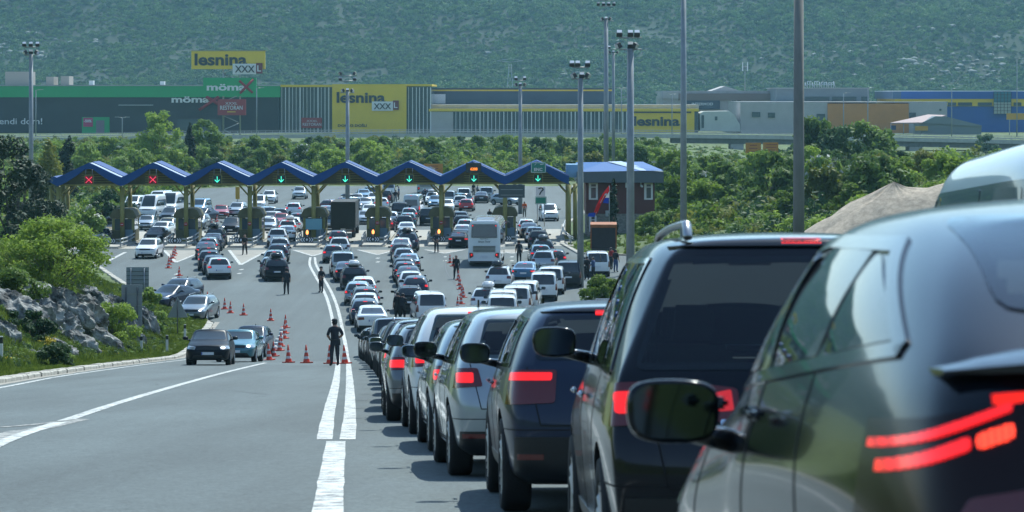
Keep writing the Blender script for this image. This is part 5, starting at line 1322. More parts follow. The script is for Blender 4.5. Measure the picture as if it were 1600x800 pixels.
# orange direction boards
ORS = mat('direction_orange', (.50, .20, .02), .5, var=.1, vscale=2); ORD = mat('direction_text', (.25, .05, .02), .5)
for (x0, x1, y0, y1, Y, lb) in ((662, 692, 256, 271.5, 400, 'orange direction board beyond the canopy between the sixth and seventh gables'), (1165, 1189, 223, 241.5, 500, 'orange direction board under the viaduct, the wider of two'), (1192, 1216, 222.5, 238.5, 500, 'orange direction board under the viaduct, nearer the tall pole')):
    o, c = board('direction_sign', x0, x1, y0, y1, Y, ORS, lb, 'road sign'); w = (x1 - x0) * Y / F; h = (y1 - y0) * Y / F
    bm = NB()
    for k in range(3): box(bm, (random.uniform(-.1, .1) * w, -.075, h * (.28 - k * .26)), (w * random.uniform(.45, .7), .02, h * .07))
    obj('text_rows', bm, ORD, o); bm = NB(); [tube(bm, (s * w * .35, .1, 0), (s * w * .35, .1, -(c.z - .2)), .07, n=6) for s in (-1, 1)]; obj('post', bm, STEEL, o)
o, c = board('yellow_column_sign', 368, 374.5, 292, 311, 330, mat('column_yellow', (.55, .32, .04), .5), 'narrow yellow upright sign beyond the third gable', 'sign')
bm = NB(); tube(bm, (0, 0, -.6), (0, 0, -c.z), .05, n=6); obj('post', bm, STEEL, o)

# ------------------------------------------------------------------ gatehouse
GY = 272.0; gs = F / GY
gh = empty('gatehouse', wp(960, 390, GY)); gh.location.z = 0; tag(gh, 'two storey gatehouse of red boards over stone with a blue metal roof', 'building'); GT = gh.location.copy()
def GP(px, py, dy=0): v = wp(px, py, GY); return Vector((v.x - GT.x, v.y - GT.y + dy, v.z))
def gbox(nm, m, x0, x1, y0, y1, dy, dep, par=gh):
    a, b = GP(x0, y0, dy), GP(x1, y1, dy); b.z = max(b.z, 0) if y1 < 380 else 0.0; bm = NB(); box(bm, ((a.x + b.x) / 2, a.y + dep / 2, (a.z + b.z) / 2), (b.x - a.x, dep, a.z - b.z)); return obj(nm, bm, m, par)
mred = mat('dark_red_boards', (.115, .035, .035), .7); nt = mred.node_tree; wv = nt.nodes.new('ShaderNodeTexWave'); wv.bands_direction = 'Z'; wv.inputs['Scale'].default_value = 1.8; tc = nt.nodes.new('ShaderNodeTexCoord'); nt.links.new(tc.outputs['Object'], wv.inputs[0]); bp = nt.nodes.new('ShaderNodeBump'); bp.inputs['Strength'].default_value = .6; nt.links.new(wv.outputs['Fac'], bp.inputs['Height']); nt.links.new(bp.outputs[0], nt.nodes['Principled BSDF'].inputs['Normal'])
mst = mat('stone_wall', (.3, .28, .25), .9); nt = mst.node_tree; bt = nt.nodes.new('ShaderNodeTexBrick'); tc = nt.nodes.new('ShaderNodeTexCoord'); mp = nt.nodes.new('ShaderNodeMapping'); mp.inputs['Rotation'].default_value = (R(90), 0, 0); nt.links.new(tc.outputs['Object'], mp.inputs[0]); nt.links.new(mp.outputs[0], bt.inputs[0])
bt.inputs['Scale'].default_value = 2.6; bt.inputs['Color1'].default_value = (.36, .34, .30, 1); bt.inputs['Color2'].default_value = (.19, .18, .165, 1); bt.inputs['Mortar'].default_value = (.12, .115, .11, 1); nt.links.new(bt.outputs[0], nt.nodes['Principled BSDF'].inputs['Base Color'])
gbox('upper_wall', mred, 916, 1023, 282, 334, 0, 9); gbox('lower_wall', mst, 917, 1022, 334, 392, .05, 8.9)
gbox('roof_fascia', mat('fascia_slate', (.085, .105, .125), .45, var=.06), 901, 1036, 268, 285, -1.0, 11.2)
bm = NB(); a, b, c, d = GP(886, 258, 1), GP(903, 268, -1), GP(948, 255, 5), GP(1036, 266, -1); e = GP(1011, 256, 9); f = GP(903, 257, 9)
V_ = [bm.verts.new(p) for p in (b, d, e, c, f)]; bm.faces.new((V_[0], V_[1], V_[3])); bm.faces.new((V_[1], V_[2], V_[3])); bm.faces.new((V_[0], V_[3], V_[4])); fix(bm); obj('roof_slope', bm, mat('roof_blue_metal', (.015, .10, .30), .55, spec=.3), gh)
bm = NB(); a, b2, c2 = GP(952, 255.2, 4.7), GP(974, 255, 6), GP(1021, 267.2, -.8); V_ = [bm.verts.new(p + Vector((0, 0, .06))) for p in (a, b2, c2, GP(1000, 267, -.9))]; bm.faces.new(V_); fix(bm); obj('roof_sheet_pale', bm, mat('roof_pale_metal', (.42, .48, .54), .3, metal=.3), gh)
gbox('roof_wing', mat('wing_pale_blue', (.16, .33, .50), .4), 885, 904, 257, 277, -.3, 4)
for nm, (x0, x1, y0, y1) in (('window', (920, 934, 286, 312)), ('window', (1006.5, 1020, 286, 312)), ('window', (920.5, 932, 337, 362)), ('window', (1007, 1020.5, 334.5, 362))):
    w = gbox('window', WHT, x0, x1, y0, y1, -.08, .1); gl = gbox('pane', GLF, x0 + 3.6, x1 - 3, y0 + 7, y1 - 2.5, -.13, .06, w); gbox('pane', GLF, x0 + 3.6, x1 - 3, y0 + 2, y0 + 5.5, -.13, .06, w)
gbox('air_conditioner', WHT, 977, 981, 285, 293, -.35, .3)
gbox('air_conditioner', mat('grey_unit', (.4, .42, .43), .5), 946, 951, 329, 338, -.3, .3)
bm = NB(); tube(bm, GP(1001, 284, -.5), GP(1001, 290, -.5), .05, n=6); tube(bm, GP(1001, 290, -.5), GP(1003, 291, -.7), .1, n=8); obj('wall_camera', bm, WHT, gh)
# flag
fl = empty('flag', wp(946, 392, 262)); fl.location.z = .1; tag(fl, 'limp red, white and blue flag on a slim pole before the red gatehouse', 'flag'); L0 = fl.location.copy(); FP = lambda x, y, dy=0: wp(x, y, 262) - L0 + Vector((0, dy, 0))
bm = NB(); tube(bm, (FP(952, 392).x, 0, 0), FP(952, 290), .04, .03, 6); obj('pole', bm, STEEL, fl)
def cloth(nm, P, m):
    bm = NB(); A = [bm.verts.new(p) for p in P]; bm.faces.new(A); r_ = bmesh.ops.extrude_face_region(bm, geom=bm.faces[:]); [setattr(v, 'co', v.co + Vector((0, .03, 0))) for v in r_['geom'] if isinstance(v, bmesh.types.BMVert)]; fix(bm); obj(nm, bm, m, fl)
FR, FW, FB = leaf_mat('flag_red', (.75, .02, .02), (.75, .02, .02)), leaf_mat('flag_white', (.8, .8, .8), (.8, .8, .8)), leaf_mat('flag_blue', (.02, .08, .5), (.02, .08, .5))
cloth('red_band', [FP(951.5, 290, -.05), FP(952, 299, -.05), FP(941, 315, -.1), FP(934, 332, -.12), FP(928, 338, -.1), FP(931, 322, -.1), FP(942, 302, -.08)], FR)
cloth('white_band', [FP(952, 300, -.02), FP(952, 309, -.02), FP(944, 309, -.04), FP(936, 326, -.08), FP(930, 337, -.1), FP(929, 336, -.12), FP(935, 322, -.14), FP(945, 303, -.1)], FW)
cloth('blue_band', [FP(951, 309, .02), FP(951, 318, .02), FP(942, 317, 0), FP(945, 309, 0)], FB); cloth('blue_tip', [FP(931, 332, -.2), FP(929, 339, -.2), FP(918, 338, -.2), FP(920, 333, -.2)], FB)
cloth('red_fold', [FP(939, 317, -.22), FP(936, 326, -.22), FP(930, 333, -.22), FP(928, 331, -.22), FP(933, 318, -.22)], FR)
# ------------------------------------------------------------------ vegetation
LG = leaf_mat('leaves_fresh', (0.11, 0.18, 0.02), (0.27, 0.38, 0.06), scale=.5, trans=.5)
LM = leaf_mat('leaves_mid', (0.080, 0.145, 0.030), (0.22, 0.32, 0.065), scale=.45, trans=.45)
LD = leaf_mat('leaves_dark', (0.025, 0.065, 0.022), (0.08, 0.145, 0.045), scale=.5, trans=.35)
LY = leaf_mat('leaves_yellow', (0.11, 0.14, 0.02), (0.24, 0.25, 0.05), scale=.5, trans=.45)
LP = leaf_mat('needles_dark', (0.010, 0.024, 0.012), (0.026, 0.050, 0.020), scale=.6, trans=.1)
BLOS = mat('blossom', (.55, .55, .46), .8); BARK = mat('bark', (.10, .085, .065), .9, var=.3, vscale=4, bump=.6, bscale=12)
def tree_proto(name, m, seed, r, h, n, size, clumps=26, trunk=.14, shape='round', blossom=0, lean=0, low=.15, tight=1.0):
    """trunk with limbs; the crown is many leaf faces gathered in clumps of uneven size"""
    rnd = random.Random(seed); root = empty(name)
    bm = NB(); tube(bm, (0, 0, -.6), (lean * .3, 0, h * .42), trunk, trunk * .65, 8); cl = []
    for q in range(clumps):
        if shape == 'round':
            a = rnd.random() * 6.28; t = rnd.random(); rr = r * math.sqrt(rnd.random()) * (1 - .55 * max(0, t - .35) ** 1.2) ; z = h * (low + (.95 - low) * t)
            k = math.sqrt(max(0.02, 1 - (2 * t - .85) ** 2 * .62)); c = Vector((math.cos(a) * rr * k + lean * t, math.sin(a) * rr * k, z)); cr = r * rnd.uniform(.16, .36) * tight
        elif shape == 'cone':
            t = q / clumps; a = q * 2.4; rr = r * (1 - t) ** .8 * rnd.uniform(.3, .85); c = Vector((math.cos(a) * rr, math.sin(a) * rr, h * (.06 + .92 * t))); cr = r * (.42 * (1 - t) + .13)
        else:
            t = q / clumps; a = rnd.random() * 6.28; w = r * min(1, (1.02 - t) * 3.2, .55 + t * 1.6); c = Vector((math.cos(a) * w * .5, math.sin(a) * w * .5, h * (.03 + .95 * t))); cr = r * .55 * min(1, (1.05 - t) * 3)
        cl.append((c, cr))
        if q % 2 == 0 and shape != 'column': tube(bm, (lean * .1, 0, h * rnd.uniform(.12, .4)), c, trunk * .38, trunk * .1, 5)
    obj('trunk', bm, BARK, root)
    bm = NB(); tot = sum(cr ** 2 for c, cr in cl)
    for c, cr in cl: leaf_cluster(bm, c, cr, int(n * cr * cr / tot), size, rnd, .8 if shape == 'round' else 1.15)
    if blossom:
        for _ in range(blossom):
            c, cr = rnd.choice(cl); leaf_cluster(bm, c + Vector((0, 0, cr * .6)), cr * .4, 5, size * .8, rnd, mi=1)
    obj('crown', bm, [m, BLOS], root); CHILDREN[root.name] = list(root.children)
    for c in root.children: CHILDREN[c.name] = []
    return root
def hit(px, py, y0=40, y1=720, step=.5):
    """where the ray through a pixel meets the terrain"""
    y = y0
    while y < y1:
        x = (px - 800) * y / F
        if CY0 + F * (CAMZ - gz(x, y)) / y <= py: break
        y += step
    return Vector((x, y, gz(x, y)))
rnd = random.Random(11)
G = 'trees and bushes of the thicket beyond the toll plaza'
kinds = [('leafy_tree', 'fresh green bushy tree in the thicket beyond the toll plaza', [tree_proto('leafy_tree', LG, 20 + i, 3.0, 5.2, 2600, .26) for i in range(2)]),
         ('broad_tree', 'mid green broad tree in the thicket beyond the toll plaza', [tree_proto('broad_tree', LM, 30 + i, 3.2, 5.0, 2800, .27) for i in range(3)]),
         ('dark_bush', 'dark green dense bush in the thicket beyond the toll plaza', [tree_proto('dark_bush', LD, 40 + i, 2.4, 3.6, 2200, .25) for i in range(2)]),
         ('blossom_bush', 'pale flowering bush in the thicket beyond the toll plaza', [tree_proto('blossom_bush', LM, 51, 2.2, 3.4, 1900, .25, blossom=70)]),
         ('yellow_bush', 'yellowish green bush in the thicket beyond the toll plaza', [tree_proto('yellow_bush', LY, 60, 2.3, 3.4, 2000, .25)])]
used = set()
def plant(kind, x, y, s, label=None, var=None, group=G, z=None, big=False):
    g0 = gz(x, y); hgt = {0: 5.4, 1: 5.2, 2: 3.8, 3: 3.6, 4: 3.6}[kind]; lim = (CAMZ - (213 + (20 if x * F / y > 235 else 0) + 6 * ((x * F / y + 40) / 850) ** 2 - CY0) * y / F - g0) / hgt
    if label is None and not big: s = min(s, max(lim, .35))
    nm, lb, P = kinds[kind]; p = P[rnd.randrange(len(P)) if var is None else var]
    o = p if p.name not in used else dup(p)
    used.add(p.name); o.location = (x, y, (gz(x, y) if z is None else z) - .1); o.rotation_euler = (0, 0, rnd.uniform(0, 6.28)); q = rnd.uniform(.88, 1.12); o.scale = (s, s, s * q)
    tag(o, label or lb, nm.split('_')[1], group); return o
def plant_px(kind, px, py, s, **k): p = hit(px, py, 230, 700, 2); return plant(kind, p.x, p.y, s, **k)
# hand placed, then a loose filling
for px, py, k, s in ((1310, 270, 2, 1.45), (1270, 274, 1, 1.3), (1352, 268, 1, 1.3), (1246, 276, 0, .9), (1300, 282, 1, 1.2), (1395, 262, 1, 1.2), (1440, 258, 1, 1.1), (1490, 250, 2, 1.1), (1540, 240, 2, 1.3), (720, 232, 2, 1.2), (745, 238, 3, .9), (1180, 290, 0, .8), (1205, 330, 1, 1.15), (1290, 320, 3, 1.2), (1330, 312, 3, 1.0), (1100, 345, 0, .9), (1060, 345, 0, .8), (1150, 300, 2, .8), (1130, 325, 1, 1.0), (1045, 300, 3, .8), (1040, 330, 1, .8), (1230, 350, 0, .6), (1110, 290, 0, 1.1), (1070, 268, 1, 1.2), (1185, 262, 1, 1.0), (1010, 262, 0, 1.0), (960, 250, 1, .9), (900, 248, 3, .8), (1350, 300, 1, 1.0), (1260, 300, 0, 1.0), (600, 240, 1, 1.0), (500, 236, 1, 1.1), (440, 240, 0, 1.1), (395, 250, 1, 1.2), (340, 262, 4, 1.1), (560, 246, 3, .9), (660, 244, 0, .9), (790, 246, 1, 1.1), (850, 242, 0, .9), (1385, 285, 4, .9), (1420, 280, 1, .9)):
    plant_px(k, px, py, s, big=(s >= 1.3))
n = 0
while n < 105:
    px = rnd.uniform(60, 1520); py = rnd.uniform(222, 288) if px < 1030 else rnd.uniform(228, 350)
    p = hit(px, py, 230, 690, 2)
    if p.y < 452 and kl(p.y) - 2 < p.x < er(p.y) + 5: continue
    if p.y < 290 and p.x < 16: continue
    k = rnd.choice((0, 0, 0, 0, 1, 1, 1, 2, 3, 4, 4)); plant(k, p.x, p.y, rnd.uniform(.6, 1.15)); n += 1
for _ in range(26):
    y = rnd.uniform(160, 262); x = er(y) + rnd.uniform(9, 34) + (6 if y > 190 else 12)
    if math.hypot(x - 20, y - 150) < 16: continue
    plant(rnd.choice((0, 1, 2, 3, 0)), x, y, rnd.uniform(.55, .95))
# the thicket's undergrowth: one mass
low = []
for i, m in enumerate((LM, LG, LD, LM, LY)):
    bm = NB(); r2 = random.Random(70 + i)
    for _ in range(6): leaf_cluster(bm, Vector((r2.uniform(-.8, .8), r2.uniform(-.8, .8), r2.uniform(.1, .8))), .6, 40, .17, r2)
    low.append(mesh_of(bm, m, 'low'))
pts = []
while len(pts) < 6500:
    y = rnd.uniform(262, 690); x = rnd.uniform(-.2 * y, .2 * y)
    if y < 448 and kl(y) - 1.5 < x < er(y) + 4: continue
    if y < 285 and 3 < x < 16: continue
    if y > 655: continue
    s = rnd.uniform(.6, 1.9) * (.6 if y > 560 else 1) * (.5 if (x > 28 and y > 500) else 1); pts.append(((x, y, gz(x, y) - .1), (s, s, s * rnd.uniform(.7, 1.3)), (0, 0, rnd.uniform(0, 6.28)), rnd.choice((0, 0, 1, 1, 2, 3, 3, 4))))
while len(pts) < 9400:
    y = rnd.uniform(60, 300); x = er(y) + 4 + rnd.random() * 45
    if y < 285 and 3 < x < 16 and y > 238: continue
    if math.hypot((x - 20) / 1.25, y - 150) < 11: continue
    s = rnd.uniform(.5, 1.3); pts.append(((x, y, gz(x, y) - .1), (s, s, s), (0, 0, rnd.uniform(0, 6.28)), rnd.choice((0, 1, 1, 2, 3, 4))))
scatter('undergrowth', pts, low, label='low green scrub filling the ground beyond the plaza')

# individually known trees
def single(p, loc, s, label, cat, sz=None):
    o = p; o.location = loc; o.scale = (s, s, sz or s); tag(o, label, cat); return o
def at_px(px, Y): x = (px - 800) * Y / F; return Vector((x, Y, gz(x, Y) - .2))
t = single(tree_proto('poplar_tree', LG, 101, 4.4, 10.6, 6500, .27, 44), at_px(246, 480), 1, 'tall fresh green tree rising before the green and black store', 'tree')
t = single(tree_proto('round_tree', LM, 102, 3.6, 9.0, 4200, .27, 36), at_px(322, 490), 1, 'round green tree just right of the slim black cypress', 'tree')
single(tree_proto('cypress', LP, 103, .95, 9.4, 3000, .2, 30, shape='column'), at_px(297, 470), 1, 'slim black cypress left of the round tree below the store', 'cypress')
single(tree_proto('cypress', LP, 104, 1.25, 9.2, 3000, .2, 30, shape='column'), at_px(108, 350), 1, 'dark cypress standing left behind the first gable', 'cypress')
single(tree_proto('spruce', LY, 105, 2.6, 9.0, 3800, .22, 34, shape='cone'), at_px(76, 330), 1, 'yellowish green conifer between the dark pines and the cypress', 'conifer')
for i, (px, Y, s, lb) in enumerate(((18, 205, 1.0, 'tallest dark pine at the left behind the pale green tree'), (48, 225, .82, 'dark pine just right of the tallest one'), (-22, 190, 1.05, 'dark pine partly cut by the left border of the picture'))):
    single(tree_proto('pine_tree', LP, 110 + i, 3.2, 10.5, 7500, .17, 40, shape='round', low=.05, trunk=.25), at_px(px, Y), s, lb, 'pine')
single(tree_proto('gate_cypress', LP, 120, .55, 6.1, 2600, .14, 26, shape='column'), (wp(958, 0, 268).x, 268, .0), 1, 'slim dark cypress against the red gatehouse wall', 'cypress')
single(tree_proto('blossom_tree', LM, 121, 2.3, 4.6, 3600, .16, 30, blossom=150), at_px(128, 245), 1, 'blossoming bush behind the left end columns of the canopy', 'bush')
for i, (px, Y, s, m, lb) in enumerate(((165, 300, 1.0, LD, 'dark bush behind the first booth lane'), (215, 430, 1.5, LM, 'broad bush behind the white vans at the far left lanes'), (335, 436, 1.1, LD, 'dark low bush behind the third gable beside the far road'), (385, 440, 1.0, LM, 'green bush behind the fourth gable left of the white crossover'), (1015, 262, .6, LM, 'small bush beside the gatehouse stone wall'))):
    p = at_px(px, Y); p.z = max(p.z, -.1); single(tree_proto('green_bush', m, 130 + i, 2.6, 3.8, 3200, .2, 26), p, s, lb, 'bush')
# foreground left: pale green tree over the rocks
single(tree_proto('young_tree', LG, 140, 2.9, 4.8, 15000, .08, 110, trunk=.07, low=.30, tight=.62), at_px(84, 134), 1.08, 'bright pale green tree spreading over the rocks at the left', 'tree', .92)
single(tree_proto('young_bush', LG, 141, 1.6, 2.4, 7000, .08, 34, trunk=.05), at_px(176, 140), .9, 'pale green bush spilling right from the tree above the rocks', 'bush')
single(tree_proto('verge_bush', LM, 142, 1.3, 1.9, 5000, .08, 26, trunk=.04), at_px(20, 118), 1.0, 'mid green bush left below the bright tree', 'bush')
single(tree_proto('verge_bush', LM, 143, .95, 2.6, 4200, .08, 24, trunk=.04), at_px(234, 157), 1.0, 'upright green bush just right of the rectangular sign back', 'bush')
single(tree_proto('verge_bush', LD, 144, .9, 1.3, 3500, .07, 20, trunk=.04), at_px(46, 112), 1.2, 'dark round bush low on the bank amid the rocks', 'bush')
single(tree_proto('verge_bush', LD, 145, .8, 1.1, 3000, .07, 20, trunk=.04), at_px(85, 100), .9, 'dark flat bush with yellow flowers beside it', 'bush')
single(tree_proto('lane_bush', LG, 146, 1.7, 1.9, 7000, .1, 30, trunk=.05), (wp(948, 0, 186).x, 186, -.1), 1, 'pale green bush in front of the parked white van at the right', 'bush')
# grass and herbs on the near banks
GR = leaf_mat('grass_blades', (0.08, 0.13, 0.018), (0.20, 0.26, 0.05), scale=.8, trans=.45); FLW = mat('yellow_flower', (.6, .45, .02), .7)
def tuft(seed, n, h, m, fl=0):
    bm = NB(); r2 = random.Random(seed)
    for _ in range(n):
        a = r2.random() * 6.28; b = Vector((r2.gauss(0, .09), r2.gauss(0, .09), 0)); l = h * r2.uniform(.5, 1.1); t = b + Vector((math.cos(a) * l * .4, math.sin(a) * l * .4, l)); w = Vector((-math.sin(a), math.cos(a), 0)) * .013
        bm.faces.new([bm.verts.new(p) for p in (b - w, b + w, lerp(b, t, .6) + w * .8 + Vector((0, 0, l * .1)), t, lerp(b, t, .6) - w * .8 + Vector((0, 0, l * .1)))])
    for _ in range(fl): leaf_cluster(bm, Vector((r2.gauss(0, .12), r2.gauss(0, .12), h * .9)), .04, 3, .035, r2, mi=1)
    return mesh_of(bm, [m, FLW], 'tuft')
def herb(seed, m, r, n, s):
    bm = NB(); r2 = random.Random(seed)
    for _ in range(4): leaf_cluster(bm, Vector((r2.uniform(-.6, .6) * r, r2.uniform(-.6, .6) * r, r2.uniform(.2, .8) * r)), r * .5, n, s, r2)
    return mesh_of(bm, m, 'herb')
tm = [tuft(1, 46, .22, GR), tuft(2, 40, .34, GR), tuft(3, 30, .45, GR), herb(4, LM, .28, 40, .045), herb(5, LD, .36, 50, .05), herb(6, LG, .3, 40, .05), tuft(7, 24, .3, GR, 14)]
pts = []
while len(pts) < 26000:
    y = rnd.uniform(66, 205) if rnd.random() < .85 else rnd.uniform(20, 66); d = rnd.random() ** 1.3 * 17; x = kl(y) - .38 - d
    if (x * F / y) < -830 and y > 66: continue
    s = rnd.uniform(.5, 1.05) * (1 if d > 1.0 else .55); k = rnd.choices(range(7), (9, 8, 4, 3, 3, 2, .12))[0] if d > 1.2 else rnd.choice((0, 0, 1))
    pts.append(((x, y, gz(x, y) - .02), (s, s, s), (0, 0, rnd.uniform(0, 6.28)), k))
for _ in range(1500):
    y = rnd.uniform(180, 262); x = er(y) + .5 + rnd.random() * 12; s = rnd.uniform(.6, 1.2); pts.append(((x, y, gz(x, y)), (s, s, s), (0, 0, rnd.uniform(0, 6.28)), rnd.choice((0, 1, 3, 5))))
for (px, py) in ((62, 520), (68, 545), (60, 512), (72, 548), (56, 525)):
    for _ in range(9): p = hit(px + rnd.uniform(-5, 5), py + rnd.uniform(-4, 4), 60); pts.append((tuple(p), (1.2,) * 3, (0, 0, rnd.uniform(0, 6)), 6))
scatter('grass', pts, tm, label='rough green grass and herbs on the verge')

# ------------------------------------------------------------------ limestone outcrops
RK = mat('karst_rock', (0.36, 0.36, 0.34), .92, bump=.9, bscale=6); nt = RK.node_tree; b = nt.nodes['Principled BSDF']; tc = nt.nodes.new('ShaderNodeTexCoord')
n1 = nt.nodes.new('ShaderNodeTexNoise'); n1.inputs['Scale'].default_value = 1.6; n1.inputs['Detail'].default_value = 12; n1.inputs['Roughness'].default_value = .75; nt.links.new(tc.outputs['Object'], n1.inputs[0])
cr = nt.nodes.new('ShaderNodeValToRGB'); e = cr.color_ramp.elements; e[0].position = .40; e[0].color = (.03, .032, .03, 1); e[1].position = .60; e[1].color = (.38, .38, .35, 1); q = e.new(.49); q.color = (.17, .17, .16, 1)
nt.links.new(n1.outputs[0], cr.inputs[0]); nt.links.new(cr.outputs[0], b.inputs['Base Color'])
def rock(p, sx, sy, sz, tilt, seed, label):
    bm = NB(); bmesh.ops.create_icosphere(bm, subdivisions=5, radius=1.0); sd = Vector((seed * 3.7, seed * 1.3, seed))
    for v in bm.verts:
        c = v.co.copy(); rg_ = 1 - abs(noise.noise(c * 1.7 + sd)) * 2; f = 1 + .30 * noise.noise(c * 1.1 + sd) + .30 * rg_ * abs(rg_) - .16 * abs(noise.noise(Vector((c.x * 3.2, c.y * 3.2, c.z * .9)) + sd)) + .12 * noise.noise(Vector((c.x * 6, c.y * 6, c.z * 1.5)) + sd) + .035 * noise.noise(c * 13 + sd)
        c *= f; c.x = c.x * sx; c.y *= sy; c.z *= sz; v.co = c
    bmesh.ops.rotate(bm, verts=bm.verts, matrix=Matrix.Rotation(tilt, 3, 'Y'))
    for f in bm.faces: f.smooth = False
    o = obj('limestone_rock', bm, RK, None, (p.x, p.y, p.z + sz * .15)); tag(o, label, 'rock', 'limestone rocks on the left bank'); return o
RL = [(18, 500, 1.3, 1.0, .9, .5, 'pale rock at the left border above the dark bush'), (60, 505, 1.1, .8, .8, .7, 'broken grey rock second from the left border'), (95, 498, 1.5, .9, .9, .65, 'large leaning rock below the bright tree'), (128, 505, 1.1, .8, 1.0, .75, 'dark ribbed rock in the middle of the outcrop'), (150, 492, 1.0, .8, .8, .6, 'upper middle rock under the pale bush'), (172, 500, .9, .7, .9, .8, 'narrow grey rock left of the rectangular sign back'), (148, 535, 1.4, .6, .55, .55, 'long pale slab sloping down towards the kerb'), (120, 545, .9, .6, .5, .45, 'low pale rock at the foot of the dark ribbed rock'), (95, 555, .7, .5, .4, .4, 'small pale rock near the dark flat bush'), (100, 525, .8, .6, .8, .9, 'steep narrow rock between the two slabs'), (228, 520, .75, .6, 1.05, -.3, 'upright pale rock right of the rectangular sign back'), (203, 530, .6, .5, .7, .3, 'rock showing between the two sign posts'), (188, 520, .6, .5, .6, .5, 'small rock at the left sign post'), (50, 560, .4, .35, .25, .1, 'little grey stone in the grass near the left border'), (42, 462, 1.0, .8, .6, .2, 'weathered rock half hidden under the bright tree'), (80, 463, .9, .7, .5, .3, 'upper rock under the middle of the bright tree'), (135, 468, .8, .6, .6, .5, 'upper rock in shade beside the pale bush'), (30, 480, 1.2, .8, .6, .45, 'ledge rock above the left border rock'), (178, 545, .35, .3, .25, .2, 'small stone in the grass left of the sign post'), (215, 540, .4, .35, .5, .2, 'jagged little rock behind the right sign post'), (5, 530, .6, .5, .5, .4, 'grey rock cut by the left border')]
for i, (px, py, sx, sy, sz, tl_, lb) in enumerate(RL):
    p = hit(px, py, 60); rock(p, sx * .95, sy * .95, sz * 1.0, tl_, i + 1, lb)
# heap of pale gravel
hp = (19.9, 150.0); bm = NB(); N_ = 72; rows = []
for k in range(40):
    r = 14.0 * (k / 39) ** .9; row = []
    for t in range(N_):
        a = t * 2 * math.pi / N_; x = hp[0] + math.cos(a) * r * 1.25; y = hp[1] + math.sin(a) * r
        z = 8.55 - r * .80 + .55 * noise.noise(Vector((math.cos(a) * r * .25, math.sin(a) * r * .25, 3))) + .16 * noise.noise(Vector((x * 1.1, y * 1.1, 0))) - .22 * abs(noise.noise(Vector((a * 7, r * .12, 4))))
        z2 = 8.15 - math.hypot((x - hp[0] - 2.6) / 1.2, y - hp[1] + .5) * .74 + .3 * noise.noise(Vector((x * .3, y * .3, 9)))
        z = math.log(math.exp(z * 1.6) + math.exp(z2 * 1.6)) / 1.6 + .75; z = z - .35 * max(0, 1 - r / 1.8); row.append(bm.verts.new((x, y, max(z, -.5) + .05)))
    rows.append(row)
for A, B in zip(rows[:-1], rows[1:]):
    for t in range(N_): bm.faces.new((A[t], A[(t + 1) % N_], B[(t + 1) % N_], B[t])).smooth = True
bm.faces.new(rows[0]); fix(bm)
tag(obj('gravel_heap', bm, mat('crushed_stone', (.42, .35, .27), .95, var=.32, vscale=3.5, bump=1.0, bscale=14)), 'big pale heap of crushed stone at the right before the bushes', 'gravel heap')

# ------------------------------------------------------------------ masts, lamps, signs by the road
POLE = mat('mast_galvanised', (.26, .28, .29), .5, metal=.4, var=.15, vscale=1.5); CONP = mat('pole_concrete', (.20, .195, .18), .85, var=.35, vscale=1.2, stretch=(1, 1, .25)); LHEAD = mat('floodlight_case', (.035, .038, .042), .5); LREF = mat('floodlight_face', (.66, .68, .70), .2, metal=.5)
def mast(px, Y, ytop, w, label, heads, m=POLE, zb=None):
    p = at_px(px, Y); s = F / Y
    if zb is not None: p.z = zb
    o = empty('light_mast', p); ht = wp(px, ytop, Y).z - p.z; tag(o, label, 'light mast' if heads else 'pole')
    bm = NB(); tube(bm, (0, 0, -.2), (0, 0, ht), w / 2 * 1.15, w / 2 * .85, 14); fix(bm); obj('pole', bm, m, o)
    if heads: bm = NB(); [tube(bm, (-hw_, 0, ht - dz), (hw_, 0, ht - dz), .05, n=6) for hw_, dz in ((max(abs(h[0]) for h in heads), -h_) for h_ in sorted({h[1] for h in heads}))]; obj('cross_arm', bm, m, o)
    for (hx, hz_, dirx, sc) in (heads or []):
        bm = NB(); box(bm, (0, 0, 0), (.38 * sc, .30 * sc, .34 * sc), taper=(.75, .8)); bevel(bm, .03, 1); h = obj('floodlight', bm, LHEAD, o, (hx, 0, ht + hz_ + .25 * sc)); h.rotation_euler = (R(-50 if dirx == 0 else 25), 0, R(60 * dirx))
        bm = NB(); box(bm, (0, -.18 * sc, -.0), (.31 * sc, .03, .26 * sc)); obj('lens', bm, LREF, h)
    return o
H2 = lambda w, rows, sc=1.0: [(x, z, (-1 if x < -.1 else 1 if x > .1 else 0) if k % 2 == 0 else 0, sc) for k, (z, xs_) in enumerate(rows) for x in xs_]
mast(907, 203, 122, .42, 'tall floodlight mast nearest the red gatehouse on its left', H2(1, ((-.05, (-.45, .1, .5)), (.75, (-.6, -.2, .5)))))
mast(985, 196, 76, .52, 'thick floodlight mast in front of the gatehouse with dark lamps', H2(1, ((-.05, (-.8, 0, .3)), (.75, (-.75, .0, .45))), 1.1))
mast(947, 330, 30, .55, 'highest floodlight mast standing behind the gatehouse', H2(1, ((-.2, (-.45, .0, .45)), (1.5, (-.9, -.3, .3, .9)), (2.2, (-.9, 0, .9)))))
mast(958.5, 420, 82, .45, 'distant floodlight mast just right of the highest one', H2(1, ((-.2, (-.6, 0, .6)), (.5, (-.6, .6)))))
mast(543, 320, 142, .46, 'floodlight mast rising behind the fifth gable', H2(1, ((-.2, (-.5, .0, .5)), (1.1, (-.8, .8)), (1.7, (-.8, .8)))))
mast(813, 330, 134, .45, 'floodlight mast rising behind the eighth gable', H2(1, ((-.1, (-.5, .0, .5)), (.6, (-.5, .5)))))
mast(48.5, 260, 84, .42, 'floodlight mast behind the dark pines at the left', H2(1, ((-.1, (-.5, .0, .5)), (.6, (-.6, 0, .6)))))
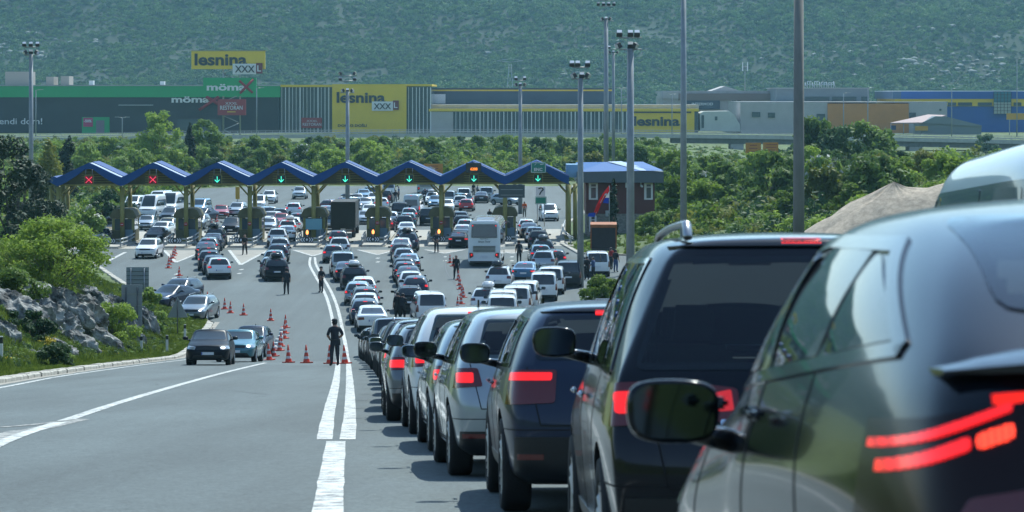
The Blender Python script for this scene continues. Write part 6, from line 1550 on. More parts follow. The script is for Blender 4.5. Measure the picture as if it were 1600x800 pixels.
mast(1068, 228, -40, .48, 'plain grey pole rising past the top of the picture', None)
mast(1248, 100, -60, .38, 'thick dark weathered pole nearest the gravel heap', None, CONP)
def street_lamp(px, Y, ytop, label, double=False, w=.16):
    p = at_px(px, Y); p.z = min(p.z, 4.2); ht = wp(px, ytop, Y).z - p.z; o = empty('street_lamp', p); tag(o, label, 'street lamp', 'street lamps near the stores')
    bm = NB(); tube(bm, (0, 0, -.3), (0, 0, ht), w, w * .7, 8); obj('pole', bm, POLE, o)
    for s in ((-1, 1) if double else (1,)): bm = NB(); tube(bm, (0, 0, ht), (s * 1.0, 0, ht + .15), .07, n=6); box(bm, (s * 1.4, 0, ht + .18), (1.0, .3, .14)); obj('lamp_arm', bm, STEEL, o)
for px, yt, dbl, lb in ((1318, 146, 0, 'street lamp before the orange factory wall, left of two'), (1356, 138, 0, 'street lamp before the right end of the orange factory wall'), (1487, 139, 0, 'street lamp before the blue wall behind the small shed'), (1589, 92, 0, 'tallest street lamp before the blue store at the far right'), (1050, 148, 1, 'double street lamp beside the brown workshop'), (191, 184, 1, 'short double lamp right of the pink and green poster'), (971, 138, 1, 'thin double lamp behind the floodlight mast before the gatehouse'), (401, 138, 0, 'thin lamp before the right end of the green store'), (56, 141, 0, 'lamp behind the left floodlight mast')):
    street_lamp(px, 738, yt, lb, dbl)
# pylon of a power line on the mountain
p = Vector(((797 - 800) * 1730 / F, 1730, 0)); pg = empty('power_pylon', p); tag(pg, 'faint lattice power pylon on the mountain foot above the dark hall', 'pylon'); bm = NB(); zt = wp(797, 92, 1730).z
for s in (-1, 1):
    tube(bm, (s * 3.2, 0, 0), (s * .6, 0, zt - 3), .22, n=4); tube(bm, (0, 0, zt - 2), (s * 8, 0, zt - 1), .2, n=4); tube(bm, (0, 0, zt), (s * 8, 0, zt - 1), .15, n=4)
    for k in range(6): tube(bm, (s * (3.2 - k * .42), 0, k * zt / 7), (-s * (2.8 - k * .42), 0, (k + 1) * zt / 7), .13, n=4)
obj('lattice', bm, STEEL, pg)
# backs of road signs on the left verge
BACK = mat('sign_back', (.27, .30, .32), .5, metal=.3, var=.08, vscale=2)
p = Vector((wp(206, 0, 150).x, 150, 0)); p.z = gz(p.x, 150); o = empty('road_sign', p); tag(o, 'grey back of a tall rectangular sign on two posts beside the rocks', 'road sign')
zc = wp(206, 477, 150).z - p.z; bm = NB(); box(bm, (0, 0, zc), (1.08, .03, 2.15)); bevel(bm, .01, 1); pn = obj('panel', bm, BACK, o)
for s in (-1, 1): bm = NB(); tube(bm, (s * .3, -.06, -.3), (s * .3, -.06, zc + .95), .035, n=8); obj('post', bm, mat('post_dark', (.06, .07, .075), .6), o)
for z in (-.7, -.02, .6): bm = NB(); box(bm, (0, -.035, zc + z), (1.0, .03, .05)); obj('rail', bm, STEEL, pn)
p = Vector((wp(215, 0, 172).x, 172, 0)); p.z = gz(p.x, 172); o = empty('road_sign', p); tag(o, 'larger ribbed back of a sign standing behind the rectangular one', 'road sign')
zc = wp(215, 437, 172).z - p.z; bm = NB(); box(bm, (.0, 0, zc), (1.35, .03, 1.5)); pn = obj('panel', bm, BACK, o)
for z in (-.5, -.25, 0, .25, .5): bm = NB(); box(bm, (0, -.03, zc + z), (1.33, .03, .03)); obj('rail', bm, mat('post_dark', (.06, .07, .075), .6), pn)
for s in (-1, 1): bm = NB(); tube(bm, (s * .4, -.06, -.3), (s * .4, -.06, zc + .7), .035, n=8); obj('post', bm, STEEL, o)
p = Vector((wp(277.5, 0, 160).x, 160, 0)); p.z = gz(p.x, 160); o = empty('triangle_sign', p); tag(o, 'grey back of a triangular sign on a thin post beside the silver car', 'road sign')
z0, z1 = wp(0, 496, 160).z - p.z, wp(0, 464, 160).z - p.z; bm = NB(); prism(bm, rounded([(-.58, z0), (.58, z0), (0, z1)], .06), -.015, .015); fix(bm); obj('panel', bm, BACK, o); bm = NB(); tube(bm, (0, -.04, -.3), (0, -.04, z1 - .2), .03, n=8); obj('post', bm, mat('post_dark', (.06, .07, .075), .6), o)
for px, Y, lb in ((261, 150, 'black and white marker post in the grass near the dark car'), (221, 143, 'marker post in front of the rectangular sign'), (289, 158, 'marker post just left of the dark oncoming car'), (1.5, 92, 'white marker post at the left border of the picture')):
    x = wp(px, 0, Y).x; x = min(x, kl(Y) - .6); bm = NB(); box(bm, (0, 0, .42), (.12, .05, .9)); box(bm, (0, -.004, .74), (.124, .05, .2), mi=1); fix(bm); tag(obj('marker_post', bm, [WHT, INK], None, (x, Y, gz(x, Y))), lb, 'marker post', 'marker posts on the left verge')
# guard rail and wire fence on the right verge
gr = empty('guard_rail', (10, 178, 0)); tag(gr, 'white barred steel railing beside the parked vans at the right', 'railing'); bm = NB()
for zz in (.95, .5): tube(bm, (-4.8, 0, zz), (0.5, 0, zz), .03, n=6)
obj('rail', bm, WHT, gr)
for q in range(11): bm = NB(); tube(bm, (-4.8 + q * .53, 0, 0), (-4.8 + q * .53, 0, .95), .02, n=5); obj('bar', bm, WHT, gr)
g2 = empty('crash_rail', (er(262) + .8, 262, .1)); tag(g2, 'steel crash rail curving along the plaza kerb by the gatehouse', 'guard rail'); bm = NB()
for zz in (.55, .72): path_tube(bm, [(.3, -4, zz), (0, 0, zz), (-.4, 14, zz), (.4, 36, zz)], .05, 6)
obj('rail', bm, STEEL, g2)
for q in range(8): bm = NB(); box(bm, (.1, -3 + q * 3.4, .35), (.08, .08, .7)); obj('post', bm, STEEL, g2)
# ------------------------------------------------------------------ traffic
GRADE = -math.atan(0.0822)
def slope_at(y): return math.atan((zr(y + 1.5) - zr(y - 1.5)) / 3.0)
PROTO = {}
KN = {'hatch': 'hatchback', 'compact': 'compact_car', 'suv': 'suv', 'crossover': 'crossover', 'wagon': 'estate_car', 'sedan': 'saloon_car', 'minivan': 'passenger_van', 'van': 'high_roof_van'}
KW = {'hatch': 'hatchback', 'compact': 'compact hatchback', 'suv': 'SUV', 'crossover': 'crossover', 'wagon': 'estate car', 'sedan': 'saloon', 'minivan': 'van', 'van': 'high roofed van'}
for k, S in SPECS.items(): PROTO[k] = [make_car(KN[k], S, 'x', 'white'), False]
def put(kind, colour, x, y, yaw, label, group):
    """place one vehicle: x,y is the middle of its rear end, yaw its heading (0 = away from the camera)"""
    pr = PROTO[kind]; o = pr[0] if not pr[1] else dup(pr[0]); pr[1] = True
    L = SPECS[kind]['L']; dx, dy = -math.sin(yaw), math.cos(yaw); y2 = y + dy * L
    za, zb_ = zr(y), zr(y2); pitch = math.atan2(zb_ - za, L) 
    o.location = (x, y, za + .002); o.rotation_euler = (pitch, 0, yaw)
    tag(o, label, SPECS[kind]['cat'], group)
    lit = random.random() < .55 and abs(yaw) < 1.2
    for c in o.children:
        if c.name.startswith('tail_lamp') and not lit:
            for c2 in c.children: c2.material_slots[0].link = 'OBJECT'; c2.material_slots[0].material = LAMPRED
        if c.name.startswith('high_brake') and not lit: c.material_slots[0].link = 'OBJECT'; c.material_slots[0].material = LAMPRED
        if c.name.startswith('running_light') and random.random() < .5: c.material_slots[0].link = 'OBJECT'; c.material_slots[0].material = LAMPCLR
        if c.type == 'MESH' and c.name.split('.')[0] in ('body', 'mirror') and c.material_slots and c.material_slots[0].link == 'OBJECT': c.material_slots[0].material = PAINT[colour]
    return o
ORD = ['', 'first', 'second', 'third', 'fourth', 'fifth', 'sixth', 'seventh', 'eighth', 'ninth', 'tenth', 'eleventh', 'twelfth', 'thirteenth', 'fourteenth', 'fifteenth', 'sixteenth', 'seventeenth', 'eighteenth', 'nineteenth', 'twentieth'] + ['twenty %s' % w for w in ('first', 'second', 'third', 'fourth', 'fifth', 'sixth', 'seventh', 'eighth', 'ninth')]
def queue(name, group, items, gap=.9, away=True, start=None, yaw0=None):
    """items nearest first: (px of rear, py of roof, kind, colour); spaced so that none touches the next"""
    last = start if start is not None else -1e9; P = []
    for px, py, kind, col in items:
        S = SPECS[kind]; p = at(px, py, S['H']); y = max(p.y, last); P.append([p.x * y / p.y, y, kind, col]); last = y + S['L'] + gap
    for i, (x, y, kind, col) in enumerate(P):
        a = P[max(i - 1, 0)]; b = P[min(i + 1, len(P) - 1)]
        yaw = math.atan2(-(b[0] - a[0]), max(b[1] - a[1], 1)) if len(P) > 1 else 0
        yaw = max(-.12, min(.16, yaw)) * .8 + random.uniform(-.012, .012)
        if yaw0 is not None: yaw = yaw0
        prev = P[i - 1] if i else None
        lab = '%s %s, %s from the camera in the %s' % (col, KW[kind], ORD[i + 1], name)
        if away: put(kind, col, x, y, yaw, lab, group)
        else: L = SPECS[kind]['L']; put(kind, col, x + math.sin(-yaw) * 0, y + L, yaw + math.pi, lab, group)
    return P
# --- the near queue: detailed cars with glass one can see through
def near(kind, colour, x, y, yaw, name, label, lv=3, spec_over=None):
    S = dict(NEAR[kind]); S['lv'] = lv; S.update(spec_over or {})
    o = make_car(name, S, label, colour, near=True); L = S['L']; dy = math.cos(yaw)
    o.location = (x, y, zr(y) + .002); o.rotation_euler = (math.atan2(zr(y + dy * L) - zr(y), L), 0, yaw); o['group'] = 'cars in the long near queue'
    return o
YW = .060
near('fastback', 'deep black', 1.58, 4.8, .052, 'hatchback', 'black sloping backed hatchback filling the lower right corner with its brake lights lit', 4)
near('tall_suv', 'deep black', 1.33, 12.4, .022, 'suv', 'tall black SUV with silver roof rails just ahead of the sloping backed hatchback', 4)
near('small_crossover', 'dark blue', .83, 20.3, .048, 'crossover', 'dark blue crossover with wide red lamps just ahead of the tall black SUV', 4)
near('people_hatch', 'silver', .37, 25.6, .075, 'hatchback', 'silver hatchback squeezed between the dark blue crossover and the grey blue car', 3)
near('family_hatch', 'grey blue', .02, 30.9, .075, 'hatchback', 'grey blue hatchback with a red lamp cluster just behind the white SUV', 3)
near('white_suv', 'white', -.36, 36.3, .07, 'suv', 'white SUV with a dark mirror, highest white roof of the near queue', 3)
near('family_hatch', 'grey', -.92, 41.8, .065, 'hatchback', 'grey hatchback directly ahead of the white SUV in the near queue', 3, dict(refl=None))
G1 = 'cars in the long near queue'
def lane_x(y): return interp([(41, -.9), (47, -1.25), (60, -1.75), (86, -3.15), (110, -4.55), (128, -5.65), (145, -6.85), (160, -7.75), (170, -8.2)], y)
seq = [('crossover', 'silver'), ('compact', 'dark grey'), ('hatch', 'dark blue'), ('wagon', 'silver'), ('suv', 'black'), ('hatch', 'grey'), ('sedan', 'white'), ('crossover', 'dark grey'), ('hatch', 'dark red'), ('minivan', 'grey'), ('compact', 'silver'), ('sedan', 'black'), ('suv', 'dark blue'), ('hatch', 'white'), ('wagon', 'dark grey'), ('crossover', 'grey'), ('hatch', 'black')]
y = 47.4
for i, (k, c) in enumerate(seq):
    yw = math.atan2(-(lane_x(y + 4) - lane_x(y)), 4); lab = '%s %s, %s car ahead of the grey hatchback in the near queue' % (c, KW[k], ORD[i + 1])
    put(k, c, lane_x(y), y, yw, lab, G1); y += SPECS[k]['L'] + 1.35 + .3 * (i % 3)
    if y > 158: break
QA = queue('queue behind the tarpaulin lorry', 'cars in the middle queue to the fourth lane', [(583, 481, 'sedan', 'white'), (571, 477, 'hatch', 'dark blue'), (570, 467, 'compact', 'white'), (572, 451, 'wagon', 'dark grey'), (559, 446, 'hatch', 'grey blue'), (568, 440, 'hatch', 'white'), (554, 417, 'suv', 'black'), (543, 411, 'sedan', 'dark blue'), (536, 394, 'minivan', 'silver'), (521, 383, 'wagon', 'grey'), (530, 372, 'suv', 'white'), (529, 361, 'hatch', 'dark grey')], start=161.5)
QB = queue('queue to the sixth gable', 'cars in the queue to the sixth lane', [(675, 458, 'minivan', 'white'), (641, 449, 'suv', 'black'), (649, 433, 'hatch', 'dark blue'), (643, 426, 'compact', 'white'), (639, 418, 'sedan', 'dark grey'), (634, 413, 'hatch', 'dark blue'), (631, 405, 'hatch', 'dark grey'), (638, 398, 'sedan', 'grey blue'), (632, 389, 'compact', 'silver'), (627, 381, 'hatch', 'dark grey'), (626, 373, 'sedan', 'white'), (637, 365, 'suv', 'dark blue'), (634, 357, 'hatch', 'silver'), (635, 348, 'sedan', 'white'), (632, 337, 'suv', 'black'), (637, 333, 'wagon', 'teal'), (640, 325, 'hatch', 'grey'), (624, 317, 'minivan', 'black'), (642, 304, 'van', 'silver')])
QC = queue('queue to the fourth gable', 'cars in the queue to the fourth lane', [(433, 405, 'suv', 'black'), (424, 403, 'hatch', 'grey'), (428, 392, 'crossover', 'grey blue'), (434, 382, 'hatch', 'dark blue'), (437, 372, 'wagon', 'silver'), (433, 358, 'suv', 'white'), (447, 354, 'sedan', 'white'), (449, 344, 'wagon', 'white'), (456, 340, 'hatch', 'white'), (466, 333, 'hatch', 'dark blue'), (438, 326, 'crossover', 'dark grey'), (458, 317, 'wagon', 'white')])
QD = queue('queue to the third gable', 'cars in the queue to the third lane', [(343, 404, 'crossover', 'white'), (335, 400, 'hatch', 'dark blue'), (327, 393, 'crossover', 'dark grey'), (326, 386, 'hatch', 'black'), (322, 379, 'sedan', 'dark blue'), (325, 372, 'hatch', 'grey blue'), (331, 366, 'sedan', 'dark blue'), (336, 357, 'suv', 'black')])
# right-hand lanes
QE = queue('rightmost queue', 'cars in the rightmost queue', [(757, 452, 'crossover', 'white'), (778, 418, 'suv', 'white'), (817, 411, 'sedan', 'blue'), (848, 393, 'suv', 'silver'), (868, 392, 'hatch', 'dark grey'), (846, 386, 'crossover', 'light blue'), (849, 375, 'suv', 'dark grey'), (842, 361, 'suv', 'black'), (836, 355, 'hatch', 'white'), (828, 349, 'sedan', 'dark blue'), (823, 343, 'hatch', 'white')])
G2 = 'white police style vans parked in a row at the right'
for i, (px, py, k, c, lb) in enumerate([(785, 463, 'minivan', 'white', 'white van nearest of the parked row, its roof lowest'), (786, 455, 'minivan', 'white', 'second white van of the parked row, half behind the nearest'), (806, 448, 'minivan', 'white', 'third white van of the parked row at the right'), (817, 441, 'minivan', 'white', 'fourth white van of the parked row, roof just peeking out'), (849, 427, 'minivan', 'white', 'fifth white van of the row, left of the tall mast'), (860, 418, 'minivan', 'white', 'sixth white van of the row, behind the fifth'), (888, 409, 'minivan', 'dark grey', 'dark grey van at the far end of the white van row'), (934, 394, 'minivan', 'white', 'white van parked alone beside the group of people near the gatehouse')]):
    p = at(px, py, 1.86); dyv = (0, 5.6, 10.6, 15.8, 21.5, 27, 32, 0)[i]; y = p.y if i in (0, 7) else max(p.y, 0); put(k, c, p.x, y, (.02, .0, -.05, -.08, -.02, -.05, -.06, .0)[i], lb, G2 if i < 7 else None)
# vans and cars beyond the booths, facing away
def one(px, py, k, c, yaw, lb, grp=None, toward=False):
    p = at(px, py, SPECS[k]['H']); L = SPECS[k]['L']; y = p.y + (L if toward else 0); return put(k, c, p.x, y, yaw + (math.pi if toward else 0), lb, grp)
GB = 'cars waiting beyond the toll booths'
BEY = [(419, 298, 'suv', 'white', 0, 1, 'oncoming white SUV alone on the empty road beyond the fourth gable'), (467, 292, 'suv', 'silver', 0, 1, 'silver SUV oncoming at the far bend seen through the fifth gable'),
 (424, 323, 'hatch', 'grey blue', .3, 0, 'grey blue hatchback beyond the third booth'), (426, 332, 'hatch', 'white', -.2, 1, 'white hatchback facing the camera right of the third booth'),
 (418, 341, 'compact', 'silver', 0, 1, 'silver compact car tight to the third booth'), (440, 334, 'hatch', 'red', .1, 1, 'red hatchback glimpsed among white cars beyond the third booth'),
 (507, 312, 'hatch', 'dark red', -.5, 0, 'dark red hatchback just above the tarpaulin truck'), (525, 308, 'wagon', 'light blue', -1.1, 0, 'light blue estate car turned sideways above the tarpaulin truck'), (508, 322, 'sedan', 'grey', 0, 0, 'grey saloon left of the tarpaulin truck'), (512, 335, 'suv', 'grey blue', 0, 0, 'grey blue SUV at the left flank of the tarpaulin truck'),
 (553, 303, 'sedan', 'silver', .1, 1, 'silver saloon in the jam above the fifth booth roof'), (564, 296, 'wagon', 'light blue', .1, 1, 'light blue estate car at the back of the jam beyond the fifth booth'), (577, 292, 'suv', 'blue', 0, 0, 'blue SUV at the back of the jam left of the fifth column'), (567, 309, 'compact', 'silver', .1, 1, 'silver compact car in the jam behind the truck'), (584, 301, 'suv', 'white', 0, 1, 'white SUV directly behind the fifth column'), (572, 320, 'sedan', 'white', .1, 1, 'white saloon with lit headlamps right of the truck'), (568, 330, 'sedan', 'silver', .05, 1, 'silver saloon right of the truck close to the fifth booth'), (596, 309, 'hatch', 'white', .05, 0, 'white hatchback right of the fifth column'), (602, 297, 'suv', 'dark grey', 0, 0, 'dark grey SUV beyond the fifth column at the back'),
 (607, 285, 'minivan', 'white', 0, 0, 'white van at the very back left of the silver coach'), (655, 325, 'minivan', 'dark grey', -.05, 0, 'dark grey van left of the sixth booth'), (617, 331, 'hatch', 'white', 0, 0, 'white hatchback right beside the fifth booth'), (613, 340, 'hatch', 'dark red', 0, 0, 'dark red hatchback beside the fifth booth'),
 (668, 296, 'suv', 'black', 0, 0, 'black SUV at the back of the jam left of the sixth column'), (675, 301, 'crossover', 'white', 0, 1, 'white crossover beyond the sixth booth roof'), (680, 306, 'hatch', 'light blue', 0, 1, 'light blue hatchback left of the sixth column'), (698, 312, 'crossover', 'white', 0, 1, 'white crossover right of the sixth column'), (700, 298, 'minivan', 'silver', 0, 0, 'silver van right of the sixth column at the back'),
 (725, 294, 'minivan', 'white', .05, 0, 'white van at the back behind the red hatchback'), (731, 302, 'crossover', 'teal', .5, 0, 'teal crossover just behind the red hatchback'), (719, 306, 'suv', 'white', 0, 0, 'white SUV left behind the red hatchback'), (728, 311, 'hatch', 'red', -.05, 0, 'bright red hatchback in the open beyond the sixth booth'), (760, 292, 'minivan', 'silver', 0, 0, 'silver van with a dark rear window near the seventh column'), (770, 303, 'hatch', 'silver', .9, 1, 'silver hatchback turned sideways left of the seventh column'), (752, 300, 'sedan', 'dark grey', 0, 0, 'dark grey saloon before the silver van near the seventh column'),
 (719, 331, 'suv', 'dark blue', 0, 0, 'dark blue SUV just right of the sixth booth'), (720, 341, 'suv', 'black', 0, 0, 'black SUV right of the sixth booth, lower of two'), (727, 343, 'hatch', 'silver', 0, 0, 'silver hatchback between the sixth booth and the white coach'), (722, 352, 'sedan', 'white', 0, 0, 'white saloon at the left flank of the white coach'), (716, 363, 'sedan', 'black', 0, 0, 'black saloon right of the sixth crash barrier'),
 (855, 319, 'minivan', 'white', .08, 1, 'white van facing the camera right of the seventh column beyond the green plate'),
 (359, 341, 'suv', 'black', 0, 1, 'black SUV facing the camera between the second and third booths'), (358, 317, 'suv', 'silver', -.1, 1, 'silver SUV facing the camera beyond the second booth'), (340, 321, 'hatch', 'red', .1, 1, 'red hatchback facing the camera beyond the second booth'), (326, 326, 'sedan', 'dark blue', -.35, 1, 'dark blue saloon turning beyond the second booth'), (311, 335, 'crossover', 'grey', -.1, 1, 'grey crossover right of the second booth'), (313, 311, 'minivan', 'light blue', -.1, 1, 'light blue van beyond the second column'), (402, 305, 'minivan', 'white', 0, 1, 'white van partly behind the third column'),
 (245, 356, 'sedan', 'black', -.1, 1, 'black saloon passing the second lane left of the first booth'), (254, 347, 'compact', 'white', -.12, 1, 'white compact car behind the black saloon in the second lane'), (266, 325, 'suv', 'dark grey', -.1, 1, 'dark grey SUV in front of the rear white van'), (262, 341, 'hatch', 'beige', -.1, 1, 'beige hatchback between the white compact car and the grey SUV'),
 (238, 305, 'van', 'white', -.12, 1, 'large white van with high roof, foremost in the second lane'), (252, 299, 'van', 'white', -.12, 1, 'second large white van with high roof in the second lane'), (270, 301, 'van', 'white', -.12, 1, 'rear large white van close to the second column'), (226, 337, 'hatch', 'silver', .0, 1, 'silver hatchback before the large white vans'), (165, 347, 'suv', 'beige', .1, 1, 'beige off-roader with lit lamps in the leftmost lane'), (150, 358, 'hatch', 'dark grey', .1, 1, 'dark grey hatchback half hidden by the pale bush in the leftmost lane'), (209, 306, 'minivan', 'white', -.1, 1, 'white van seen left beyond the first booth'), (398, 329, 'hatch', 'white', 0, 1, 'white hatchback hidden behind the third booth')]
taken = []
def sep(px, py, k, yaw, toward):
    p = at(px, py, SPECS[k]['H']); L = SPECS[k]['L']; return p, L
allp = [(a[0], a[1], SPECS[a[2]]['L']) for Q in (QA, QB, QC, QD, QE) for a in Q]
BEY.sort(key=lambda t: -t[1])
for px, py, k, c, yw, tw, lb in BEY:
    p, L = sep(px, py, k, yw, tw); x, y = p.x, p.y; ok = True; Wd = 1.95
    for _ in range(40):
        col = [q for q in allp if abs(q[0] - x) < Wd and q[1] < y + L + .3 and q[1] + q[2] + .3 > y]
        if not col: break
        q = col[0]; side = 1 if x >= q[0] else -1
        if abs(q[0] - x) > .9: x = q[0] + side * (Wd + .02)
        else: y = q[1] + q[2] + .5
        x = x
    else: ok = False
    if not ok or y > 428 or (py > 305 and y - p.y > 26): print('SKIP', lb, round(x, 1), round(y, 1), round(p.y, 1)); continue
    allp.append((x, y, L)); put(k, c, x, y + (L if tw else 0), yw + (math.pi if tw else 0), lb, GB)
# oncoming cars on the left
GO = 'oncoming cars on the left carriageway'
def onc(px, py_bottom, k, c, yaw, lb):
    p = at(px, py_bottom); L = SPECS[k]['L']; dx, dy = math.sin(yaw), math.cos(yaw)
    return put(k, c, p.x + dx * L, p.y + dy * L, math.pi + -yaw if False else math.pi - yaw, lb, GO)
onc(324, 571, 'compact', 'black', -.04, 'black oncoming hatchback with lit headlamps, nearest the camera'); onc(366, 566, 'compact', 'teal', .02, 'teal oncoming car half hidden behind the black one'); onc(385, 559, 'crossover', 'dark blue', .05, 'dark blue oncoming crossover right of the teal one')
onc(296, 504, 'wagon', 'grey', .12, 'grey oncoming estate car beside the triangular sign'); onc(262, 474, 'wagon', 'dark blue', .25, 'dark blue oncoming estate car behind the grey one'); onc(240, 483, 'sedan', 'dark blue', .42, 'dark blue saloon emerging from behind the green bush'); onc(226, 405, 'suv', 'white', .05, 'white SUV that has just left the second toll lane')
# silver van in the next lane at the upper right
o = put('minivan', 'white', 3.32, 13.3, .02, 'pale van at the right border above the black hatchback roof', None); o.scale = (1.05, 1.05, 1.24)
bpy.context.view_layer.update()
# luggage boxes and bars on some of the roofs
rnd = random.Random(23); cand = [o for o in COL.objects if o.get('category') in ('suv', 'estate car', 'crossover') and o.location.y > 150 and o.name.split('.')[0] in ('suv', 'estate_car', 'crossover')]
HT = {'suv': 1.64, 'estate_car': 1.48, 'crossover': 1.56}
for o in rnd.sample(cand, 13):
    h = HT[o.name.split('.')[0]]; bm = NB(); L_ = rnd.uniform(1.7, 2.1)
    box(bm, (rnd.choice((-.15, 0, .18)), 1.75, h + .22), (.78, L_, .30), taper=(.86, .93)); bevel(bm, .07, 3); b = obj('roof_box', bm, rnd.choice([BLACK, GLOSSBLK, PAINT['grey'], PAINT['white']]), o, smooth=True)
    bm = NB(); [box(bm, (0, 1.75 + s * .5, h + .045), (1.1, .04, .035)) for s in (-1, 1)]; obj('roof_bars', bm, BLACK, o)

# ------------------------------------------------------------------ coach
def coach(x, y, yaw, label, col, W=2.55, L=12.0, H=3.62, name='coach', lettering=True):
    o = empty(name, (x, y, zr(y)), (0, 0, yaw)); tag(o, label, 'coach'); m = PAINT[col]; hw = W / 2
    bm = NB(); P = [(-hw, .35), (hw, .35), (hw, 3.0), (hw * .93, H - .22), (hw * .80, H), (-hw * .80, H), (-hw * .93, H - .22), (-hw, 3.0)]
    prism(bm, P, 0, L); fix(bm); bevel(bm, .09, 3)
    for v in bm.verts:
        if v.co.y < .5 and v.co.z > 2.0: v.co.y += (v.co.z - 2.0) * .10
        if v.co.y > L - .5: v.co.y -= max(0, v.co.z - 1.4) * .12
    for f in bm.faces: f.smooth = True
    bd = obj('body', bm, m, o); bd.data.set_sharp_from_angle(angle=R(30))
    yb = lambda z: max(0, z - 2.0) * .10
    def rp(nm, poly, mm, out=.03, par=o):
        bm = NB(); P2 = rounded(poly, .06, 3); A = [bm.verts.new((px_, yb(pz) - out, pz)) for px_, pz in P2]; B = [bm.verts.new((px_, yb(pz) + .05, pz)) for px_, pz in P2]; bm.faces.new(A); n = len(A)
        for t in range(n): bm.faces.new((A[t], A[(t + 1) % n], B[(t + 1) % n], B[t]))
        fix(bm); return obj(nm, bm, mm, par)
    rp('rear_window', [(-hw * .74, 2.38), (hw * .74, 2.38), (hw * .72, 3.3), (-hw * .72, 3.3)], GLASS)
    rp('window_frame', [(-hw * .80, 2.3), (hw * .80, 2.3), (hw * .78, 3.36), (-hw * .78, 3.36)], GLOSSBLK, .015)
    for i in range(5): z = 1.62 - i * .105; rp('vent', [(-hw * .70, z - .02), (hw * .70, z - .02), (hw * .70, z + .022), (-hw * .70, z + .022)], BLACK)
    for s in (-1, 1):
        lp = rp('tail_lamp', [(s * hw * .66, .82), (s * hw * .90, .66), (s * hw * .93, 1.12), (s * hw * .70, 1.10)], LAMPRED, .04); rp('lamp_core', [(s * hw * .72, .92), (s * hw * .82, .86), (s * hw * .82, 1.02), (s * hw * .74, 1.03)], LAMPLIT, .06, lp)
        rp('marker_lamp', [(s * hw * .72 - .05, 3.2), (s * hw * .72 + .05, 3.2), (s * hw * .72 + .05, 3.29), (s * hw * .72 - .05, 3.29)], LAMPLIT, .05)
        bm = NB(); box(bm, (s * (hw + .0), L / 2, 2.35), (.03, L - .9, 1.15)); bevel(bm, .01, 1); obj('side_glass', bm, GLASS, o)
        for k in range(5): bm = NB(); box(bm, (s * (hw + .018), 2.2 + k * 2.0, 2.35), (.012, .06, 1.15)); obj('window_bar', bm, BLACK, o)
        bm = NB(); tube(bm, (s * hw, L - .3, 3.1), (s * (hw + .3), L + .1, 3.05), .03, n=6); box(bm, (s * (hw + .3), L + .1, 2.75), (.22, .14, .5)); obj('mirror', bm, BLACK, o)
        for yy in (2.6, 8.9):
            w = bpy.data.objects.new('wheel', wheel_mesh(.48, .30, False)[0]); COL.objects.link(w); w.parent = o; w.location = (s * (hw - .14), yy, .48); w.rotation_euler = (0, 0, 0 if s > 0 else math.pi)
    rp('licence_plate', [(-.28, .74), (.28, .74), (.28, .90), (-.28, .90)], PLATE, .03); rp('bumper_trim', [(-hw * .9, .36), (hw * .9, .36), (hw * .9, .46), (-hw * .9, .46)], BLACK, .02)
    bm = NB(); box(bm, (0, L - .02 - .12 * .9, 2.2), (W * .86, .06, 1.7)); bevel(bm, .02, 1); obj('windscreen', bm, GLASS, o)
    bm = NB(); box(bm, (0, 4.0, H + .08), (1.5, 2.4, .2), taper=(.85, .9)); bevel(bm, .04, 2); obj('roof_unit', bm, m, o)
    bm = NB(); box(bm, (0, L / 2, .3), (W * .9, L - 1, .25)); obj('underbody', bm, BLACK, o)
    if lettering: 
        t = text_mesh('lettering', 'Sensus Travel', .2, .004, INK, o, (-.48, -.012, 1.93), shear=.3, weight=.002, width=.96)
        t2 = text_mesh('lettering', 'SETRA', .12, .004, INK, o, (-.3, -.02, 2.18), width=.6)
    return o
p = at(756.5, 417); coach(p.x, p.y, -.03, 'white coach seen from behind beside the seventh booth', 'white')
p = at(639, 292, 3.2); coach(p.x, 392, 0, 'silver coach at the back of the jam beyond the sixth lane', 'silver', lettering=False)

# ------------------------------------------------------------------ lorry under tarpaulin in the fifth lane
p = at(536, 372); y = max(p.y, QA[-1][1] + 4.9); x = (536 - 800) * y / F; o = empty('lorry', (x, y, 0), (0, 0, .01)); o.scale = (.92, 1, .90); tag(o, 'lorry with a dark tarpaulin box passing the lane between the fourth and fifth booths', 'lorry')
TARP = mat('tarpaulin', (.022, .030, .032), .75, var=.2, vscale=1.2, bump=.4, bscale=2)
bm = NB(); box(bm, (0, 4.0, 2.45), (2.5, 8.0, 2.75)); bevel(bm, .04, 2)
bmesh.ops.subdivide_edges(bm, edges=bm.edges, cuts=5, use_grid_fill=True)
for v in bm.verts: v.co += v.co.normalized() * .02 * noise.noise(v.co * 1.5)
obj('tarpaulin', bm, TARP, o)
bm = NB(); box(bm, (0, 4.0, .98), (2.3, 8.0, .22)); box(bm, (0, -.03, .75), (2.3, .1, .18)); obj('chassis', bm, BLACK, o)
for s in (-1, 1):
    bm = NB(); box(bm, (s * .95, -.1, .75), (.4, .05, .14)); obj('tail_lamp', bm, LAMPRED, o)
    bm = NB(); box(bm, (s * 1.26, -.02, 2.4), (.05, .05, 2.7)); obj('corner_rail', bm, mat('rail_dark', (.05, .06, .06), .5), o)
    for yy in (1.2, 2.4, 9.6): w = bpy.data.objects.new('wheel', wheel_mesh(.5, .32, False)[0]); COL.objects.link(w); w.parent = o; w.location = (s * 1.02, yy, .5); w.rotation_euler = (0, 0, 0 if s > 0 else math.pi)
for z in (1.6, 2.3, 3.0): bm = NB(); box(bm, (0, -.045, z), (2.44, .02, .03)); obj('strap', bm, BLACK, o)
bm = NB(); box(bm, (0, 9.3, 1.75), (2.4, 2.1, 2.3), taper=(.95, .85)); bevel(bm, .1, 2); obj('cab', bm, PAINT['dark grey'], o)
